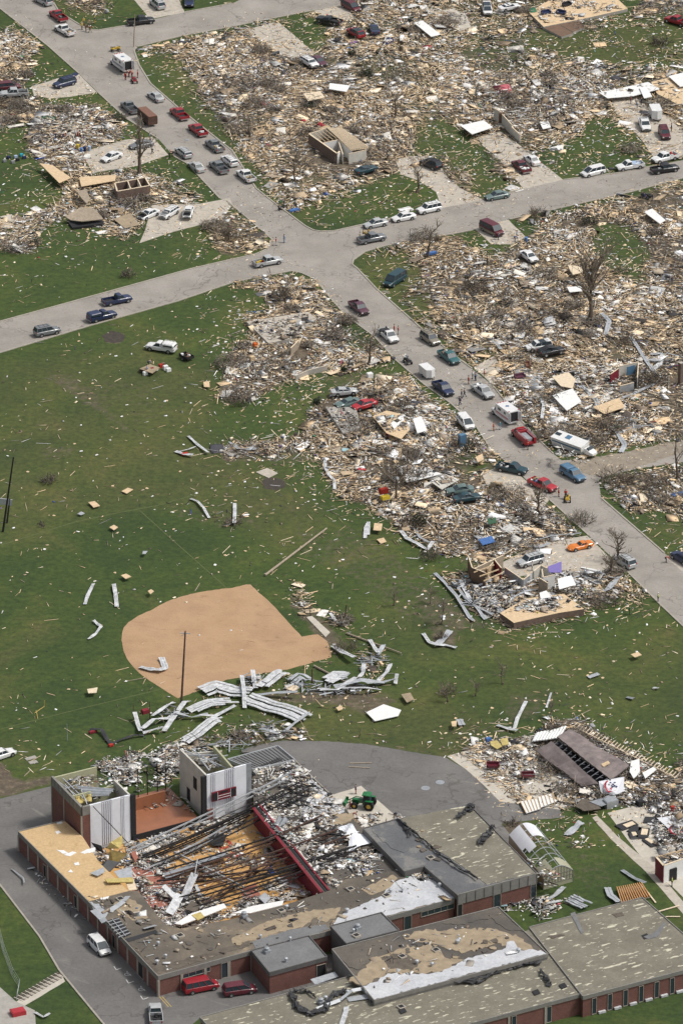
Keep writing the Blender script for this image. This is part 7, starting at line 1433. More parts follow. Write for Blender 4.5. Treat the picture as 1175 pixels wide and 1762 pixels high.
# ---- poles ----
def pole(px, py, h, r, lean, label, mat='rust_steel', arms=0, name='light_pole', cat='pole'):
    root = empty(name, G(px, py), 0, label=label, cat=cat); root.rotation_euler = (lean[1], lean[0], 0)
    m = MB(); m.tube([(0,0,0), (0,0,h*.5), (0,0,h)], [r, r*.85, r*.65], 8); m.build('shaft', MATS[mat], root)
    if arms: 
        m = MB(); m.beam((-.9,0,h-.4), (.9,0,h-.4), .12, .12); m.beam((-.6,0,h-.9), (0,0,h-.5), .06, .06); m.build('crossarm', MATS['galv'], root)
    return root
def place_poles():
    pole(312,1212,14.0,.2,(.06,0),'tall brown pole standing at the lower edge of the clay infield',arms=1)
    pole(5,915,15.5,.2,(.15,.05),'leaning dark pole at the left edge of the ball field','dark_steel')
    r = pole(12,900,5,.18,(.13,0),'broken floodlight post beside the leaning dark pole','dark_steel',name='floodlight_post'); m = MB(); m.box((-.8,0,4.2),(2.6,.2,1.2)); m.build('lamp_bank', MATS['galv'], r)
    pole(230,80,7.5,.12,(.05,0),'thin wooden street pole at the side street corner','wood_weathered')
    pole(593,1068,3.2,.13,(.1,0),'short rusty post beside the dugout'); pole(537,1178,3.0,.16,(0,0),'rusty stub post at the lower corner of the dugout wreckage'); pole(258,1238,3.4,.09,(0,0),'thin rusty post left of the fallen white siding'); pole(116,1275,3.2,.05,(0,0),'thin fence post behind the stage house','galv'); pole(230,1238,2.8,.09,(0,0),'rusty post beside the red cushion')
    # fallen pole on the grass
    for a, b, lab, r in (((456,992),(562,912),'long fallen brown pole on the grass above the clay infield',.22),((596,1092),(690,1127),'fallen brown pole at the right of the dugout',.18),((540,1148),(600,1180),'fallen rusty post across the dugout wreckage',.2),((58,838),(52,830),'',0)):
        if not lab: continue
        m = MB(); A = G(*a)+Vector((0,0,.25)); B = G(*b)+Vector((0,0,.35)); m.tube([A, A.lerp(B,.5), B], [r, r*.9, r*.7], 8); local_origin(m.build('fallen_pole', MATS['wood_weathered'], label=lab, cat='pole'))
    pts = [(60,1228),(68,1226),(76,1217)]; m = MB(); m.tube([G(x,y)+Vector((0,0,z)) for (x,y),z in zip(((60,1228),(76,1217),(77,1216)),(0.1,.1,1.2))], .07, 6); m.tube([G(62,1224)+Vector((0,0,.1)), G(65,1238)+Vector((0,0,.1))], .07, 6); local_origin(m.build('foul_post', MATS['mark_yellow'] if 'mark_yellow' in MATS else MATS['wood'], label='bent yellow foul post lying on the ball field line', cat='foul post'))
# ---- sheet metal: px path, width, heights ----
def ribbon(path, wd, label, mat='white_metal', zs=None, name='metal_siding', th=.035, ribs=True, seed=1, cat='siding', group='torn strips of metal siding'):
    rr = random.Random(seed); n = len(path); zs = zs or [.25+.35*((i*7) % 3)/2 for i in range(n)]; P = [G(x, y)+Vector((0,0,z)) for (x, y), z in zip(path, zs)]; Q = []
    for i in range(n-1):
        for k in range(4): Q.append(P[i].lerp(P[i+1], k/4))
    Q.append(P[-1]); tw = rr.uniform(-.3, .3)*(1 if wd < 2 else .3); N = len(Q); cs = [(-.5,0),(-.22,.0),(-.2,.05),(-.05,.05),(-.03,0),(.22,0),(.24,.05),(.5,.05)] if ribs else [(-.5,0),(-.2,.04),(.2,.04),(.5,0)]
    m = MB(); top = []; 
    for i, q in enumerate(Q):
        d = (Q[min(i+1,N-1)]-Q[max(i-1,0)]).normalized(); s = d.cross(Vector((0,0,1))); s = s.normalized() if s.length > .05 else Vector((1,0,0)); a = tw*math.sin(i*1.1+seed)*.9; s2 = s*math.cos(a)+Vector((0,0,1))*math.sin(a); u = s2.cross(d).normalized(); w_ = wd*(.72 if wd < 2 else 1.15)*(1+.06*math.sin(i*2.3+seed))
        for c, h in cs: top.append(q+s2*c*w_+u*h*max(1,wd)*.8)
    K = len(cs); bot = [v-Vector((0,0,th)) for v in top]; M_ = len(top); fs = []
    for i in range(N-1):
        for k in range(K-1):
            a = i*K+k; fs += [(a,a+1,a+K+1,a+K),(M_+a,M_+a+K,M_+a+K+1,M_+a+1)]
        a = i*K; fs += [(a,a+K,M_+a+K,M_+a)]; a = i*K+K-1; fs += [(a,M_+a,M_+a+K,a+K)]
    fs += [tuple([k for k in range(K)]+[M_+k for k in range(K-1,-1,-1)]), tuple([M_-K+k for k in range(K)][::-1]+[2*M_-K+k for k in range(K)])]
    if wd >= 2:
        top = []; bot = []; fs = []; rs_ = random.Random(seed+9)
        for k in range(5):
            c0 = -.5+k*.2; sh = rs_.uniform(-.06, .06); i0 = rs_.choice((0,0,1)); i1 = N-rs_.choice((0,0,1,2)); b0 = len(top); zz = rs_.uniform(-.08, .12)
            for i in range(i0, i1):
                q = Q[i]; d = (Q[min(i+1,N-1)]-Q[max(i-1,0)]).normalized(); s = d.cross(Vector((0,0,1))).normalized(); j = rs_.uniform(-.05,.05)
                for c, h in ((c0,0),(c0+.03,.07),(c0+.17,.07),(c0+.19,0)): top.append(q+s*(c+sh+j*.3)*wd+Vector((0,0,h+zz+.05*math.sin(i*1.7+seed))))
            for i in range(i1-i0-1):
                for k4 in range(3): a = b0+i*4+k4; fs.append((a,a+1,a+5,a+4))
        bot = [v-Vector((0,0,.04)) for v in top]; nT = len(top); fs = fs+[tuple(nT+i for i in f[::-1]) for f in fs]
    mn = min(v.z for v in top+bot)
    dz = max(0, .02-mn); m.add([v+Vector((0,0,dz)) for v in top+bot], fs); return local_origin(m.build(name, MATS[mat], label=label, cat=cat, group=group))
STR = [
 ([(146,1042),(151,1028),(161,1009)],.9,'white strip lying left of the clay infield, tapering','white_metal'),([(201,1046),(199,1026),(196,1010)],1.0,'white strip with hooked end left of the clay infield','white_metal'),([(152,1102),(165,1094),(174,1083),(168,1076),(161,1071)],.8,'grey white strip folded into an angle left of the clay infield','white_metal'),
 ([(241,1150),(258,1155),(275,1158),(285,1152),(278,1135)],1.5,'white curled siding lying on the clay infield','white_metal'),([(404,868),(404,885),(403,905)],.9,'upright white strip at the far edge of the ball field','white_metal'),([(328,860),(340,866),(350,878),(360,893)],.7,'curved white strip above the far edge of the ball field','white_metal'),([(324,752),(340,768),(358,783)],.8,'straight white strip on the wide field','white_metal'),([(302,778),(318,785),(332,787)],1.1,'white panel beside the red scrap on the wide field','white_metal'),([(303,780),(325,776),(337,773)],.5,'thin white strip above the red scrap on the wide field','white_metal'),
 ([(559,790),(560,808),(566,822),(575,828),(576,845)],.8,'white bent gutter at the left of the middle heap','white_metal'),([(628,928),(629,912),(634,903),(633,922)],.9,'white looped strip on the grass below the middle heap','white_metal'),([(690,915),(700,930),(718,940),(735,948),(745,935)],1.1,'white bent siding cradling the evergreen tangle','white_metal'),([(712,910),(722,928),(738,938)],.7,'thin grey strip across the evergreen tangle','galv'),
 ([(748,988),(765,1006),(785,1030),(808,1065),(815,1072)],.9,'long grey strip sweeping down left of the half standing house','galv'),([(780,1003),(795,1025),(820,1050),(835,1068)],.9,'second long grey strip beside the half standing house','galv'),([(792,1000),(800,1020),(808,1035)],1.0,'white curled strip above the sweeping grey strips','white_metal'),([(830,1028),(850,1040),(865,1055),(875,1072)],1.0,'white strip pointing down at the half standing house','white_metal'),([(815,1015),(840,1003),(862,992),(880,985)],1.3,'grey twisted siding left of the half standing house','galv'),([(870,1045),(885,1030),(905,1022),(925,1016)],.8,'grey curved strip on the bare house floor edge','galv'),([(840,1020),(852,1035),(860,1060)],1.0,'dull grey strip among the sweeping strips','grey_metal'),([(800,1035),(820,1048),(848,1062)],1.0,'dull grey strip crossing the sweeping strips','galv'),
 ([(728,1092),(738,1108),(750,1115),(765,1112),(785,1118)],1.0,'white bent strip at the sheet metal sapling','white_metal'),([(750,1112),(765,1102),(774,1090)],1.6,'crumpled grey sheet at the sheet metal sapling','galv'),([(1030,1022),(1045,1018),(1058,1005),(1068,990)],1.5,'grey bent siding below the bare tree at the half standing house','galv'),([(955,980),(975,995),(1000,1010)],.9,'white siding strip right of the half standing house','white_metal'),([(995,985),(1010,998),(1030,1010)],1.2,'white board strip near the bare tree at the half standing house','white_metal'),([(900,942),(930,944),(945,940)],1.1,'grey strip left of the orange sports car','galv'),([(920,932),(950,925),(1000,922)],.5,'thin grey strip above the orange sports car','galv'),
 ([(1000,665),(1025,690),(1035,720)],1.3,'grey twisted metal in the right wreckage near the motor home','galv'),([(1085,580),(1100,605),(1115,630),(1128,645)],1.0,'long grey strip at the right of the green gap','galv'),([(1060,690),(1090,680),(1125,665)],1.1,'grey curved siding below the roofless white room','galv'),([(1040,730),(1060,745),(1075,770),(1068,780)],1.3,'grey twisted sheet right of the overturned motor home','galv'),([(1120,610),(1140,612),(1135,630),(1120,640)],1.3,'white curled sheet near the right edge','white_metal'),([(1035,540),(1048,555),(1042,580)],1.3,'grey folded sheet right of the large bare tree','galv'),([(930,680),(935,700),(932,725)],.8,'white upright board strip above the second ambulance','white_metal'),([(842,575),(850,590),(862,605)],.9,'grey metal strip above the loaded green pickup','galv'),
 ([(885,1256),(890,1240),(905,1212)],.9,'white leaning strip above the shed floor','white_metal'),([(855,1250),(875,1258),(890,1262)],1.0,'white flat strip above the shed floor','white_metal'),([(790,1240),(795,1252)],1.6,'grey sheet left of the shed wreckage','galv'),([(940,1220),(948,1196)],.5,'thin white strip standing on the grass above the mauve roof','white_metal'),([(1012,1168),(1030,1163)],1.4,'light grey panel alone on the right of the green slope','galv'),([(1078,1202),(1090,1206)],1.0,'grey panel near the right side of the green slope','grey_metal'),([(1123,1186),(1133,1188)],.8,'white scrap pair on the right side of the green slope','white_metal'),
 ([(975,1440),(990,1428),(1000,1420)],1.8,'crumpled grey sheet on the grass behind the school','galv'),([(1070,1500),(1090,1515),(1110,1525)],1.0,'grey twisted gutter beside the footpath','grey_metal'),([(935,1555),(955,1545),(970,1532)],1.2,'white folded sheet below the broken greenhouse','galv'),([(978,1548),(990,1555),(1010,1566)],2.4,'grey curled roof sheet at the back edge of the tan roof','galv'),([(1045,1530),(1050,1545),(1065,1558)],1.6,'grey crumpled sheet beside the timber floor frame','galv'),([(926,1560),(945,1558),(965,1556)],.9,'white strip behind the tan school roof','white_metal'),
 ([(395,762),(410,775),(430,778),(436,768)],.9,'grey white curled strip at the lower edge of the brush line','galv'),([(425,772),(440,776)],1.4,'grey crumpled sheet at the lower edge of the brush line','galv'),([(60,1745),(75,1755),(86,1750)],.6,'white bent strip beside the red lid','white_metal'),([(20,1498),(40,1515),(42,1525)],.35,'thin grey bent strip beside the west wall of the school','galv'),([(47,1498),(60,1497)],.6,'white scrap on the car park beside the west wall','white_metal'),
]
def place_strips():
    for i, (p_, w_, lab, mt) in enumerate(STR): ribbon(p_, w_, lab, mt, seed=i)
    # the dugout and fallen grandstand wreck below the infield
    W = [([(348,1194),(372,1187),(400,1193),(432,1198)],3.6,'large white siding sheet above the crossing at the infield corner'),([(425,1208),(460,1218),(500,1232),(526,1242)],3.6,'large white siding sheet running right from the crossing'),([(325,1228),(360,1216),(410,1210)],2.4,'large white siding sheet running left from the crossing'),([(316,1284),(340,1266),(365,1248),(385,1240)],2.2,'long white siding plank leaning toward the stage house'),
      ([(416,1170),(420,1200),(421,1222)],1.0,'upright white strip at the crossing of siding'),([(345,1243),(370,1236),(405,1222)],1.2,'white strip below the left running sheet'),([(440,1200),(475,1200),(512,1203)],1.2,'grey white strip right of the crossing'),([(448,1190),(460,1178),(480,1165),(490,1160)],2.4,'white ribbed siding leaning on the infield edge'),([(435,1165),(438,1180),(440,1192)],1.1,'short upright white siding at the infield edge'),([(282,1262),(300,1240),(318,1220),(325,1210)],1.3,'white beam strip at the foot of the tall pole'),
      ([(245,1262),(265,1250),(290,1240),(310,1228)],1.2,'white beam strip left of the foot of the tall pole'),([(232,1238),(238,1252),(242,1266)],1.0,'upright white strip at the left end of the fallen siding'),([(246,1265),(270,1262),(282,1264)],1.0,'white strip at the lower left end of the fallen siding'),([(262,1240),(290,1225),(300,1212)],.9,'white narrow strip behind the foot of the tall pole'),([(300,1238),(330,1238),(358,1236)],.8,'grey strip right of the foot of the tall pole'),([(490,1262),(510,1250),(532,1238)],.9,'grey strip at the right end of the long siding'),([(448,1262),(465,1270),(482,1268)],1.1,'curled grey strip below the long siding'),
      ([(560,1180),(580,1165),(600,1170)],3.2,'ribbed white siding bundle in the dugout wreckage'),([(545,1190),(580,1195),(612,1178)],1.2,'long white beam strip in the dugout wreckage'),([(575,1190),(620,1183),(660,1178)],1.8,'grey crumpled siding across the dugout wreckage'),([(618,1178),(625,1160),(626,1150)],1.0,'upright white strip in the dugout wreckage'),([(650,1175),(665,1165),(672,1155),(665,1148)],1.0,'white curled strip at the right of the dugout wreckage'),([(585,1192),(630,1196),(655,1190)],.8,'white strip at the lower edge of the dugout wreckage'),([(683,1172),(680,1180)],.9,'short white strip right of the dugout wreckage'),
      ([(636,1104),(643,1120),(650,1135)],1.0,'white triangular strip at the right of the dugout'),([(650,1135),(660,1122),(655,1115)],1.1,'grey bent strip at the right of the dugout'),([(568,1067),(580,1075),(592,1078)],.8,'white bent strip beside the short rusty post'),([(572,1115),(590,1130),(610,1143)],1.4,'pale plank row in front of the dugout'),([(500,1180),(515,1170),(530,1175)],2.2,'grey blue crumpled sheet left of the dugout wreckage'),([(630,1188),(650,1180),(680,1176)],.9,'grey strip at the right end of the dugout wreckage')]
    for i, (p_, w_, lab) in enumerate(W): ribbon(p_, w_, lab, 'white_metal' if 'grey' not in lab.split()[0:2] else 'galv', seed=i+90, zs=[.4+.5*((k+i) % 3) for k in range(len(p_))] if w_ < 2 else [.5+.35*((k+i) % 2) for k in range(len(p_))], group='fallen white siding below the infield')
TW = [(825,1040,2.6,'twisted grey strips at the lower left of the half standing house'),(800,1010,2.0,'twisted grey frame at the upper left of the half standing house'),(1010,1000,2.4,'twisted pale frame right of the white garage door'),(1090,735,2.4,'twisted grey frame beside the brush at the right edge'),(1140,620,2.2,'twisted grey frame near the chimney remains'),(440,1176,1.6,'twisted grey frame behind the upright white siding'),(520,1182,2.2,'twisted dark frame left of the dugout wreckage'),(560,1190,2.4,'twisted grey frame in the dugout wreckage, left'),(610,1186,2.4,'twisted grey frame in the dugout wreckage, right'),(640,1140,1.8,'twisted frame at the right of the dugout'),(470,1262,2.6,'twisted frame below the long fallen siding'),(300,1232,1.8,'twisted frame at the foot of the tall pole'),(395,1285,2.6,'grey wreckage between the siding and the low store roof'),(850,1015,2.6,'twisted grey metal left of the half standing house'),(880,1020,2.4,'twisted grey metal at the corner of the half standing house')]
def place_twisted():
    for i, (x, y, r, lab) in enumerate(TW):
        rr = random.Random(i+400); o = G(x, y); m = MB()
        for k in range(34):
            p0 = Vector((rr.uniform(-1,1)*r*1.5, rr.uniform(-1,1)*r, rr.uniform(.05,.9))); m.beam(p0, p0+Vector((rr.uniform(-1,1)*r, rr.uniform(-1,1)*r*.7, rr.uniform(-.4,.5))), rr.uniform(.05,.3), .05, roll=rr.uniform(0,3), mi=rr.randint(0,2))
        m.beam((-r*1.4,0,.3),(r*1.4,0,.4),.2,.1); m.beam((0,-r,.3),(0,r,.4),.2,.1)
        b = m.build('twisted_frame', [MATS['galv'], MATS['grey_metal'], MATS['dark_steel']], label=lab, cat='twisted frame', group='tangles of twisted metal frame'); b.location = o
def flat(poly, label, mat, name='wooden_sheet', cat='sheet', z=.25, th=.06, group=None, tilt=0):
    P = [G(x, y, z+tilt*(i in (0, 1))) for i, (x, y) in enumerate(poly)]; m = MB(); n = len(P); m.add(P+[q-Vector((0,0,th)) for q in P], [tuple(range(n)), tuple(range(2*n-1,n-1,-1))]+[(i,n+i,n+(i+1) % n,(i+1) % n) for i in range(n)])
    o = m.build(name, MATS[mat], label=label, cat=cat, group=group); return local_origin(o)
FL = [
 ([(735,112+0),(758,108),(788,126),(762,130)],'','','',''),
 ([(712,38),(727,34),(758,58),(742,62)],'large white sheet at the upper right of the crushed cars','white_paint','white_sheet','sheet'),([(567,142),(602,146),(596,157),(566,152)],'white and tan sheet below the two side by side cars','white_paint','white_sheet','sheet'),([(522,160),(551,156),(559,166),(530,173)],'pale wall panel with two openings above the brick house','wood_pale','wall_sheet','sheet'),
 ([(792,215),(832,206),(848,218),(812,230)],'white garage door sheet on the right driveway','white_paint','garage_door','door'),([(928,209),(943,207),(948,218),(934,221)],'white square panel in the right wreckage','white_paint','white_sheet','sheet'),([(1030,158),(1062,152),(1115,140),(1135,152),(1090,164),(1045,168)],'white foam sheets on the floor by the group','white_paint','foam_sheet','sheet'),([(1150,130),(1190,120),(1190,145),(1170,148)],'white sheet on the tan floor at the right edge','white_paint','foam_sheet','sheet'),([(1100,150),(1112,148),(1122,165),(1108,168)],'white sheet below the foam sheets','white_paint','foam_sheet','sheet'),
 ([(68,280),(90,283),(122,305),(102,314)],'bare tan floor sheet left of the ruins','plywood','floor_sheet','sheet'),([(136,304),(200,300),(198,310),(140,320)],'tan floor sheet at the top of the left ruins','plywood','floor_sheet','sheet'),([(438,556),(520,537),(540,550),(512,565),(490,580),(462,586)],'','','',''),
 ([(641,716),(665,706),(690,712),(705,738),(690,755),(665,745)],'tan bare floor sheet in the middle heap','plywood','floor_sheet','sheet'),([(658,925),(655,935)],'','','',''),([(644,900),(658,901),(656,913),(642,912)],'tan square sheet below the middle heap, upper','plywood','wooden_sheet','sheet'),([(648,928),(660,925),(665,932),(655,935)],'tan small sheet below the middle heap, lower','plywood','wooden_sheet','sheet'),
 ([(152,864),(163,862),(172,870),(161,873)],'tan square sheet on the wide field near the left','plywood','wooden_sheet','sheet'),([(188,907),(196,903),(203,907),(196,912)],'small tan sheet on the far edge of the ball field','plywood','wooden_sheet','sheet'),([(208,990),(217,987),(226,992),(216,996)],'tan sheet on the grass behind the infield, left','plywood','wooden_sheet','sheet'),([(254,1017),(260,1014),(265,1017),(259,1022)],'small tan sheet touching the infield arc','plywood','wooden_sheet','sheet'),([(209,845),(220,839),(229,842),(218,849)],'torn tan sheet on the wide field','plywood','wooden_sheet','sheet'),([(133,884),(140,880),(146,883),(139,886)],'light grey sheet on the wide field','galv','metal_sheet','sheet'),
 ([(350,657),(360,655),(361,666),(351,665)],'small tan square sheet near the brush heap','plywood','wooden_sheet','sheet'),([(246,948),(254,948),(250,953),(245,953)],'grey scrap behind the infield','galv','metal_sheet','sheet'),([(150,1186),(168,1183),(166,1192),(152,1193)],'tan crate lid on the ball field','wood_pale','wooden_sheet','sheet'),
 ([(316+0,700),(318,701)],'','','',''),([(447,818),(462,805),(475,812),(470,822)],'','','',''),([(440,812),(460,805),(478,814),(462,822)],'pale small slab above the round soil patch','concrete','concrete_slab','slab'),([(0,372),(20,368),(34,382),(30,392),(0,390)],'pale concrete slab at the left edge','slab_light','concrete_slab','slab'),([(1085,1126),(1098,1122),(1104,1127),(1092,1131)],'tan scrap on the green slope','plywood','wooden_sheet','sheet'),
 ([(545,1215+0),(546,1216)],'','','',''),([(630,1226),(660,1212),(690,1222),(685,1232),(645,1241)],'large white sheet alone right of the fallen siding','white_paint','tin_sheet','sheet'),([(578,1218),(588,1214),(590,1220),(582,1223)],'small tan sheet left of the large white sheet','plywood','wooden_sheet','sheet'),([(690,1195),(706,1192),(712,1203),(700,1209)],'tan and grey scrap right of the dugout wreckage','tan_patch','tin_sheet','sheet'),([(776,1242),(786,1240),(785,1250),(778,1250)],'tan scrap left of the shed wreckage','plywood','wooden_sheet','sheet'),
 ([(843,1276),(855,1274),(864,1284),(855,1289),(845,1283)],'olive tan panel in the shed wreckage, left of two','insulation','wall_sheet','sheet'),([(860,1272),(873,1270),(876,1281),(864,1283)],'olive tan panel in the shed wreckage, right of two','insulation','wall_sheet','sheet'),([(519,1095-4),(545,1105-4),(566,1093),(540,1082)],'','','',''),([(527,1062),(537,1060),(568,1088),(560,1096)],'pale concrete strip in front of the dugout','slab_light','concrete_slab','slab'),
 ([(477,1195),(500,1172),(515,1178),(495,1198)],'','','',''),([(490,1180),(506,1176),(515,1184),(495,1195)],'cream panel beside the leaning white siding','wood_pale','wall_sheet','sheet'),([(912,820),(920,818)],'','','',''),([(818,798-12),(830,780),(832,790),(822,795)],'torn tan sheet left of the lower street above the teal pickup','plywood','wooden_sheet','sheet'),
 ([(838,892),(853,890),(854,899),(840,902)],'green plastic lid in the white wreckage','cloth_green','plastic_cover','cover'),([(823,935-7),(846,922),(852,932),(830,938)],'blue tarp spread in the white wreckage','tarp_blue','tarp','tarp'),([(905,1018-6),(921,1010),(920,990)],'','','',''),([(1110,1388-6),(1140,1370)],'','','',''),
 ([(955,1440),(972,1438),(970,1444),(958,1446)],'','','',''),([(838,580+18),(842,600)],'','','',''),([(998,1016-4),(1020,1006)],'','','',''),([(950,648),(978,640),(990,652),(985,668),(965,664)],'pink tan sheet in the white house wreckage','wood_pale','floor_sheet','sheet'),([(950,680),(985,668),(1000,690),(975,706)],'white wall frame lying in the white house wreckage','white_paint','wall_sheet','sheet'),([(1065,690-6),(1075,700),(1040,712),(1020,700)],'tan sheet in the right house wreckage','plywood','floor_sheet','sheet'),
 ([(1025,345+18),(1060,375),(1075,385),(1045,376)],'','','',''),([(1108,364),(1122,358),(1145,378),(1135,384)],'long pale sheet on the slab below the black pickup','white_paint','white_sheet','sheet'),([(976,455),(1000,458),(1002,468),(985,472)],'pale tan sheet left of the large bare tree','wood_pale','wooden_sheet','sheet'),([(975,493),(1000,492),(1003,500),(980,502)],'white sheet left of the large bare tree','white_paint','white_sheet','sheet'),
 ([(1076,715),(1098,718),(1094,728),(1078,722)],'','','',''),([(710,720),(725,716),(735,740),(718,745)],'white sheet in the right of the middle heap','white_paint','white_sheet','sheet'),([(672,728),(693,712),(695,722),(678,738)],'white door leaning in the middle heap','white_paint','fallen_door','door'),([(680,820-20),(740,808),(760,815),(700,830)],'white ceiling sheet below the multicoloured belongings','white_paint','ceiling_sheet','sheet'),([(740,828),(765,815),(790,825),(760,842)],'cream ceiling sheet above the teal wrecks','plaster','ceiling_sheet','sheet'),
 ([(10,6+1700),(14,1707)],'','','',''),([(1020,590-4),(1060,595)],'','','',''),
 ([(250,1170),(252,1171)],'','','',''),([(95,1280),(80,1276)],'','','',''),([(55,1302-10),(62,1296)],'','','',''),([(42,1305),(60,1300),(64,1304),(46,1309)],'pale slab in the grass behind the stage house, upper','concrete_grey','concrete_slab','slab'),([(48,1311),(62,1308),(66,1312),(52,1315)],'pale slab in the grass behind the stage house, lower','concrete_grey','concrete_slab','slab'),
 ([(240,634),(258,626),(275,632),(262,642)],'pale cloth spread on the grass beside the service pickup','tan_patch','ground_sheet','sheet'),
]
def place_flats():
    for fi, f in enumerate(FL):
        if f[1]: flat(f[0], f[1], f[2], f[3], f[4], z=.12 if 'slab' in f[3] else (.35 if look(Rm, np.array([f[0][0][0]]), np.array([f[0][0][1]]))[0] < .4 else 1.0)+.13*(fi % 5), th=.1)
    # bare house floors standing on foundations (top left / right / centre)
    for poly, lab, mt, z in (([(910,20),(960,-10),(1040,-25),(1080,14),(1000,32),(935,45)],'bare tan house floor with dark belongings at the upper right','plywood',.7),([(936,47),(966,62),(987,56),(960,40)],'small brown floor platform below the upper right house floor','brown_paint',.5),([(961,40),(986,54),(1005,46),(1000,35),(985,33)],'larger brown floor platform below the upper right house floor','brown_paint',.5),([(775,15),(800,22),(810,45),(790,52),(750,30),(748,18)],'tan concrete floor left of the upper right white van','slab_light',.3),
        ([(1120,140),(1160,130),(1200,150),(1200,175),(1165,178),(1130,160)],'bare tan house floor at the right edge beside the group','plywood',.7),([(424,553),(530,536),(545,548),(520,565),(497,583),(462,590)],'pale concrete slab left of the corner house wreckage','concrete',.8),([(560,700),(612,700),(622,735),(590,745)],'grey concrete slab in front of the crushed grey sedan','concrete_grey',.8),
        ([(884,622),(935,640),(925,665),(890,655)],'dark bare floor beside the dark sofa','grey_metal',.15),([(860,1055),(905,1030),(970,1022),(1005,1048),(960,1055),(884,1072)],'bare tan floor of the half standing house','plywood',1.3),([(375,772),(400,762),(425,770),(398,785)],'grey slab at the lower edge of the brush line','concrete_grey',.2),([(598,340-0),(599,341)],'','',0)):
        if not lab: continue
        m = MB(); P = [G(x, y, z) for x, y in poly]; m.prism([p[:2] for p in P], 0, z, 1, 0); local_origin(m.build('house_floor', [MATS[mt], MATS['concrete_grey'] if z < 1 else MATS['brick_house']], label=lab, cat='house floor')); 
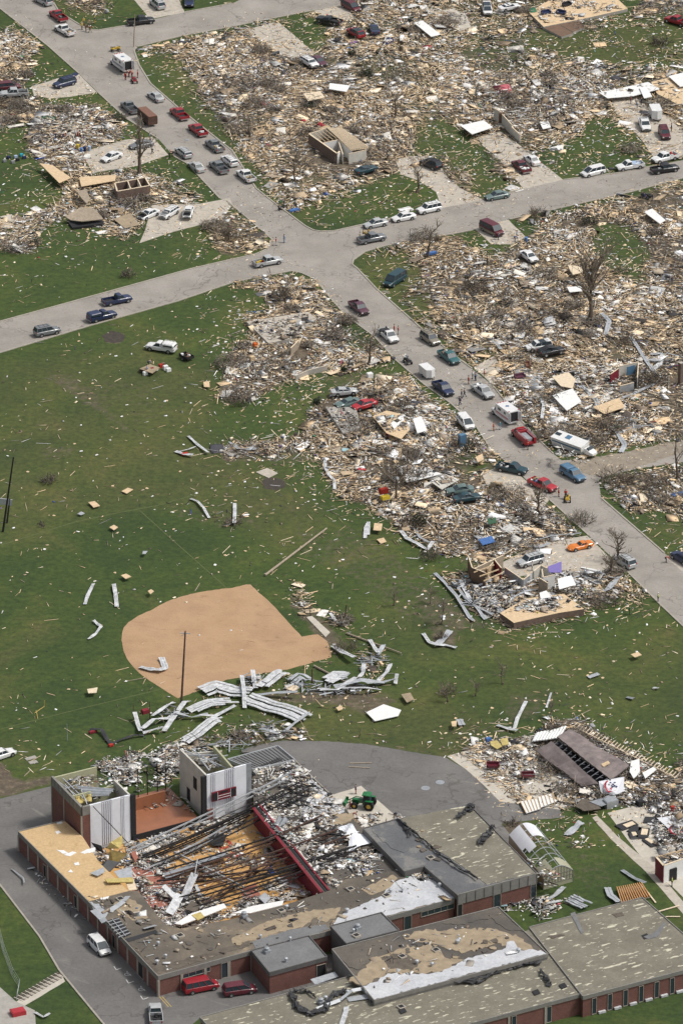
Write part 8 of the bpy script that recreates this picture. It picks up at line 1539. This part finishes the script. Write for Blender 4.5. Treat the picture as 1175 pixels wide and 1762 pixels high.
# ---------------- half standing houses ----------------
def wall_run(root, pts, h, mat, th=.16, z0=0, top='wood_pale', name='wall', off=None, hs=None):
    o0 = off or Vector((0,0,0)); m = MB(); t = MB()
    for i in range(len(pts)-1):
        a = G(*pts[i])-o0; b = G(*pts[i+1])-o0; h1 = hs[i] if hs else h
        m.beam(Vector((a.x,a.y,z0+h1/2)), Vector((b.x,b.y,z0+h1/2)), th, h1); t.beam(Vector((a.x,a.y,z0+h1+.03)), Vector((b.x,b.y,z0+h1+.03)), th+.04, .07)
    w_ = m.build(name, MATS[mat], root); p_ = t.build('top_plate', MATS[top], w_); return w_
def ruin(px, py, label, cat='ruined house', name='ruined_house'): 
    r = empty(name, G(px, py), 0, label=label, cat=cat); ex(px, py, 2.0); return r, Vector(r.location)
def place_ruins():
    # roofless brick house, upper middle.  pixel points are on the ground: a 2.5 m wall top shows 20 px higher
    r, o = ruin(560, 275, 'roofless brick house with bare joist roof in the upper wreckage')
    dy = 20
    L = lambda *p: [(x, y+dy) for x, y in p]
    wall_run(r, L((532,228),(580,262)), 2.4, 'brick_house', .3, off=o, name='brick_wall'); wall_run(r, L((580,262),(584,258)), 2.4, 'white_paint', .3, off=o); wall_run(r, L((532,228),(562,218),(600,222)), 2.4, 'plaster', off=o); wall_run(r, L((556,244),(582,238),(605,258)), 2.4, 'white_paint', off=o); wall_run(r, L((582,238),(590,262)), 2.2, 'plaster', off=o); wall_run(r, L((600,262),(630,255)), 2.3, 'plaster', off=o); wall_run(r, L((630,255),(600,225)), 2.3, 'wood_weathered', off=o)
    m = MB(); A, B, C, D = [G(x, y, 2.6)-o for x, y in ((562,219),(590,222),(634,254),(605,258))]
    for k in range(11): t = k/10; m.beam(A.lerp(B, t)+Vector((0,0,.1)), D.lerp(C, t)+Vector((0,0,.1)), .14, .2)
    for k in range(5): t = k/4; m.beam(A.lerp(D, t), B.lerp(C, t), .1, .1)
    m.build('roof_joist', MATS['wood_pale'], r)
    m = MB(); A, B, C, D = [G(x, y, 2.5)-o for x, y in ((540,228),(565,220),(585,236),(560,243))]
    for k in range(5): t = k/4; m.beam(A.lerp(B, t), D.lerp(C, t), .12, .15)
    m.build('ceiling_joist', MATS['wood'], r)
    # left ruins : small roofless brick room + brown roof + tan floor
    r, o = ruin(228, 330, 'small roofless brick room in the ruins on the left')
    L = lambda *p: [(x, y+17) for x, y in p]
    wall_run(r, L((198,314),(202,328),(258,318),(250,304),(198,314)), 2.1, 'brick_house', .25, off=o, name='brick_wall'); wall_run(r, L((220,310),(225,323)), 2.1, 'plaster', off=o); wall_run(r, L((237,307),(243,320)), 2.1, 'plaster', off=o)
    r, o = ruin(145, 372, 'sagging brown fallen roof with dark underside in the left ruins', 'fallen roof', 'fallen_roof')
    P = [G(*q) - o for q in ((112,372,1.6),(140,355,2.2),(165,360,2.0),(178,376,1.2),(140,380,1.4),(122,378,1.0))]
    m = MB(); m.add(P+[p_-Vector((0,0,.15)) for p_ in P], [(0,1,2,3,4,5),(11,10,9,8,7,6)]+[(i,6+i,6+(i+1) % 6,(i+1) % 6) for i in range(6)]); m.build('roof_deck', MATS['wood_weathered'], r)
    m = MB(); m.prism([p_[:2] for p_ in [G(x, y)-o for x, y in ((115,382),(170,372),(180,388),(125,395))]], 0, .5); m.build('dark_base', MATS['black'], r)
    flat([(132,328),(148,325),(155,340),(150,350),(140,340)], 'brown roof scrap above the sagging fallen roof', 'wood_weathered', 'roof_scrap', 'roof piece', z=1.8)
    flat([(195,376),(225,366),(240,386),(215,392)], 'tan floor slab left of the three wrecked white cars', 'tan_patch', 'house_floor', 'house floor', z=.6)
    # right: standing wall above the maroon pickup driveway
    r, o = ruin(875, 225, 'single standing plaster wall above the driveway of the maroon pickup')
    wall_run(r, [(850,205),(862,212),(880,232),(895,246)], 2.4, 'plaster', off=o, hs=[2.6,2.4,1.9]); m = MB(); c = G(862,213)-o; m.box(c+Vector((0,0,1.5)), (1.0,.5,2.2)); m.build('doorway', MATS['brown_paint'], r)
    # room with white walls in right lot
    r, o = ruin(1080, 668, 'roofless grey white room with blue inner wall in the right wreckage')
    wall_run(r, [(1064,650),(1098,642),(1096,668)], 2.4, 'plaster', off=o, hs=[2.4,2.2]); wall_run(r, [(1066,678),(1090,672)], 1.7, 'grey_metal', off=o); wall_run(r, [(1050,660),(1064,650)], 2.0, 'maroon', off=o)
    m = MB(); a, b = G(1078,650)-o, G(1092,646)-o; m.beam(a+Vector((0,-.12,1.4)), b+Vector((0,-.12,1.4)), .06, 1.8); m.build('blue_wall', MATS['paint_blue'] if 'paint_blue' in MATS else paint('blue'), r)
    r, o = ruin(1170, 652, 'brick chimney remains at the right edge'); wall_run(r, [(1168,662),(1174,660)], 4.5, 'brick_house', .8, off=o, name='chimney', top='concrete')
    # middle heap bits
    r, o = ruin(510, 600, 'low grey foundation wall at the lower side of the corner house wreckage', 'wall', 'foundation_wall'); wall_run(r, [(508,655),(530,645),(562,637)], 1.0, 'concrete_grey', .25, off=o, top='concrete')
    r, o = ruin(515, 610, 'broken wall corner leaning in the corner house wreckage', 'wall', 'wall_corner'); wall_run(r, [(500,612),(514,598),(520,588)], 1.4, 'wood_weathered', off=o, hs=[1.6,1.0])
    # half standing house bottom right
    r, o = ruin(960, 1000, 'half standing house with white door and bare tan floor above the green slope')
    for pts, h, mt in (([(868,990),(900,1012),(915,1000)], 1.6, 'grey_metal'), ([(805,982),(812,1003),(835,1012)], 3.0, 'brown_paint'), ([(812,1003),(850,985),(865,978)], 2.6, 'wood_weathered'), ([(850,985),(862,1000)], 2.6, 'maroon'), ([(838,998),(850,985)], 2.2, 'wood'), ([(918,1002),(930,992),(948,1000)], 2.2, 'plaster'), ([(927,1018),(942,1027)], 2.7, 'wood_weathered'), ([(934,1017),(954,1013)], 2.7, 'white_paint'), ([(932,1002),(934,1016)], 2.6, 'white_paint'), ([(905,1005),(920,1000)], 1.9, 'white_paint')):
        wall_run(r, pts, h, mt, off=o)
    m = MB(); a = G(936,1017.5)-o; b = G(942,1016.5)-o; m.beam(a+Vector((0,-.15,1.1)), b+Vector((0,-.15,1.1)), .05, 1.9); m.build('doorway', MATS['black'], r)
    for k, (p0, p1) in enumerate((((815,985),(850,972)),((825,992),(858,980)),((832,1000),(866,985)))):
        m = MB(); m.beam(G(*p0, 2.9)-o, G(*p1, 2.7)-o, .12, .2); m.build('joist', MATS['wood'], r)
    flat([(942,975),(966,966),(966,985),(945,985)], 'purple wall panel of the half standing house', 'cloth_purple', 'wall_sheet', 'sheet', z=2.4, tilt=0)
    flat([(959,996),(983,990),(991,1006),(962,1014)], 'white ribbed garage door leaning by the half standing house', 'white_paint', 'garage_door', 'door', z=2.0, tilt=.8)
    flat([(928,1020),(940,1016),(948,1028),(930,1030)], 'white drawer unit lid on the bare tan floor', 'white_paint', 'cabinet_top', 'cabinet', z=1.6)
    for pts in (([(1000,978),(1025,985),(1038,992)]), ([(1008,1012),(1030,1000),(1038,992)]), ([(985,988),(1000,1000),(1012,1012)])):
        ribbon(pts, .7, 'white window frame side lying right of the half standing house', 'white_paint', ribs=False, name='window_frame', cat='window frame', group='broken white frame right of the half standing house', seed=int(pts[0][0]))
    # pale table row etc
    # shed: mauve fallen roof halves
    r, o = ruin(1010, 1310, 'mauve brown fallen shed roof split open along its middle', 'fallen roof', 'fallen_roof')
    def quad(name, P, mat, th=.18, nx=18, ny=4, wob=.12, parent=None, k=0):
        Q = [G(*p_)-o for p_ in P]; m = MB(); m.grid(lambda u, v: (Q[0].lerp(Q[1], u)).lerp(Q[3].lerp(Q[2], u), v)+Vector((0,0,wob*1.3*math.sin(u*9+k)*math.cos(v*5+k)+.09*((int(round(u*nx))+k) % 2))), nx, ny, th); return m.build(name, MATS[mat], parent or r)
    quad('roof_slope', [(980,1255,1.9),(1082,1318,1.6),(1050,1342,2.6),(958,1268,3.0)], 'roof_mauve'); quad('roof_slope', [(948,1275,2.8),(1030,1350,1.8),(1000,1352,1.0),(922,1293,1.4)], 'roof_mauve', k=2)
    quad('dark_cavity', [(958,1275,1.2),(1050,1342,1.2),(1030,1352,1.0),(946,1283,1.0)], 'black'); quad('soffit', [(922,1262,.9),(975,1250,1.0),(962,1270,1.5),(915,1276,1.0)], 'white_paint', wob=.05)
    m = MB()
    for i in range(12):
        t = i/11; a = G(960+t*85, 1276+t*64, 2.5)-o; b = G(950+t*82, 1284+t*64, 1.5)-o; m.beam(a, b, .09, .09); m.beam(a-Vector((0,0,.5)), b+Vector((.6,0,.4)), .07, .07)
    m.build('roof_truss', MATS['canvas_white'], r)
    m = MB()
    for i in range(34):
        t = i/33; a = G(985+t*175, 1252+t*88, .5)-o; m.beam(a, a+Vector((.9, 1.6, .1)), .12, .12)
    m.beam(G(980,1247,.6)-o, G(1160,1338,.6)-o, .12, .14); m.build('exposed_rafter', MATS['wood_pale'], r)
    q = MB(); Q = [G(x, y, 2.2)-o for x, y in ((1034,1318),(1046,1312),(1049,1316),(1038,1322))]; q.prism([p_[:2] for p_ in Q], 2.35, 2.5); q.build('roof_hole', MATS['wood'], r)
    flat([(1086,1310),(1100,1306),(1101,1330),(1090,1340),(1083,1328)], 'white upright panel right of the mauve roof', 'white_paint', 'wall_sheet', 'sheet', z=1.4); flat([(1105,1330),(1124,1320),(1130,1324),(1110,1340)], 'white foam panel right of the mauve roof', 'white_paint', 'wall_sheet', 'sheet', z=1.2)
    for i, P in enumerate(([(925,1376),(955,1368),(960,1382),(930,1394)], [(950,1366),(985,1372),(970,1385),(955,1380)], [(895,1384),(925,1378),(930,1396),(905,1404)])):
        lab = 'white and tan ribbed floor section below the shed wreckage, %s of three' % ('middle', 'right', 'left')[i]; A = [G(x, y) for x, y in P]; oo = (A[0]+A[2])/2; rt = empty('floor_section', oo, 0, label=lab, cat='floor section', group='ribbed floor sections below the shed wreckage'); A = [a-oo for a in A]
        m = MB(); m.prism([a[:2] for a in A], .35, .45); m.build('panel', MATS['white_paint'], rt); m = MB()
        for k in range(6): t = k/5; m.beam(A[0].lerp(A[1], t)+Vector((0,0,.5)), A[3].lerp(A[2], t)+Vector((0,0,.5)), .12, .12)
        m.build('batten', MATS['wood'], rt)
    # emblem canvases
    def emblem(rt, o2, poly, z, parts):
        pass
    for P, zz, lab, sc in ((((1030,1345,2.6),(1074,1337,2.4),(1073,1362,1.2),(1062,1367,1.0),(1034,1366,1.0)), 1.2, 'white tarpaulin with red and navy emblem draped below the mauve roof', 1.0), (((1130,1408,1.0),(1190,1400,1.0),(1195,1450,.8),(1165,1440,.8)), 1, 'white canvas with red ring emblem at the right edge', 1.6)):
        Q = [G(*p_) for p_ in P]; oo = sum(Q, Vector())/len(Q); rt = empty('tarpaulin', Vector((oo.x, oo.y, 0)), 0, label=lab, cat='tarpaulin'); oo = Vector(rt.location); Q = [q-oo for q in Q]; n = len(Q)
        m = MB(); m.add(Q+[q-Vector((0,0,.06)) for q in Q], [tuple(range(n)), tuple(range(2*n-1,n-1,-1))]+[(i,n+i,n+(i+1) % n,(i+1) % n) for i in range(n)]); m.build('canvas', MATS['canvas_white'], rt)
        U = (Q[1]-Q[0]).normalized(); Vv = (Q[-1]-Q[0]); Vv = (Vv-U*Vv.dot(U)).normalized(); C = Q[0].lerp(Q[2], .5); nrm = U.cross(Vv).normalized(); nrm = nrm if nrm.z > 0 else -nrm; C = C+nrm*.06
        if sc > 1: C = C+U*.6+Vv*.2
        m = MB()
        def arc(c, rad, a0, a1, w_):
            pts = [c+U*math.cos(a)*rad*.8+Vv*math.sin(a)*rad for a in np.linspace(a0, a1, 8)]
            for i in range(7): m.beam(pts[i], pts[i+1], w_, .05)
        arc(C-U*.3, 1.0*sc, 1.9, 4.6, .28); m.beam(C-U*.6+Vv*.8, C+U*.6+Vv*.75, .3, .05); m.beam(C-U*.2+Vv*.2, C-U*.1+Vv*.8, .25, .05); m.build('red_emblem', MATS['logo_red'], rt)
        m = MB()
        for a, b in ((.0,-.6),(.35,-.3),(.6,.0),(.2,.1),(.75,-.5),(.9,.2)): m.box(C+U*a*sc+Vv*b*sc, (.3,.3,.06), Matrix.Rotation(a*5, 3, 'Z'))
        m.build('navy_emblem', MATS['logo_navy'], rt)
    flat([(1014,1380),(1040,1372),(1060,1362),(1056,1380),(1034,1388)], 'grey part of the tarpaulin trailing below the emblem', 'grey_metal', 'tarpaulin', 'tarpaulin', z=1.0)
    flat([(1000,1375),(1024,1378),(1034,1392),(1005,1396),(990,1388)], 'brown sagging carpet at the lower edge of the shed wreckage', 'brown_patch', 'carpet', 'carpet', z=.9)
    # white ruined room bottom right edge
    r, o = ruin(1165, 1520, 'white walled ruined room at the lower right edge')
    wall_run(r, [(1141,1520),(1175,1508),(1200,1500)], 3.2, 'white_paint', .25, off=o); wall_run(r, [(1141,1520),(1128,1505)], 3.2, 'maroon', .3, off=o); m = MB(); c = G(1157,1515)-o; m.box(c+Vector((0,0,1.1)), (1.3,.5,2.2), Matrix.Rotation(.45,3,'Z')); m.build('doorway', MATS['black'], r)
    m = MB()
    for i in range(12): a = G(1130+i*5, 1475-i*1.5, 2.8+R_.random())-o; m.beam(a, a+Vector((R_.uniform(1,3.5), R_.uniform(-2,2), R_.uniform(-.6,.6))), .12, .1)
    m.build('broken_rafter', MATS['wood'], r)
    # greenhouse
    r, o = ruin(935, 1530, 'broken glass greenhouse with arched frame beside the school', 'greenhouse', 'greenhouse')
    a0, a1 = G(935,1532)-o, G(985,1518)-o; d = (a1-a0); wv = d.normalized(); ln = (G(893,1480)-o)-(G(935,1532)-o); L_ = 15.0; ln = ln.normalized()*L_; W_ = d.length
    def arcp(t, s, hh=2.0, z0=2.2): return a0+wv*W_*t+ln*s+Vector((0,0,z0+hh*math.sin(math.pi*t)*.75))
    m = MB()
    for k in range(8): m.tube([arcp(t/10, k/7) for t in range(11)], .07, 4)
    for t in (0,.2,.5,.8,1): m.tube([arcp(t, 0), arcp(t, 1)], .05, 4)
    for k in range(5):
        for t in (0, 1): p_ = arcp(t, k/4); m.tube([Vector((p_.x,p_.y,0)), p_], .06, 4)
    m.build('arched_frame', MATS['galv'], r)
    gw = M('greenhouse_panel', (.40,.39,.28), .35, .1, 1)
    m = MB(); n = 10; vs = [Vector((arcp(t/n,0).x, arcp(t/n,0).y, 0)) for t in range(n+1)]+[arcp(t/n, 0)-Vector((0,0,.02)) for t in range(n+1)]
    m.add(vs, [(i,i+1,n+2+i,n+1+i) for i in range(n)]); e = m.build('end_wall', gw, r); m = MB()
    for i in range(0, 11): m.beam(vs[i]+Vector((0,-.05,.8)), vs[n+1+i]+Vector((0,-.05,0)), .05, .05)
    for z_ in (.8, 1.6, 2.3): m.beam(a0+Vector((0,-.05,z_)), a1+Vector((0,-.05,z_)), .05, .05)
    m.build('glazing_bar', MATS['fascia'], e)
    m = MB(); p0, p1 = arcp(0,0), arcp(0,1); m.add([Vector((p0.x,p0.y,0)), Vector((p1.x,p1.y,0)), p1, p0], [(0,1,2,3)]); m.build('side_wall', gw, r)
    for (s0, s1, t0, t1) in ((.0,.22,.0,.3),(.0,.18,.55,1.0),(.62,1.0,.0,.35),(.7,1.0,.45,.9),(.5,.7,.1,.35)):
        m = MB(); m.grid(lambda u, v: arcp(t0+(t1-t0)*u, s0+(s1-s0)*v)+Vector((0,0,.08)), 6, 2, .04); m.build('roof_pane', MATS['canvas_white'] if s0 > .4 else gw, r)
    # timber floor frame behind the tan roof
    A = [G(x, y) for x, y in ((1061,1534),(1103,1526),(1118,1548),(1070,1560))]; oo = A[3].copy(); rt = empty('timber_frame', oo, 0, label='orange brown timber floor frame behind the tan school roof', cat='frame'); A = [a-oo for a in A]; m = MB()
    for k in range(13): t = k/12; m.beam(A[0].lerp(A[1], t)+Vector((0,0,.7)), A[3].lerp(A[2], t)+Vector((0,0,.5)), .13, .25)
    m.build('joist', M('fresh_timber', (.55,.30,.12), .8, .2, 2), rt); m = MB(); m.prism([a[:2] for a in A], .25, .35); m.build('deck', MATS['wood_weathered'], rt)
    for a, b, lab in (((1103,1524),(1128,1556),'long board at the right of the timber floor frame'),((1130,1572),(1168,1561),'pale board on the grass right of the tan roof, upper'),((1145,1580),(1170,1580),'pale board on the grass right of the tan roof, lower')):
        m = MB(); m.beam(G(*a)+Vector((0,0,.2)), G(*b)+Vector((0,0,.2)), .25, .1); local_origin(m.build('wooden_board', MATS['wood_pale'], label=lab, cat='board'))
    # motor home wreck
    o = G(985,775); hd = heading(985,775,(1,.38)); rt = empty('motor_home', o+Vector((0,0,.4)), hd, label='overturned white motor home with blue stripe in the wreckage', cat='motor home'); ex(985,775,3.5)
    m = MB(); m.box((-.6,0,1.0),(7.2,2.3,1.9),Matrix.Rotation(.25,3,'X'),jit=.2); bb = m.build('body', MATS['white_paint'], rt); m = MB(); m.box((-.6,-1.28,.95),(6.8,.05,.28),Matrix.Rotation(.25,3,'X')); m.build('side_stripe', paint('blue'), bb)
    m = MB(); m.box((-1.0,.0,2.02),(1.1,1.0,.08),Matrix.Rotation(.25,3,'X')); m.build('roof_vent', paint('blue'), bb); m = MB(); m.box((-3.4,-.1,2.0),(1.2,.7,.12),Matrix.Rotation(.25,3,'X')); m.build('window', MATS['glass'], bb)
    m = MB(); ring_loft(m, [(3.3,.8,.3,1.3),(4.0,.9,.3,1.4),(4.8,.85,.3,1.0),(5.4,.7,.4,.8)]); cb = m.build('cab', MATS['white_paint'], rt); m = MB(); m.box((4.2,0,1.35),(.6,1.4,.4),Matrix.Rotation(.6,3,'Y')); m.build('windscreen', MATS['glass'], cb)
    # furniture & odd things
    def sofa(px, py, d, c, lab, z=0):
        rt = empty('sofa', G(px, py, 0)+Vector((0,0,z)), heading(px, py, d), label=lab, cat='sofa'); M_ = paint(c) if c in PAINT else cloth(c)
        m = MB(); m.box((0,0,.25),(2.1,.9,.35)); m.build('seat', M_, rt); m = MB(); m.box((0,.4,.62),(2.1,.22,.5)); m.build('backrest', M_, rt)
        for s in (1,-1): m = MB(); m.box((s*1.0,0,.45),(.22,.9,.4)); m.build('armrest', M_, rt)
    sofa(894,652,(1,-.2),'plum','dark red brown sofa on the dark bare floor',.2); sofa(908,632,(.1,1),'rustbrown','brown upright cupboard like settee on the dark bare floor',.2)
    sofa(908,1342,(1,-.05),'maroon','maroon sofa in the shed wreckage',.5); sofa(848,1325,(1,0),'maroon','small maroon armchair in the shed wreckage',.5); sofa(939,28,(1,-.2),'navy','navy bin row left on the upper right house floor',.7); sofa(965,28,(1,.2),'navy','navy seat right on the upper right house floor',.7); sofa(975,14,(1,-.3),'black','black cabinet on the upper right house floor',.7)
    def bin_(px, py, c, lab, z=0):
        rt = empty('bin', G(px, py)+Vector((0,0,z)), 0, label=lab, cat='bin'); m = MB(); m.tube([(0,0,0),(0,0,.9)], [.26,.34], 10); m.build('tub', cloth(c), rt); m = MB(); m.tube([(0,0,.9),(0,0,1.0)], [.38,.3], 10); m.build('lid', cloth(c), rt)
    for x, y, c, lab, z in ((140,262,'blue','blue bin, left of the row on the left driveway',.1),(134,256,'yellow','yellow bin, behind the blue bin on the left driveway',.1),(146,260,'navy','navy bin in the middle of the row on the left driveway',.1),(154,259,'lblue','light blue bin, right of the row on the left driveway',.1),(905,416,'blue','blue barrel on the driveway right of the conversion van',.1),(1145,20,'grey','dark bin near the upper right edge',0),(1157,1400,'red','red bin at the right edge',.3)): bin_(x, y, c, lab, z)
    def box_(px, py, dims, c, lab, z=0, name='crate', rot=.5, cat='box'):
        rt = empty(name, G(px, py)+Vector((0,0,z)), rot, label=lab, cat=cat); mt = MATS.get(c) or cloth(c); m = MB(); m.box((0,0,dims[2]/2), dims, jit=.02); m.build('shell', mt, rt); m = MB(); m.box((0,0,dims[2]+.03), (dims[0]*.9, dims[1]*.9, .06)); m.build('lid', mt, rt)
    box_(636,650,(1.1,.9,1.0),'white_paint','white refrigerator standing on the narrow lawn',0,'refrigerator',cat='refrigerator'); box_(31,1746,(2.2,1.6,.7),'paint_lightred','red box lid upside down on the forecourt',0,'red_container',rot=.4,cat='container'); box_(318,783,(1.3,.6,.3),'cloth_red','red scrap between the white panels on the wide field',.1,'red_scrap',cat='scrap')
    box_(250,1227,(1.2,.9,.6),'cloth_dred','dark red cushion left of the fallen white siding',0,'cushion',cat='cushion'); box_(434,622,(1.0,.8,.8),'wood','tan wooden box at the left of the corner house wreckage',.3); box_(439,600,(.7,.7,.6),'cloth_orange','orange basket in the corner house wreckage',.6); box_(660,858,(1.6,1.0,.8),'cloth_red','red and yellow striped cushion in the grey brush',1.2,'cushion',cat='cushion'); box_(663,866,(1.6,1.0,.6),'cloth_yellow','yellow cushion in front of the red striped cushion',.9,'cushion',cat='cushion')
    box_(84,205,(2.0,2.6,.25),'cloth_green','dark green panel at the upper edge of the pale rubble',.2,'green_sheet',cat='sheet',rot=1.0); box_(1002,1450-8,(.6,.6,.3),'white_paint','white tub on the grass behind the school',0); box_(840,1268+8,(.9,.7,.5),'tarp_blue','blue tub behind the shed wreckage',.1); box_(506,362,(2.2,1.0,.25),'tarp_blue','blue tarp bundle at the kerb above the crossroads',.05,'tarp',cat='tarp'); box_(1168,856,(2.8,1.2,.4),'tarp_blue','bright blue tarp at the right edge below the dirt road',.4,'tarp',cat='tarp'); box_(742,440,(2.2,.8,.4),'tarp_blue','blue tarp at the foot of the snapped tree',.4,'tarp',cat='tarp'); box_(795,770,(1.4,1.0,2.4),'paint_blue','blue upright panel beside the white stuck van',.3,'blue_sheet',cat='sheet')
    box_(1102,1395-8,(1.2,1.0,.9),'black','black water tank below the tarpaulin',0,'water_tank',cat='tank'); box_(1050,1388,(2.2,1.5,1.3),'grey_metal','grey tank wrapped in black sheet below the tarpaulin',0,'water_tank',cat='tank')
    for i, (x, y) in enumerate(((243,639),(250,645),(262,640),(268,637),(277,632),(285,636),(281,628),(290,639))):
        box_(x, y, (.7+.2*(i % 2),.6,.4+.2*(i % 3)), ('brown_paint','white_paint','cloth_dred','white_paint','cloth_red','white_paint','brown_paint','white_paint')[i], ('brown chest at the left end of the goods on the grass','white box in front of the brown chest on the grass','dark red box in the middle of the goods on the grass','white box right of the dark red box on the grass','red box in the right group of goods on the grass','white low box in the right group of goods on the grass','brown box at the back of the right group on the grass','white box at the right end of the goods on the grass')[i], .05)
    for i, (x, y) in enumerate(((8,278),(15,272),(22,280),(30,276),(37,268),(42,272),(27,271))): box_(x, y, (.7,.6,.45), ('cloth_grey','cloth_navy','cloth_grey','cloth_black','cloth_teal','cloth_navy','cloth_lblue')[i], 'household bag in the row on the left edge lawn', .05, 'bag', cat='bag') if 0 else box_(x, y, (.7,.6,.45), ('cloth_grey','cloth_navy','cloth_grey','cloth_black','cloth_teal','cloth_navy','cloth_lblue')[i], ('grey bag at the left end of the bag row near the left edge','navy bag behind the grey bag near the left edge','grey bag third from the left in the bag row','black bag in the middle of the bag row near the left edge','teal bag at the back right of the bag row','navy bag at the right end of the bag row near the left edge','light blue bag at the back middle of the bag row')[i], .05, 'bag', cat='bag')
    for i, (x, y, w_, d_) in enumerate(((1079,1422,3.4,2.2),(1091,1430,2.4,1.6),(1106,1436,3.6,2.0),(1090,1440,2.0,1.4),(1118,1452,3.0,1.4),(1131,1386,4.0,2.6),(1120,1414,2.2,1.8))):
        rt = empty('folded_mat', G(x, y), .6+i*.4, label=('black mat with tan panel at the left of the courtyard pile','small black mat in the courtyard pile','large black mat with tan panel in the middle of the courtyard pile','tan edged mat at the front of the courtyard pile','black mat with tan panel at the right of the courtyard pile','black sheet heap above the courtyard pile','black round cover right above the courtyard pile')[i], cat='mat'); m = MB(); m.box((0,0,.15),(w_,d_,.25),jit=.2); m.build('cover', MATS['plastic_dark'], rt)
        if i in (0,2,3,4): m = MB(); m.box((.3,-.2,.32),(w_*.55,d_*.5,.08),jit=.1); m.build('panel', MATS['wood_pale'], rt)
    # red black long sheet on grass behind the stage
    ribbon([(155,1258),(175,1262),(184,1275),(192,1284)], 1.0, 'black and red torn sheeting on the grass behind the stage house', 'plastic_dark', ribs=False, name='torn_sheeting', cat='sheeting', group=None, zs=[.3,.8,.3,.3]); ribbon([(192,1282),(210,1276),(232,1270),(248,1268)], .7, 'long black strap trailing behind the torn sheeting', 'plastic_dark', ribs=False, name='torn_sheeting', cat='sheeting', group=None); box_(160,1262,(1.4,.5,.3),'cloth_dred','dark red end of the torn sheeting, left',.1,'red_scrap',cat='scrap'); box_(191,1285,(.8,.5,.3),'cloth_red','red end of the torn sheeting, right',.1,'red_scrap',cat='scrap')
    # manhole, drain in back lot
    for x, y, lab in ((732,1357,'manhole cover on the back lot'),(757,1347,'square drain on the back lot'),(322,240,'manhole cover on the upper street')):
        m = MB(); c = G(x, y); m.tube([c+Vector((0,0,.02)), c+Vector((0,0,.06))], .75 if 'lot' in lab else .45, 16); local_origin(m.build('manhole_cover', MATS['grey_metal'], label=lab, cat='manhole cover'))
    # fallen fence wires : light posts on field edge
    for i, (a, b) in enumerate((((602,1315),(640,1314)),((600,1321),(636,1323)))):
        m = MB(); m.beam(G(*a)+Vector((0,0,.1)), G(*b)+Vector((0,0,.1)), .2, .15); local_origin(m.build('fallen_post', MATS['wood_weathered'], label='brown post lying on the back lot, %s of two' % ('upper','lower')[i], cat='post'))
    # fence bottom left corner
    rt = empty('wire_fence', G(20,1690), 0, label='sagging wire fence at the lower left corner', cat='fence'); oo = Vector(rt.location); F_ = [(-5,1600),(5,1640),(20,1680),(32,1700),(28,1722)]
    for x, y in F_: m = MB(); c = G(x, y)-oo; m.tube([c, c+Vector((.2,0,1.5))], .05, 5); m.build('post', MATS['galv'], rt)
    m = MB()
    for z_ in (.1,.5,.9,1.4): m.tube([G(x, y)-oo+Vector((.2*z_/1.5,0,z_)) for x, y in F_], .022, 3)
    m.build('wire', MATS['galv'], rt)
cloth('grey'); CLOTH['purple'] = (.20,.16,.42); cloth('purple')
for c_ in CLOTH: cloth(c_)
paint('blue'); paint('lightred')
place_cars(); place_people(); place_cargo(); tractor(628, 1390, (-1, -.12), 'green farm tractor with front loader on the concrete pad'); ex(628, 1390, 4)
place_ruins(); place_trees(); place_poles(); place_strips(); place_flats(); place_twisted()
make_heaps(); gym_rubble(); lawn_scatter()
